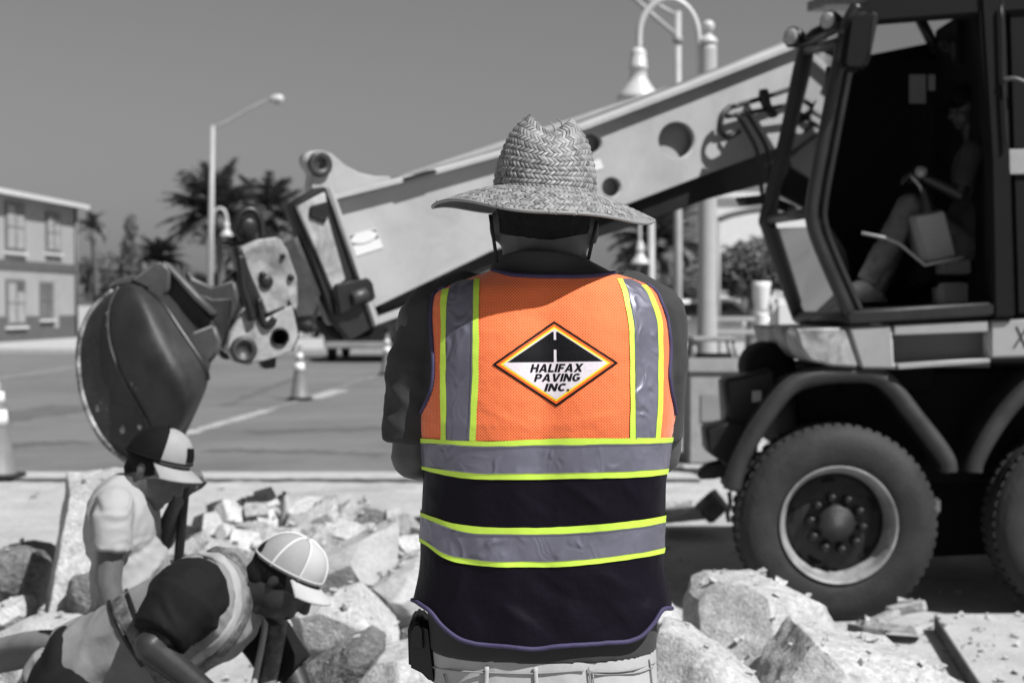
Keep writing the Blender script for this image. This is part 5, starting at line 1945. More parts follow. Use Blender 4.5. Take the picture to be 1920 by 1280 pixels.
def cap_hat(parent, c, f, u, k, m_front, m_back, m_bill, snapback=False, patch=None, seams=None):
    """baseball cap: panelled crown and a curved peak"""
    f, u, s = fr_of(f, u)
    c = Vector(c) + u * .036 * k
    f, u = (f * math.cos(.20) + u * math.sin(.20)), (u * math.cos(.20) - f * math.sin(.20))
    V, F, MI_ = [], [], []
    nu, nv = 40, 12
    for j in range(nv + 1):
        ph = (math.pi / 2) * j / nv
        for i in range(nu):
            th = 2 * math.pi * i / nu
            r = math.cos(ph) ** 0.8
            V.append(c + (f * (.107 * math.cos(th) * r - .012) + s * .087 * math.sin(th) * r + u * (.104 * math.sin(ph) - .004 + (.012 * math.cos(th) * math.cos(ph)))) * k)
    for j in range(nv):
        for i in range(nu):
            F.append((j * nu + i, j * nu + (i + 1) % nu, (j + 1) * nu + (i + 1) % nu, (j + 1) * nu + i))
            th = 2 * math.pi * (i + .5) / nu
            MI_.append(0 if math.cos(th) > 0.42 else 1)
    ob = mobj('cap_crown', V, F, [m_front, m_back], parent, True, midx=MI_)
    # peak
    V, F = [], []
    n1, n2 = 18, 7
    for lay in (0, 1):
        for j in range(n2 + 1):
            t = j / n2
            for i in range(n1 + 1):
                a = (i / n1 - .5) * 2 * 1.25
                r0 = .107
                ex = t * .056 * math.cos(a * .75) ** .6
                x = math.cos(a) * (r0) - .012 + ex
                y = math.sin(a) * .087 * (1 + .08 * t)
                z = -.002 - .016 * t - .17 * (y * y) / .087 * (0.25 + t) - lay * .004
                V.append(c + (f * x + s * y + u * z) * k)
    m = (n1 + 1) * (n2 + 1)
    for lay in (0, 1):
        for j in range(n2):
            for i in range(n1):
                a = lay * m + j * (n1 + 1) + i
                q = (a, a + 1, a + n1 + 2, a + n1 + 1)
                F.append(q if lay == 0 else q[::-1])
    for i in range(n1):
        a = n2 * (n1 + 1) + i
        F.append((a, a + 1, a + 1 + m, a + m))
    mobj('cap_peak', V, F, m_bill, ob, True)
    lathe('cap_button', [(.009 * k, -.003), (.008 * k, .003), (.002, .006)], c + (u * .101 - f * .012) * k, u, m_back, ob, 10)
    if seams:
        for th in (0.0, 1.08, -1.08, math.pi / 2 + .35, -math.pi / 2 - .35, math.pi):
            pts = []
            for j in range(nv + 1):
                ph = (math.pi / 2) * j / nv
                r = math.cos(ph) ** .8
                pts.append(c + (f * (.1085 * math.cos(th) * r - .012) + s * .0885 * math.sin(th) * r + u * (.1055 * math.sin(ph) - .004 + .012 * math.cos(th) * math.cos(ph))) * k)
            tube('cap_seam', pts, .0034 * k, seams, ob, 6)
    # sweat band
    pts = [c + (f * (.1085 * math.cos(t) - .012) + s * .0885 * math.sin(t) + u * (.004 + .012 * math.cos(t))) * k for t in [2 * math.pi * i / 40 for i in range(41)]]
    tube('cap_band', pts, .0032 * k, m_back if not seams else m_front, ob, 6)
    if patch:
        # badge on the front
        V, F = [], []
        for q in range(7):
            b = .16 + .46 * q / 6
            for w in range(7):
                a = -.27 + .54 * w / 6
                r = math.cos(b) ** .8
                V.append(c + (f * (.1105 * math.cos(a) * r - .012) + s * .0905 * math.sin(a) * r + u * (.1065 * math.sin(b) - .004 + .012 * math.cos(a) * math.cos(b))) * k)
        for q in range(6):
            for w in range(6):
                F.append((q * 7 + w, q * 7 + w + 1, q * 7 + w + 8, q * 7 + w + 7))
        mobj('cap_badge', V, F, patch, ob, True)
    return ob


# ------------------------------------------------------------------ the worker in the straw hat
ROWS = [  # py, left px, right px, half depth, centre depth
    (440, 965, 1085, .050, 2.665), (470, 950, 1100, .066, 2.66), (498, 932, 1130, .080, 2.655), (512, 905, 1163, .090, 2.652), (524, 872, 1190, .097, 2.65), (538, 838, 1214, .105, 2.647),
    (552, 818, 1232, .110, 2.645), (575, 808, 1246, .117, 2.642), (620, 803, 1254, .128, 2.638), (660, 801, 1256, .135, 2.635), (700, 800, 1258, .140, 2.633), (740, 798, 1258, .144, 2.631), (785, 795, 1257, .145, 2.63), (830, 797, 1250, .142, 2.63),
    (900, 802, 1240, .136, 2.631), (1000, 797, 1236, .130, 2.633), (1100, 799, 1233, .130, 2.635), (1200, 806, 1230, .134, 2.635), (1250, 812, 1232, .138, 2.635), (1330, 806, 1240, .142, 2.632), (1400, 806, 1240, .13, 2.632)]
_z = np.array([P(1020, r[0], r[4]).z for r in ROWS])[::-1]
_cx = np.array([(P(r[1], r[0], r[4]).x + P(r[2], r[0], r[4]).x) / 2 for r in ROWS])[::-1]
_w = np.array([(P(r[2], r[0], r[4]).x - P(r[1], r[0], r[4]).x) / 2 for r in ROWS])[::-1]
_d = np.array([r[3] for r in ROWS])[::-1]
_y = np.array([r[4] for r in ROWS])[::-1]
SE = 2.45


def trow(z):
    return (float(np.interp(z, _z, _cx)), float(np.interp(z, _z, _w)), float(np.interp(z, _z, _d)), float(np.interp(z, _z, _y)))


def relief(x, z):
    """shoulder blades, spine hollow and slack of the cloth"""
    zs = P(1020, 640, 2.5).z
    r = 0.0
    cx = 0.06
    for sg in (-1, 1):
        r += 0.010 * math.exp(-(((x - cx - sg * .105) / .07) ** 2 + ((z - zs) / .11) ** 2))
    r -= 0.007 * math.exp(-(((x - cx) / .03) ** 2)) * math.exp(-(((z - zs + .1) / .28) ** 2))
    return r


def slack(x, z):
    lo = max(0.0, min(1.0, (P(1020, 800, 2.5).z - z) / .25))
    v = 0.0030 * nz((x * 7, 0.3, z * 5), 1.0, 2)
    # soft diagonal folds low on the right, gentle vertical ones elsewhere
    t = x * 20 + z * 26
    v += lo * 0.0055 * noise.noise(Vector((t * .55, z * 3, 1.7))) + lo * .006 * noise.noise(Vector((x * 16 + z * 4, z * 2, 5.1)))
    v += 0.0030 * noise.noise(Vector((x * 11 - z * 7, z * 6, 9.3)))
    return v


CREASE = [((1062, 905), (1150, 972), .0035), ((1165, 900), (1212, 955), .004), ((1195, 905), (1225, 960), .004), ((1005, 1066), (1075, 1112), .003), ((1120, 1070), (1205, 1120), .003),
          ((838, 905), (815, 975), .004), ((870, 1075), (842, 1150), .004), ((930, 1130), (1010, 1180), .0025), ((1150, 1130), (1190, 1185), .003), ((960, 915), (1010, 965), .002), ((905, 760), (985, 800), .0015), ((1090, 790), (1170, 770), .0015)]
CREASE = [(P(*a, 2.5), P(*b, 2.5), h) for a, b, h in CREASE]


def creases(x, z):
    r = 0.0
    for a, b, h in CREASE:
        dx, dz = b.x - a.x, b.z - a.z
        L2 = dx * dx + dz * dz
        t = ((x - a.x) * dx + (z - a.z) * dz) / L2
        tc = max(0.0, min(1.0, t))
        d = math.hypot(x - a.x - tc * dx, z - a.z - tc * dz)
        if d < .03:
            r += h * math.exp(-(d / .008) ** 2) * math.sin(math.pi * min(1, max(0, .1 + .8 * tc)))
    return r


def surf(x, z, infl=0.0, vest=True):
    cx, W, D, yc = trow(z)
    W += infl
    D += infl
    u = max(-.9995, min(.9995, (x - cx) / W))
    y = yc - D * (1 - abs(u) ** SE) ** (1 / SE)
    e = (1 - abs(u) ** 4)
    y -= relief(x, z) * e
    if vest:
        y -= (slack(x, z) + creases(x, z)) * e
    return Vector((cx + u * W, y, z))


def vinfl(z, x=0.06):
    """how far the vest stands off the body: it hangs free towards the hem"""
    z1, z2 = P(1020, 830, 2.5).z, P(1020, 1150, 2.5).z
    t = max(0.0, min(1.0, (z1 - z) / (z1 - z2)))
    t2 = max(0.0, min(1.0, (P(1020, 1050, 2.5).z - z) / (P(1020, 1050, 2.5).z - z2)))
    sd = min(1.0, abs(x - 0.06) / 0.215) ** 3
    return 0.0075 + 0.002 * t + 0.016 * t2 * t2 * sd


def vs(px, py, up=0.0):
    Y = 2.5
    for _ in range(6):
        p = P(px, py, Y)
        q = surf(p.x, p.z, vinfl(p.z, p.x) + up)
        Y = q.y
    return q


def itp(tab, v):
    x = [t[0] for t in tab]
    y = [t[1] for t in tab]
    if v <= x[0]:
        return y[0]
    if v >= x[-1]:
        return y[-1]
    i = max(j for j in range(len(x) - 1) if x[j] <= v)

    def slope(j):
        if j == 0 or j == len(x) - 1:
            k = 0 if j == 0 else j - 1
            return (y[k + 1] - y[k]) / (x[k + 1] - x[k])
        a = (y[j] - y[j - 1]) / (x[j] - x[j - 1])
        b = (y[j + 1] - y[j]) / (x[j + 1] - x[j])
        return 0.5 * (a + b)
    h = x[i + 1] - x[i]
    t = (v - x[i]) / h
    return ((2 * t ** 3 - 3 * t * t + 1) * y[i] + (t ** 3 - 2 * t * t + t) * h * slope(i)
            + (-2 * t ** 3 + 3 * t * t) * y[i + 1] + (t ** 3 - t * t) * h * slope(i + 1))


WK = thing('person', (P(1020, 1000, 2.63).x, 2.63, -0.02), 'worker seen from behind in a straw hat and orange hi-vis vest', 'person')
tz = lambda py: P(1020, py, 2.635).z


def torso_geo(z0, z1, infl=0.0, n=60, seg=64, off=0):
    V, F = [], []
    for j in range(n + 1):
        z = z0 + (z1 - z0) * j / n
        cx, W, D, yc = trow(z)
        W += infl
        D += infl
        for k in range(seg):
            t = 2 * math.pi * k / seg
            c, s = math.cos(t), math.sin(t)
            x = cx + W * math.copysign(abs(c) ** (2 / SE), c)
            y = yc - D * math.copysign(abs(s) ** (2 / SE), s)
            if s > 0:
                y -= relief(x, z) * (1 - abs(c) ** 8)
            V.append(Vector((x, y, z)))
    for j in range(n):
        for k in range(seg):
            F.append((j * seg + k, j * seg + (k + 1) % seg, (j + 1) * seg + (k + 1) % seg, (j + 1) * seg + k))
    F.append(tuple(range(seg))[::-1])
    F.append(tuple(n * seg + k for k in range(seg)))
    return V, F


hc = P(1021, 425, 2.665)
sL, eL, wL = P(797, 606, 2.65), P(776, 855, 2.645), P(915, 855, 2.87)
sR, eR, wR = P(1238, 606, 2.65), P(1236, 850, 2.70), P(1100, 830, 2.88)
knL, anL = Vector((-0.06, 2.62, .5)), Vector((-0.08, 2.64, .08))
knR, anR = Vector((0.19, 2.62, .5)), Vector((0.21, 2.64, .08))
hipL, hipR = P(915, 1330, 2.63), P(1130, 1330, 2.63)
body = [('mesh', *torso_geo(tz(1400), tz(490), -0.012, 40, 48))]
body += head_prims(hc, (0, 1, -.05), (0, 0, 1), 0.98)
body += [('ell', P(927, 424, 2.655), (.010, .022, .030), XYZ), ('ell', P(1114, 430, 2.655), (.010, .022, .030), XYZ)]
body += [('cap', P(1020, 530, 2.675), .078, P(1020, 440, 2.668), .083), ('cap', P(1020, 440, 2.668), .086, P(1020, 390, 2.66), .088),
         ('cap', sL, .056, eL, .043), ('cap', eL, .045, P(850, 868, 2.78), .042), ('cap', P(850, 868, 2.78), .042, wL, .03),
         ('cap', sR, .054, eR, .043), ('cap', eR, .043, wR, .03),
         ('cap', hipL, .085, knL, .055), ('cap', knL, .055, anL, .04), ('cap', hipR, .085, knR, .055), ('cap', knR, .055, anR, .04)]
body += hand_prims(wL, (.9, -.1, .1), (0, -1, 0), (.3, .4, .3), 1.0, 1)
body += hand_prims(wR, (-.9, -.1, .25), (0, -1, 0), (.3, .4, .3), 1.0, -1)
for a in (anL, anR):
    body.append(('cap', a + Vector((0, -.02, -.05)), .035, a + Vector((0, .12, -.06)), .03))
blob('body', body, M['skin_a'], WK, 0.0075, 5)
blob('hair', [('cyl', P(1020, 436, 2.664), .0880, P(1020, 375, 2.655), .0905), ('ell', hc + Vector((0, -.014, .032)), (.080, .0995, .082), XYZ)], M['hair'], WK, .005, 3, lambda p: .0015 * noise.noise(p * 90))
# charcoal T-shirt with a stand-up collar
sh = [('mesh', *torso_geo(P(1020, 1247, 2.5).z, tz(512), 0.0, 90, 80)),
      ('cap', P(812, 592, 2.645), .058, P(784, 690, 2.645), .060), ('cyl', P(785, 660, 2.645), .060, P(772, 828, 2.645), .056),
      ('cap', P(1230, 592, 2.645), .056, P(1240, 690, 2.65), .050), ('cyl', P(1240, 660, 2.65), .050, P(1232, 822, 2.672), .047),
      ('cap', P(870, 545, 2.66), .04, P(812, 580, 2.65), .05), ('cap', P(1185, 545, 2.66), .04, P(1232, 580, 2.65), .048)]


def shirt_disp(p):
    if p.z < tz(840):
        return 0.0
    a = folds(0.0026, 8, (1.2, 1, .8), 3.0)(p) + folds(0.0018, 15, (1.0, 1, 1.6), 7.0)(p)
    edge = 1.0 if (p.x < P(808, 700, 2.64).x or p.x > P(1248, 700, 2.64).x) else 0.15
    return a * edge


blob('shirt', sh, M['shirt'], WK, 0.006, 7, shirt_disp)
# collar
V, F = [], []
seg = 56
prof = [(-.004, 0.0), (0.0, 0.10), (0.004, .35), (0.008, .65), (0.011, .9), (0.009, 1.0), (0.004, .98), (0.001, .6)]
for (ri, t) in prof:
    for k in range(seg):
        a = 2 * math.pi * k / seg
        zc = tz(518) + (tz(472) - tz(518)) * t
        spread = (1 - t) ** 1.6
        rx = .0885 + .030 * spread + ri
        ry = .092 + .012 * spread + ri
        x = P(1021, 500, 2.66).x + .006 * spread + rx * math.cos(a)
        y = 2.668 - ry * math.sin(a)
        z = zc - .030 * t * (1 - math.sin(a)) * .5 - 0.006 * math.cos(a) * t - .012 * abs(math.cos(a)) ** 3 * t - .004 * spread
        V.append((x, y, z))
for j in range(len(prof) - 1):
    for k in range(seg):
        F.append((j * seg + k, j * seg + (k + 1) % seg, (j + 1) * seg + (k + 1) % seg, (j + 1) * seg + k))
mobj('collar', V, F, M['shirt'], WK, True)

# trousers
tr = [('mesh', *torso_geo(tz(1400), P(1020, 1225, 2.5).z, -0.003, 14, 64)),
      ('cap', hipL, .098, knL, .075), ('cyl', knL, .075, anL, .075), ('cap', hipR, .098, knR, .075), ('cyl', knR, .075, anR, .075), ('cap', hipL, .1, hipR, .1)]
TR = blob('trousers', tr, M['pants'], WK, 0.008, 5, folds(.003, 8, (1, 1, .6), 9))
for a in (anL, anR):
    bm = bmesh.new()
    hull_into(bm, sphere_pts(a + Vector((0, -.03, -.045)), .045, 2) + sphere_pts(a + Vector((0, .15, -.06)), .035, 2) + [a + Vector((s * .045, y, -.1)) for s in (-1, 1) for y in (-.07, .17)])
    bmobj('boot', bm, M['boot'], WK, True)


def on_seat(px, py, up=.003):
    Y = 2.5
    for _ in range(5):
        p = P(px, py, Y)
        q = surf(p.x, p.z, -.001 + up, False)
        Y = q.y
    return q


# seams and pockets of the trousers
for (a, b, w) in (((913, 1249), (911, 1300), .0045), ((1004, 1250), (1006, 1300), .0045)):
    pts = [on_seat(a[0] + (b[0] - a[0]) * i / 6, a[1] + (b[1] - a[1]) * i / 6, .002) for i in range(7)]
    tube('belt_loop', pts, w, M['pants'], TR, 6, flat=.5)
for path in ([(812, 1250), (850, 1256), (905, 1260), (1000, 1262), (1095, 1256)], [(1105, 1258), (1150, 1259), (1190, 1254), (1228, 1242)], [(1104, 1250), (1108, 1290), (1110, 1330)], [(1112, 1262), (1116, 1330)],
             [(1218, 1235), (1224, 1290), (1226, 1330)], [(832, 1262), (850, 1330)], [(1112, 1264), (1190, 1261), (1224, 1250)]):
    pts = smooth_path([on_seat(x, y, .0015) for x, y in path], 5)
    tube('seam', pts, .0016, gmat('trouser_seam', 0.24, 0.9, bump=0), TR, 5)

# ---- the vest
VEST = thing_part('hi_vis_vest', WK, P(1020, 800, 2.5))


def patch_cols(name, px0, px1, top, bot, up, mat, nx=90, ny=10, wrap=False, thick=0.0015, smooth=True):
    """cloth strip given by top(px) and bottom(px); wraps round the body when asked"""
    V, F, UV = [], [], []
    cols = []
    for i in range(nx + 1):
        # denser towards the sides
        t = i / nx
        t = 0.5 - 0.5 * math.cos(math.pi * t)
        px = px0 + (px1 - px0) * t
        col = []
        for j in range(ny + 1):
            py = top(px) + (bot(px) - top(px)) * j / ny
            col.append(vs(px, py, up))
        cols.append(col)
    if wrap:
        front = []
        for col in cols[::-1][1:-1]:
            front.append([Vector((p.x, 2 * trow(p.z)[3] - p.y, p.z)) for p in col])
        cols = cols + front
    n = len(cols)
    arc = 0.0
    for i, col in enumerate(cols):
        if i:
            arc += (col[0] - cols[i - 1][0]).length
        for p in col:
            V.append(p)
            UV.append((p.x if not wrap or i <= nx else arc, p.z))
    m = ny + 1
    rng = n if wrap else n - 1
    for i in range(rng):
        k = (i + 1) % n
        for j in range(ny):
            F.append((i * m + j, k * m + j, k * m + j + 1, i * m + j + 1))
    return mobj(name, V, F, mat, VEST, smooth, uv=UV)


def patch_rows(name, py0, py1, left, right, up, mat, nx=10, ny=60, smooth=True):
    V, F, UV = [], [], []
    for j in range(ny + 1):
        py = py0 + (py1 - py0) * j / ny
        a, b = left(py), right(py)
        for i in range(nx + 1):
            p = vs(a + (b - a) * i / nx, py, up)
            V.append(p)
            UV.append((p.x, p.z))
    m = nx + 1
    for j in range(ny):
        for i in range(nx):
            F.append((j * m + i, j * m + i + 1, (j + 1) * m + i + 1, (j + 1) * m + i))
    return mobj(name, V, F, mat, VEST, smooth, uv=UV)


def T(*tab):
    sd = sum(t[1] for t in tab) * .37
    return lambda v: itp(tab, v) + 1.1 * noise.noise(Vector((v * .022, sd, 0))) + .5 * noise.noise(Vector((v * .07, sd, 4)))


L1t = T((760, 820), (790, 822), (893, 827), (1047, 822), (1253, 820), (1290, 818))
L1b = T((760, 828), (792, 830), (900, 836), (980, 835), (1100, 833), (1250, 830), (1290, 828))
L2t = T((760, 868), (802, 876), (840, 882), (880, 887), (980, 888), (1080, 886), (1240, 880), (1290, 872))
L2b = T((760, 872), (803, 883), (840, 892), (880, 897), (980, 899), (1080, 897), (1235, 891), (1290, 880))
L3t = T((760, 950), (790, 960), (847, 980), (913, 988), (980, 989), (1080, 986), (1233, 969), (1290, 955))
L3b = T((760, 958), (790, 969), (867, 996), (963, 1001), (1080, 999), (1233, 982), (1290, 968))
L4t = T((760, 1000), (792, 1011), (830, 1036), (897, 1050), (980, 1053), (1080, 1050), (1232, 1030), (1290, 1015))
L4b = T((760, 1008), (793, 1019), (830, 1045), (897, 1060), (980, 1063), (1080, 1060), (1230, 1040), (1290, 1025))
HEM = T((770, 1124), (778, 1126), (790, 1134), (807, 1146), (827, 1170), (850, 1190), (867, 1200), (947, 1211), (1007, 1216), (1047, 1211), (1130, 1205), (1200, 1193), (1227, 1166), (1242, 1143), (1250, 1140))
XL, XR = 772, 1268
patch_cols('lower_panel', XL, XR, lambda x: L1b(x) - 3, HEM, 0.0, M['blackmesh'], 110, 56, True)
patch_cols('lime_band', XL, XR, L1t, L1b, .0022, M['lime'], 110, 3, True)
patch_cols('silver_band', XL, XR, lambda x: L1b(x) - .5, lambda x: L2t(x) + .5, .0015, M['silver'], 110, 10, True)
patch_cols('lime_band', XL, XR, L2t, L2b, .0022, M['lime'], 110, 3, True)
patch_cols('lime_band', XL, XR, L3t, L3b, .0022, M['lime'], 110, 3, True)
patch_cols('silver_band', XL, XR, lambda x: L3b(x) - .5, lambda x: L4t(x) + .5, .0015, M['silver'], 110, 10, True)
patch_cols('lime_band', XL, XR, L4t, L4b, .0022, M['lime'], 110, 3, True)
pts = [vs(x, HEM(x), .0012) for x in np.linspace(772, 1262, 170)]
tube('hem_binding', pts, .0042, M['purple'], VEST, 8)

# orange upper back with armholes
AL = T((505, 925), (512, 905), (524, 872), (538, 836), (547, 817), (560, 811), (600, 808), (650, 811), (700, 812), (730, 808), (755, 798), (785, 784), (800, 784), (826, 790))
AR = T((505, 1140), (512, 1152), (522, 1185), (535, 1216), (545, 1229), (570, 1242), (600, 1252), (650, 1257), (700, 1256), (740, 1260), (775, 1267), (800, 1262), (826, 1252))
NK = T((925, 507), (940, 511), (960, 515), (1000, 517.5), (1060, 518), (1110, 517), (1150, 512))
# main orange grid follows the neckline at the top
V, F, UV = [], [], []
nx, ny = 100, 90
for j in range(ny + 1):
    py = 507 + (826 - 507) * j / ny
    a, b = AL(py), AR(py)
    for i in range(nx + 1):
        px = a + (b - a) * i / nx
        yy = py
        if 925 < px < 1150:
            yy = max(py, NK(px))
        p = vs(px, yy, 0.0)
        V.append(p)
        UV.append((p.x, p.z))
m = nx + 1
for j in range(ny):
    for i in range(nx):
        F.append((j * m + i, j * m + i + 1, (j + 1) * m + i + 1, (j + 1) * m + i))
mobj('upper_panel', V, F, M['orange'], VEST, True, uv=UV)
# side panels under the arms continue round to the front
patch_cols('side_panel', XL, XR, lambda x: 800, lambda x: L1t(x) + 2, -.0004, M['orange'], 90, 6, True)
# vertical tapes
patch_rows('lime_tape', 541, 826, T((541, 829), (547, 827), (600, 826), (700, 825), (826, 826)), T((541, 842), (547, 840), (600, 836), (700, 836), (826, 836)), .002, M['lime'], 3, 70)
patch_rows('silver_tape', 524, 826, T((524, 857), (535, 844), (547, 839.5), (600, 835.5), (700, 835.5), (826, 835.5)), T((524, 890), (547, 888), (600, 887), (700, 886), (760, 884), (826, 880.5)), .0014, M['silver'], 8, 70)
patch_rows('lime_tape', 522, 826, T((522, 889), (547, 887), (600, 886.5), (700, 885.5), (760, 883), (826, 880)), T((522, 899), (547, 898), (600, 898), (700, 897), (760, 894.5), (826, 891)), .002, M['lime'], 3, 70)
patch_rows('lime_tape', 522, 826, T((522, 1157), (540, 1165), (570, 1172), (600, 1178), (650, 1181), (700, 1182), (826, 1182)), T((522, 1167), (540, 1175), (570, 1182), (600, 1187.5), (650, 1190), (700, 1191), (826, 1192)), .002, M['lime'], 3, 70)
patch_rows('silver_tape', 522, 826, T((522, 1167), (540, 1175), (570, 1182), (600, 1187), (650, 1189.5), (700, 1190.5), (826, 1191.5)), T((522, 1183), (530, 1200), (540, 1210), (570, 1224), (600, 1232.5), (650, 1235), (700, 1235), (826, 1230)), .0014, M['silver'], 8, 70)
patch_rows('lime_tape', 534, 826, T((534, 1203), (545, 1212), (570, 1223), (600, 1232), (650, 1234.5), (700, 1234.5), (760, 1234), (826, 1229.5)), T((534, 1213), (545, 1221), (570, 1232), (600, 1241.5), (650, 1244), (700, 1244), (760, 1243), (826, 1238.5)), .002, M['lime'], 3, 70)
# bindings: armholes and neck
for fn, ys in ((AL, (538, 545, 552, 560, 580, 600, 625, 650, 675, 700, 715, 730, 742, 755, 770, 784)), (AR, (533, 540, 547, 555, 570, 585, 600, 625, 650, 675, 700, 720, 740, 757, 776))):
    pts = smooth_path([vs(fn(y), y, .001) for y in ys], 4)
    tube('armhole_binding', pts, .0042, M['purple'], VEST, 8)
pts = smooth_path([vs(x, NK(x), .0008) for x in np.linspace(925, 1152, 24)], 2)
tube('neck_binding', pts, .0045, M['purple'], VEST, 8)


# stitching along the tapes: short dashes
def stitches(name, fn, lo, hi, step, vert, up=.0026):
    V, F = [], []
    q = lo
    while q < hi:
        a = vs(fn(q), q, up) if vert else vs(q, fn(q), up)
        b = vs(fn(q + step * .55), q + step * .55, up) if vert else vs(q + step * .55, fn(q + step * .55), up)
        v, f = tube_geo([a, (a + b) / 2, b], .0007, 4)
        k = len(V)
        V += v
        F += [tuple(i + k for i in ff) for ff in f]
        q += step
    o = mobj(name, V, F, M['stitch'], VEST)
    o['kind'] = 'stuff'


stitches('stitching', lambda y: T((524, 889), (547, 888), (600, 887), (700, 886), (760, 884), (826, 880.5))(y) - 2, 530, 824, 4.2, True)
stitches('stitching', lambda x: L2t(x) - 1.0, 806, 1236, 4.2, False)
stitches('stitching', lambda x: L1b(x) + 1.5, 800, 1244, 4.2, False)
stitches('stitching', lambda x: L4t(x) - 1.0, 800, 1230, 4.2, False)
stitches('stitching', lambda x: L3b(x) + 1.5, 800, 1230, 4.2, False)
stitches('stitching', lambda y: T((522, 1167), (540, 1175), (570, 1182), (600, 1187), (650, 1189.5), (700, 1190.5), (826, 1191.5))(y) + 2, 535, 824, 4.2, True)

# ---- printed diamond
PATCH = thing_part('back_print', VEST, P(1041, 682, 2.49))


def flat_on_vest(name, poly, up, mat, n=14):
    """convex quad/triangle in photo coordinates laid on the cloth"""
    if len(poly) == 3:
        poly = list(poly) + [poly[-1]]
    V, F = [], []
    for j in range(n + 1):
        for i in range(n + 1):
            u, v = i / n, j / n
            a = (poly[0][0] * (1 - u) + poly[1][0] * u, poly[0][1] * (1 - u) + poly[1][1] * u)
            b = (poly[3][0] * (1 - u) + poly[2][0] * u, poly[3][1] * (1 - u) + poly[2][1] * u)
            V.append(vs(a[0] * (1 - v) + b[0] * v, a[1] * (1 - v) + b[1] * v, up))
    m = n + 1
    for j in range(n):
        for i in range(n):
            F.append((j * m + i, j * m + i + 1, (j + 1) * m + i + 1, (j + 1) * m + i))
    return mobj(name, V, F, mat, PATCH, True)


top, lef, bot, rig = (1038.8, 601.9), (922.7, 683.2), (1043, 762.4), (1159.4, 680)
cx_ = (top[0] + lef[0] + bot[0] + rig[0]) / 4
cy_ = (top[1] + lef[1] + bot[1] + rig[1]) / 4


def scaled(k):
    return [(cx_ + (p[0] - cx_) * k, cy_ + (p[1] - cy_) * k) for p in (top, rig, bot, lef)]


flat_on_vest('border_black', scaled(1.0), .0012, M['p_black'])
flat_on_vest('border_orange', scaled(0.935), .0016, M['p_orange'])
flat_on_vest('border_yellow', scaled(0.872), .0020, M['p_yellow'])
flat_on_vest('field_white', scaled(0.825), .0024, M['p_white'])
flat_on_vest('road_emblem', [(951.6, 679), (1035, 622), (1038.2, 622), (1038.6, 678.5)], .0028, M['p_black'], 12)
flat_on_vest('road_emblem', [(1044, 678), (1042.8, 622), (1046, 622), (1130.5, 677)], .0028, M['p_black'], 12)
flat_on_vest('road_emblem', [(1038.0, 637), (1043.2, 637), (1043.8, 655), (1038.4, 655)], .0028, M['p_black'], 4)
T_ = .25


def _arc(a0, a1, rx, ry, n=16):
    return [(.40 + rx * math.cos(math.radians(a0 + (a1 - a0) * k / n)), .5 + ry * math.sin(math.radians(a0 + (a1 - a0) * k / n))) for k in range(n + 1)]


GLYPH = {
    'H': (.80, [[(0, 0), (T_, 0), (T_, .4), (.55, .4), (.55, 0), (.8, 0), (.8, 1), (.55, 1), (.55, .61), (T_, .61), (T_, 1), (0, 1)]]),
    'A': (.88, [[(0, 0), (.26, 0), (.315, .19), (.565, .19), (.62, 0), (.88, 0), (.57, 1), (.31, 1)], [(.37, .37), (.51, .37), (.44, .68)]]),
    'L': (.62, [[(0, 0), (.62, 0), (.62, .21), (T_, .21), (T_, 1), (0, 1)]]),
    'I': (T_, [[(0, 0), (T_, 0), (T_, 1), (0, 1)]]),
    'F': (.64, [[(0, 0), (T_, 0), (T_, .39), (.56, .39), (.56, .59), (T_, .59), (T_, .8), (.64, .8), (.64, 1), (0, 1)]]),
    'X': (.88, [[(0, 0), (.29, 0), (.44, .29), (.59, 0), (.88, 0), (.59, .51), (.86, 1), (.58, 1), (.44, .73), (.30, 1), (.02, 1), (.29, .51)]]),
    'P': (.72, [[(0, 0), (T_, 0), (T_, .35), (.43, .35), (.6, .41), (.7, .53), (.72, .675), (.7, .82), (.6, .94), (.43, 1), (0, 1)], [(T_, .54), (.39, .54), (.45, .6), (.47, .675), (.45, .75), (.39, .81), (T_, .81)]]),
    'V': (.86, [[(.29, 0), (.57, 0), (.86, 1), (.59, 1), (.43, .33), (.27, 1), (0, 1)]]),
    'N': (.80, [[(0, 0), (.24, 0), (.24, .56), (.56, 0), (.8, 0), (.8, 1), (.56, 1), (.56, .44), (.24, 1), (0, 1)]]),
    'C': (.80, [_arc(42, 318, .41, .515) + _arc(312, 48, .165, .30)]),
    'G': (.82, [_arc(42, 322, .41, .515) + [(.80, .2), (.80, .54), (.43, .54), (.43, .355), (.57, .355), (.57, .27)] + _arc(300, 48, .165, .30)]),
    '.': (T_, [[(0, 0), (T_, 0), (T_, .24), (0, .24)]]),
}


def block_word(w):
    V, F, x = [], [], 0.0
    for ch in w:
        wd, polys = GLYPH[ch]
        me = fill_plate(polys, 0.0)
        b = len(V)
        V += [(v.co.x + x + v.co.y * .22, v.co.y) for v in me.vertices]
        F += [tuple(i + b for i in p.vertices) for p in me.polygons]
        bpy.data.meshes.remove(me)
        x += wd + .075
    x0, x1 = min(v[0] for v in V), max(v[0] for v in V)
    return [((v[0] - x0) / (x1 - x0), v[1]) for v in V], F


for wd, (x0, x1, y0, y1), rot in (('HALIFAX', (993.7, 1094.5, 681.8, 697.2), -.012), ('PAVING', (1000.8, 1088.2, 700.2, 714.8), -.012), ('INC.', (1020, 1068, 718.6, 732.9), -.012)):
    tv, tf = block_word(wd)
    xm = (x0 + x1) / 2
    lv = [vs(x0 + u * (x1 - x0), y1 + (y0 - y1) * v + (x0 + u * (x1 - x0) - xm) * rot, .0029) for u, v in tv]
    mobj('lettering', lv, tf, M['p_black'], PATCH)

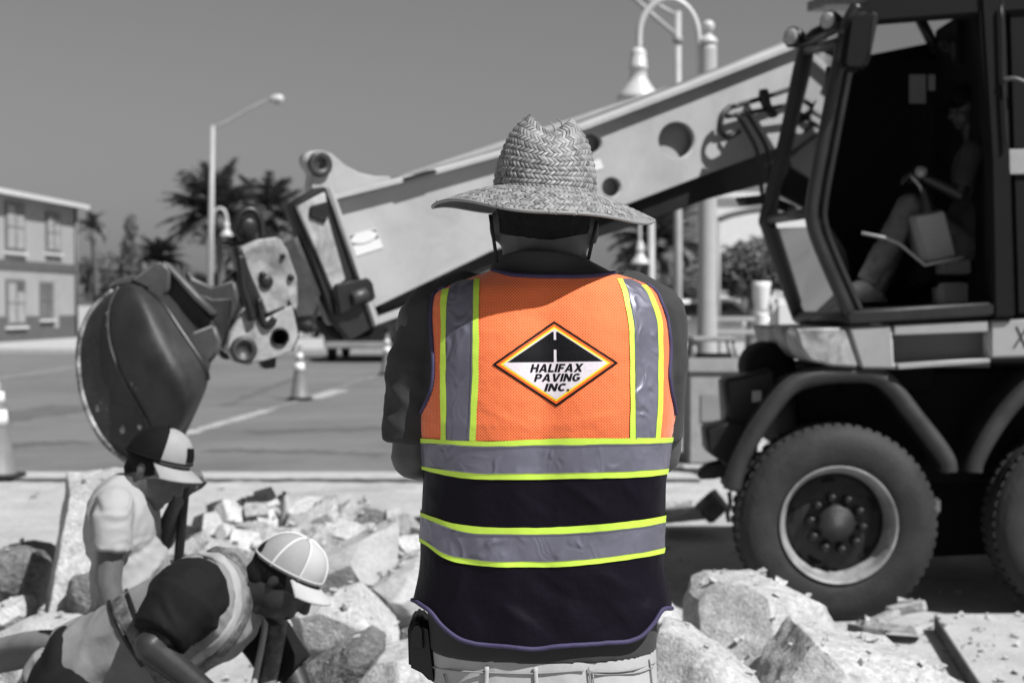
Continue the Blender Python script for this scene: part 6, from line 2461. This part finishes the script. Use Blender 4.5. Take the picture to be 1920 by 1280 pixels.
# ---- phone holster
HO = plate('phone_holster', [(766, 1250), (764, 1176), (774, 1162), (786, 1160), (797, 1172), (806, 1176), (818, 1280), (806, 1278), (790, 1262)], YP(2.60), 0.10, M['holster'], WK, bevel=0.007)
plate('holster_flap', [(768, 1182), (776, 1168), (786, 1166), (794, 1176), (796, 1215), (770, 1215)], YP(2.60), 0.008, M['holster'], HO, front=0.009, bevel=0.003)


# ---- straw hat
HAT = thing_part('straw_hat', WK, P(1021, 364, 2.645))
hat_o = P(1021, 364, 2.645)
RX = Matrix.Rotation(math.radians(4.2), 3, 'Y') @ Matrix.Rotation(math.radians(0), 3, 'X')


def crown_pt(th, t, out=0.0):
    """t 0..1 up the side; then the pinched top"""
    h = t
    ctl_h = np.array([0, .2, .4, .6, .75, .88, 1.0])
    ctl_r = np.array([.0945, .0905, .084, .074, .064, .051, .036])
    r = float(np.interp(h, ctl_h, ctl_r))
    c, s = math.cos(th), math.sin(th)
    htop = .108 + .034 * abs(c) ** 1.6 + (0.003 if c < 0 else 0)
    z = htop * h
    rx, ry = r * (1.0 + .10 * h * abs(c)), r * 1.12
    return RX @ Vector((c * (rx + out) - .004 * h * 0, s * (ry + out), z)) + hat_o


def brim_pt(th, t, out=0.0):
    c, s = math.cos(th), math.sin(th)
    r = .0945 + (.205 - .0945) * t
    sag = .050 * t ** 1.25
    # back edge lifts a little in the middle and the sides droop
    wob = .006 * t * math.sin(2 * th + .6) + .004 * t * math.sin(5 * th + 1)
    z = .004 - sag * (0.76 + .10 * abs(c) + .14 * max(0, -s) ** 2 - .42 * max(0, s) ** 1.2) + wob
    return RX @ Vector((c * r, s * r * 1.06, z + out)) + hat_o


def top_pt(th, q):
    """inside of the pinched crown: from rim (q=0) to the crease (q=1)"""
    a = crown_pt(th, 1.0)
    c, s = math.cos(th), math.sin(th)
    ctr = RX @ Vector((c * .004, s * .036 * (1 - q * .2), .106)) + hat_o
    return a.lerp(ctr, q)


def grid_surface(name, fn, nu, nv, mat, parent):
    V, F = [], []
    for j in range(nv + 1):
        for i in range(nu):
            V.append(fn(2 * math.pi * i / nu, j / nv))
    for j in range(nv):
        for i in range(nu):
            F.append((j * nu + i, j * nu + (i + 1) % nu, (j + 1) * nu + (i + 1) % nu, (j + 1) * nu + i))
    return mobj(name, V, F, mat, parent, True)


grid_surface('crown_lining', lambda th, t: crown_pt(th, t, -.0012), 72, 16, M['strawbase'], HAT)
grid_surface('crown_top', top_pt, 72, 6, M['strawbase'], HAT)
grid_surface('brim_lining', lambda th, t: brim_pt(th, t, -.001), 96, 14, M['strawbase'], HAT)


def weave(name, fn, rows, nstr, seed, lift=.0016, upv=None, slant=1.0):
    """plaited straw: rows of slanting strands that change direction row by row"""
    r = random.Random(seed)
    V, F = [], []
    for j in range(rows):
        n = nstr(j)
        sgn = 1 if j % 2 else -1
        t0, t1 = j / rows, (j + 1) / rows
        for i in range(n):
            th = 2 * math.pi * (i + .5 * (j % 2)) / n + r.uniform(-.004, .004)
            dth = 2 * math.pi / n
            sl = sgn * dth * 1.15 * slant
            w = dth * .43 * r.uniform(.85, 1.1)
            b = len(V)
            K = 3
            ta, tb = t0 - .12 / rows, t1 + .12 / rows
            for k in range(K + 1):
                f = k / K
                tt = max(0.0, min(1.0, ta + (tb - ta) * f))
                tc = th + sl * (f - .5)
                arch = math.sin(math.pi * f)
                o = lift * (0.15 + .95 * arch) * r.uniform(.9, 1.1)
                V.append(fn(tc - w, tt, o * .55))
                V.append(fn(tc, tt, o))
                V.append(fn(tc + w, tt, o * .55))
            for k in range(K):
                F.append((b + 3 * k, b + 3 * k + 1, b + 3 * k + 4, b + 3 * k + 3))
                F.append((b + 3 * k + 1, b + 3 * k + 2, b + 3 * k + 5, b + 3 * k + 4))
    o = mobj(name, V, F, M['straw'], HAT, True)
    o['kind'] = 'stuff'
    return o


weave('crown_weave', crown_pt, 13, lambda j: int(74 - 2.6 * j), 3, .0036)
weave('top_weave', lambda th, t, o=0: top_pt(th, t) + Vector((0, 0, o)), 4, lambda j: 44 - 8 * j, 4, .0022)
weave('brim_weave', brim_pt, 10, lambda j: int(78 + 8 * j), 5, .0026)
# rim braid and a few loose straws
pts = [brim_pt(2 * math.pi * i / 120, 1.0, -.0005) for i in range(121)]
tube('rim_braid', pts, .0032, M['straw'], HAT, 6)
geo = []
r2 = random.Random(8)
for i in range(26):
    th = r2.uniform(math.pi, 2 * math.pi)
    a = brim_pt(th, 1.0, .002)
    b = brim_pt(th + r2.uniform(-.09, .09), 1.0, -.002 + r2.uniform(-.003, .004))
    geo.append(tube_geo([a, (a + b) / 2 + Vector((0, -.003, r2.uniform(-.002, .004))), b], .0011, 4))
for th, t in ((5.0, 1.0), (5.35, .98)):
    a = crown_pt(th, t)
    geo.append(tube_geo([a, a + Vector((-.004, -.002, .010)), a + Vector((-.010, -.002, .016))], .0012, 4))
fr_ = mobj('loose_straw', *merge_geo(geo), M['straw'], HAT)
fr_['kind'] = 'stuff'
# chin cord
for (a, b, c) in (((917, 362), (919, 402), (932, 492)), ((1131, 380), (1119, 414), (1103, 486))):
    Yc = 2.60
    tube('chin_cord', [P(*b, 2.585), P((b[0] + c[0]) / 2, (b[1] + c[1]) / 2, 2.585), P(*c, 2.585), P(1020, 520, 2.72)][:3], .0033, M['cord'], HAT, 8)
    p = P(*a, 2.645)
    lathe('cord_bead', [(.002, -.006), (.008, -.004), (.009, 0), (.008, .004), (.002, .006)], p, (0, 0, 1), M['cord'], HAT, 12)


def to_local_hit(ob, px, py):
    """where the photo ray meets a finished mesh, in world coordinates"""
    base = wloc(ob)
    o = Vector((0, 0, CAMH)) - base
    ok, loc, nor, _ = ob.ray_cast(o, ray(px, py).normalized())
    return (loc + base, nor) if ok else (None, None)


def drape(name, ob, path, w, mat, parent, up=.004, k=5):
    """cloth tape laid along a path on a mesh"""
    pts = smooth_path([Vector((x, y, 0)) for x, y in path], k)
    H = []
    for p in pts:
        h, n = to_local_hit(ob, p.x, p.y)
        if h is not None:
            H.append((h, n))
    V, F = [], []
    for i, (h, n) in enumerate(H):
        a = H[max(0, i - 1)][0]
        b = H[min(len(H) - 1, i + 1)][0]
        t = (b - a).normalized()
        s = t.cross(n).normalized()
        for d, e in ((-1, up * .2), (-.9, up), (-.45, up), (0, up), (.45, up), (.9, up), (1, up * .2)):
            V.append(h + s * d * w / 2 + n * e - n * (abs(d) ** 2) * w * w * .9)
    m = 7
    for i in range(len(H) - 1):
        for j in range(m - 1):
            F.append((i * m + j, i * m + j + 1, (i + 1) * m + j + 1, (i + 1) * m + j))
    if F:
        return mobj(name, V, F, mat, parent, True)


def shoe(parent, a, f, mat, k=1.0):
    f = Vector(f).normalized()
    s = Vector((-f.y, f.x, 0))
    bm = bmesh.new()
    hull_into(bm, sphere_pts(a + Vector((0, 0, -.03)), .048 * k, 2) + sphere_pts(a + f * .15 * k + Vector((0, 0, -.055)), .033 * k, 2)
              + [a + f * y * k + s * q * .043 * k + Vector((0, 0, -.09)) for q in (-1, 1) for y in (-.07, .17)])
    return bmobj('boot', bm, mat, parent, True)


# ------------------------------------------------------------------ man in the pale T-shirt, looking down
YT = 4.45
ME = thing('person', (P(240, 1200, YT).x, YT, -0.54), 'man in a pale T-shirt and two-tone cap looking down at a handle', 'person')
hT = P(293, 878, YT)
fT, uT = Vector((.80, -.27, -.52)), Vector((.52, -.05, .84))
nsh, fsh = P(214, 958, 4.30), P(246, 958, 4.62)
nel, nwr = P(203, 1090, 4.25), P(225, 1200, 4.22)
fel, fwr = P(306, 1012, 4.60), P(336, 936, 4.52)
hpN, hpF = P(232, 1215, 4.38), P(240, 1215, 4.56)
kN, kF = Vector((-1.13, 4.36, .05)), Vector((-1.15, 4.58, .05))
aN, aF = Vector((-1.22, 4.36, -.44)), Vector((-1.24, 4.6, -.44))
bodyT = head_prims(hT, fT, uT, 1.0)
bodyT += [('cap', P(228, 935, YT), .058, P(272, 893, YT), .056), ('ell', P(232, 990, YT), (.09, .16, .15), XYZ), ('ell', P(243, 1090, YT), (.095, .14, .15), XYZ), ('ell', P(240, 1190, YT), (.10, .14, .12), XYZ),
          ('cap', nsh, .05, nel, .040), ('cap', nel, .040, nwr, .028), ('cap', fsh, .05, fel, .038), ('cap', fel, .038, fwr, .027),
          ('cap', hpN, .08, kN, .055), ('cap', kN, .055, aN, .04), ('cap', hpF, .08, kF, .055), ('cap', kF, .055, aF, .04)]
bodyT += hand_prims(nwr, (.2, 0, -1), (0, 1, 0), (.3, .4, .3), 1.0, 1)
bodyT += hand_prims(fwr, (.25, -.25, .9), (.7, -.6, 0), (.9, 1.0, .8), 1.0, -1)
blob('body', bodyT, M['skin_b'], ME, .006, 4)
eyes(ME, hT, fT, uT)
teeT = [('ell', P(230, 985, YT), (.112, .185, .165), XYZ), ('ell', P(245, 1085, YT), (.118, .165, .19), XYZ), ('ell', P(243, 1160, YT), (.118, .165, .14), XYZ),
        ('cap', P(214, 950, 4.31), .062, P(240, 945, 4.6), .062), ('cap', nsh, .062, P(210, 985, 4.28), .058), ('cyl', P(211, 965, 4.285), .060, P(207, 1034, 4.262), .060),
        ('cap', fsh, .06, P(262, 975, 4.62), .056), ('cyl', P(256, 968, 4.62), .058, P(285, 995, 4.61), .058), ('cyl', P(226, 942, YT), .09, P(238, 922, YT), .066)]
blob('t_shirt', teeT, M['tee'], ME, .007, 5, lambda p: folds(.005, 13, (.8, 1, 1.0), 2.0)(p) + (folds(.008, 9, (1.2, 1, 1.9), 5.0)(p) if p.z < P(240, 1000, YT).z else 0.0))
cap_hat(ME, hT, fT, uT, 1.0, M['capgrey'], M['capdark'], M['capgrey'], patch=M['capdark'])
# short hair under the cap
f_, u_, s_ = fr_of(fT, uT)
blob('hair', [('ell', hT + u_ * .022 - f_ * .018, (.094, .086, .0775), (f_, u_, s_)), ('ell', hT - u_ * .03 - f_ * .045, (.05, .05, .06), (f_, u_, s_))], M['hair'], ME, .006, 3)
jt = [('ell', P(240, 1205, YT), (.12, .165, .12), XYZ), ('cap', hpN, .098, kN, .075), ('cyl', kN, .075, aN, .07), ('cap', hpF, .098, kF, .075), ('cyl', kF, .075, aF, .07)]
blob('jeans', jt, M['jeans'], ME, .009, 4)
for a in (aN, aF):
    shoe(ME, a, (1, 0, 0), M['boot'])
# the long handle he holds
top_h, low_h = P(349, 893, 4.50), P(336, 1036, 4.56)
dv = (low_h - top_h).normalized()
endp = top_h + dv * ((top_h.z + 0.42) / -dv.z)
SHV = thing('shovel', endp, 'dark shovel handle held upright by the man in the pale shirt', 'shovel')
tube('handle', [top_h + dv * .005, top_h + dv * .02, low_h, endp], [.012, .015, .016, .016], M['black'], SHV, 12)
bm = bmesh.new()
hull_into(bm, [endp + Vector(q) for q in ((-.1, -.02, .02), (.1, -.02, .02), (.1, .01, .02), (-.1, .01, .02), (-.09, 0, -.06), (.09, 0, -.06), (0, 0, -.11))])
bmobj('blade', bm, M['steel'], SHV, False)

# ------------------------------------------------------------------ bending man in the grey vest and white cap
YB = 4.15
MB_ = thing('person', (P(200, 1280, YB).x, YB, -0.54), 'man bending forward in a grey vest over black shirt and pale trucker cap', 'person')
hB = P(532, 1084, YB)
fB, uB = Vector((.70, -.10, -.70)), Vector((.70, 0, .70))
shN, shF = P(372, 1118, 4.0), P(440, 1140, 4.36)
elN, wrN = P(282, 1212, 3.88), P(412, 1318, 3.92)
elF, wrF = P(548, 1262, 4.34), P(600, 1380, 4.2)
hiN, hiF = P(140, 1300, 4.15), P(150, 1300, 4.35)
kBN, kBF = Vector((-1.02, 4.05, -.02)), Vector((-.98, 4.42, -.02))
aBN, aBF = Vector((-1.18, 4.05, -.44)), Vector((-1.14, 4.45, -.44))
bodyB = head_prims(hB, fB, uB, 1.03)
bodyB += [('cap', P(430, 1128, 4.18), .068, P(502, 1098, YB), .066), ('cap', P(385, 1140, 4.2), .14, P(165, 1270, 4.25), .13),
          ('cap', shN, .06, elN, .046), ('cap', elN, .047, wrN, .032), ('cap', shF, .055, elF, .046), ('cap', elF, .046, wrF, .032),
          ('cap', hiN, .09, kBN, .065), ('cap', kBN, .065, aBN, .045), ('cap', hiF, .09, kBF, .065), ('cap', kBF, .065, aBF, .045)]
bodyB += hand_prims(wrN, (.7, .1, -.7), (0, .3, -.9), (.5, .6, .5), 1.05, 1)
bodyB += hand_prims(wrF, (.3, -.2, -.9), (-.3, -.8, -.2), (.5, .6, .5), 1.05, -1)
blob('body', bodyB, M['skin_c'], MB_, .0055, 6)
eyes(MB_, hB, fB, uB, 1.03)
ax_ = (P(165, 1270, 4.25) - P(385, 1140, 4.2)).normalized()
shirtB = [('cap', P(385, 1138, 4.19), .145, P(180, 1262, 4.25), .14), ('ell', P(405, 1138, 4.19), (.12, .18, .14), XYZ),
          ('cap', P(358, 1122, 4.03), .122, P(345, 1134, 3.99), .118), ('cyl', P(345, 1130, 3.98), .112, P(296, 1196, 3.90), .080),
          ('cap', P(455, 1150, 4.33), .085, P(500, 1200, 4.35), .08), ('cyl', P(490, 1185, 4.35), .085, P(543, 1258, 4.34), .078), ('cyl', P(425, 1128, 4.18), .10, P(455, 1112, 4.17), .082)]
blob('shirt', shirtB, M['blacktee'], MB_, .008, 5, folds(.005, 11, (1, 1, 1), 4))
vestB = [('cap', P(392, 1135, 4.2), .168, P(200, 1245, 4.25), .165), ('ell', P(418, 1132, 4.17), (.10, .205, .165), XYZ), ('cyl', P(205, 1243, 4.25), .165, P(148, 1272, 4.25), .168), ('cyl', P(160, 1266, 4.25), .165, P(142, 1300, 4.25), .172)]
VB = blob('vest', vestB, M['greyvest'], MB_, .008, 6, folds(.007, 9, (1, 1, 1), 6))
# edging of the armhole and dirty tape bands
drape('armhole_edging', VB, [(300, 1062), (345, 1034), (398, 1040), (432, 1066), (446, 1110), (440, 1160), (410, 1205), (360, 1240)], .032, gmat('pale_edging', 0.30, 0.8, bump=0.1), MB_, .005)
drape('reflective_tape', VB, [(380, 1028), (430, 1040), (462, 1075), (468, 1120), (455, 1165), (425, 1210), (390, 1245), (350, 1275)], .04, M['greytape'], MB_, .007)
drape('reflective_tape', VB, [(212, 1098), (222, 1130), (236, 1165), (256, 1200), (285, 1240), (310, 1275)], .055, M['greytape'], MB_, .007)
drape('piping', VB, [(198, 1104), (208, 1136), (222, 1172), (242, 1208), (268, 1246)], .012, M['black'], MB_, .008)
drape('piping', VB, [(232, 1090), (243, 1122), (258, 1158), (276, 1190)], .012, M['black'], MB_, .008)
# front strap hanging from the far shoulder
FS = [P(505, 1120, 4.28), P(520, 1160, 4.28), P(514, 1210, 4.25), P(498, 1290, 4.2)]
tube('vest_strap', smooth_path(FS, 6), .03, M['greytape'], MB_, 10, flat=.4)
tube('vest_strap', smooth_path([p + Vector((-.035, -.02, 0)) for p in FS], 6), .010, gmat('pale_edging', .36), MB_, 8)
CB = cap_hat(MB_, hB, fB, uB, 1.0, M['capwhite'], M['capgrey'], M['capwhite'], seams=gmat('cap_seam', 0.62, 0.8, bump=0))
f_, u_, s_ = fr_of(fB, uB)
blob('hair', [('ell', hB + u_ * .020 - f_ * .022, (.098, .088, .080), (f_, u_, s_)), ('ell', hB - u_ * .035 - f_ * .05, (.055, .055, .064), (f_, u_, s_))], M['hair'], MB_, .006, 3)
blob('beard', [('cap', hB + f_ * .062 - u_ * .098, .027, hB + f_ * .018 - u_ * .070, .045), ('cap', hB + f_ * .018 - u_ * .070, .044, hB - f_ * .004 - u_ * .02, .050), ('ell', hB + f_ * .085 - u_ * .066, (.014, .014, .022), (f_, u_, s_))], M['hair'], MB_, .005, 3)
jb = [('cap', P(130, 1310, 4.2), .14, P(120, 1310, 4.3), .14), ('cap', hiN, .11, kBN, .085), ('cyl', kBN, .085, aBN, .075), ('cap', hiF, .11, kBF, .085), ('cyl', kBF, .085, aBF, .075), ('ell', P(122, 1252, 4.22), (.06, .14, .13), XYZ), ('ell', P(118, 1290, 4.2), (.10, .15, .13), XYZ)]
blob('trousers', jb, M['darkpants'], MB_, .01, 4)
for a in (aBN, aBF):
    shoe(MB_, a, (1, 0, 0), M['boot'])

# ------------------------------------------------------------------ operator in the cab
YO = 8.25
M['skin_o'] = M['skin_c']
OP = thing('person', P(1800, 575, YO), 'machine operator seated in the dark cab with one leg lit', 'person')
hO = P(1812, 205, YO)
fO, uO = Vector((-.95, -.1, -.25)), Vector((-.2, 0, 1))
oh, ok_, oa = P(1800, 462, 8.15), P(1706, 385, 8.12), P(1622, 535, 8.1)
oh2, ok2, oa2 = P(1806, 470, 8.45), P(1700, 410, 8.5), P(1640, 545, 8.5)
s1, e1, w1 = P(1825, 285, 8.02), P(1800, 365, 7.98), P(1738, 336, 8.0)
s2, e2, w2 = P(1830, 270, 8.5), P(1812, 180, 8.6), P(1792, 105, 8.5)
bo = head_prims(hO, fO, uO, 1.0)
bo += [('cap', P(1826, 262, YO), .06, P(1818, 225, YO), .058), ('ell', P(1832, 320, YO), (.12, .18, .2), XYZ), ('ell', P(1822, 420, YO), (.13, .17, .2), XYZ),
       ('cap', s1, .052, e1, .04), ('cap', e1, .04, w1, .028), ('cap', s2, .052, e2, .04), ('cap', e2, .04, w2, .028),
       ('cap', oh, .085, ok_, .058), ('cap', ok_, .055, oa, .04), ('cap', oh2, .085, ok2, .058), ('cap', ok2, .055, oa2, .04)]
bo += hand_prims(w1, (-.9, 0, .3), (0, 0, -1), (.6, .7, .6), 1.0, 1)
bo += hand_prims(w2, (-.35, -.1, .9), (-.8, -.2, -.3), (.9, .9, .7), 1.0, 1)
blob('body', bo, M['skin_o'], OP, .008, 3)
eyes(OP, hO, fO, uO)
so = [('ell', P(1832, 325, YO), (.135, .2, .215), XYZ), ('ell', P(1822, 425, YO), (.145, .185, .2), XYZ), ('cap', s1, .066, P(1814, 330, 8.0), .058), ('cyl', P(1814, 325, 8.0), .058, P(1806, 350, 7.985), .058),
      ('cap', s2, .066, P(1822, 225, 8.56), .056)]
blob('shirt', so, M['shirt'], OP, .01, 4, folds(.005, 10))
cap_hat(OP, hO, fO, uO, 1.05, M['capdark'], M['capdark'], M['capdark'])
jo = [('cap', oh, .10, ok_, .078), ('cap', ok_, .076, oa.lerp(ok_, .3), .068), ('cyl', ok_.lerp(oa, .5), .068, oa.lerp(ok_, .04), .064), ('cap', oh2, .10, ok2, .078), ('cyl', ok2, .07, oa2, .064), ('ell', P(1815, 465, YO), (.14, .18, .12), XYZ)]
blob('jeans', jo, gmat('faded_jeans', 0.11, 0.9, var=0.3, scale=12, bump=0.3, bscale=24, spec=.2), OP, .009, 4, folds(.006, 10, (1, 1, 1.3), 8))
shoe(OP, oa + Vector((0, 0, .02)), (-1, -.1, 0), M['boot'])
shoe(OP, oa2 + Vector((0, 0, .02)), (-1, 0, 0), M['boot'])


# ------------------------------------------------------------------ loose fragments lying on and between the slabs
bpy.context.view_layer.update()
dg_ = bpy.context.evaluated_depsgraph_get()
r9 = random.Random(99)
geoV, geoF = [], []
for i in range(2600):
    if i % 2:
        x, y = r9.uniform(-2.6, 0.1), r9.uniform(5.0, 8.4)
    else:
        x, y = r9.uniform(0.5, 2.9), r9.uniform(4.2, 7.6)
    ok9, loc9, n9, _a, ob9, _b = SC.ray_cast(dg_, Vector((x, y, 1.35)), Vector((0, 0, -1)))
    if not ok9 or n9.z < .45 or not ob9.name.startswith(('concrete', 'paver', 'rubble', 'ground', 'pavement')):
        continue
    sz = 0.004 + 0.028 * r9.random() ** 5
    me = cr_me[i % 4]
    Rm = Matrix.Rotation(r9.uniform(0, 6.28), 3, 'Z') @ Matrix.Rotation(r9.uniform(-.5, .5), 3, 'X')
    b = len(geoV)
    geoV += [Rm @ v.co * sz + loc9 + Vector((0, 0, sz * .35)) for v in me.vertices]
    geoF += [tuple(q + b for q in p.vertices) for p in me.polygons]
tag(mobj('fragments', geoV, geoF, M['broken']), 'small broken fragments lying on and between the concrete slabs', 'rubble', None, 'stuff')
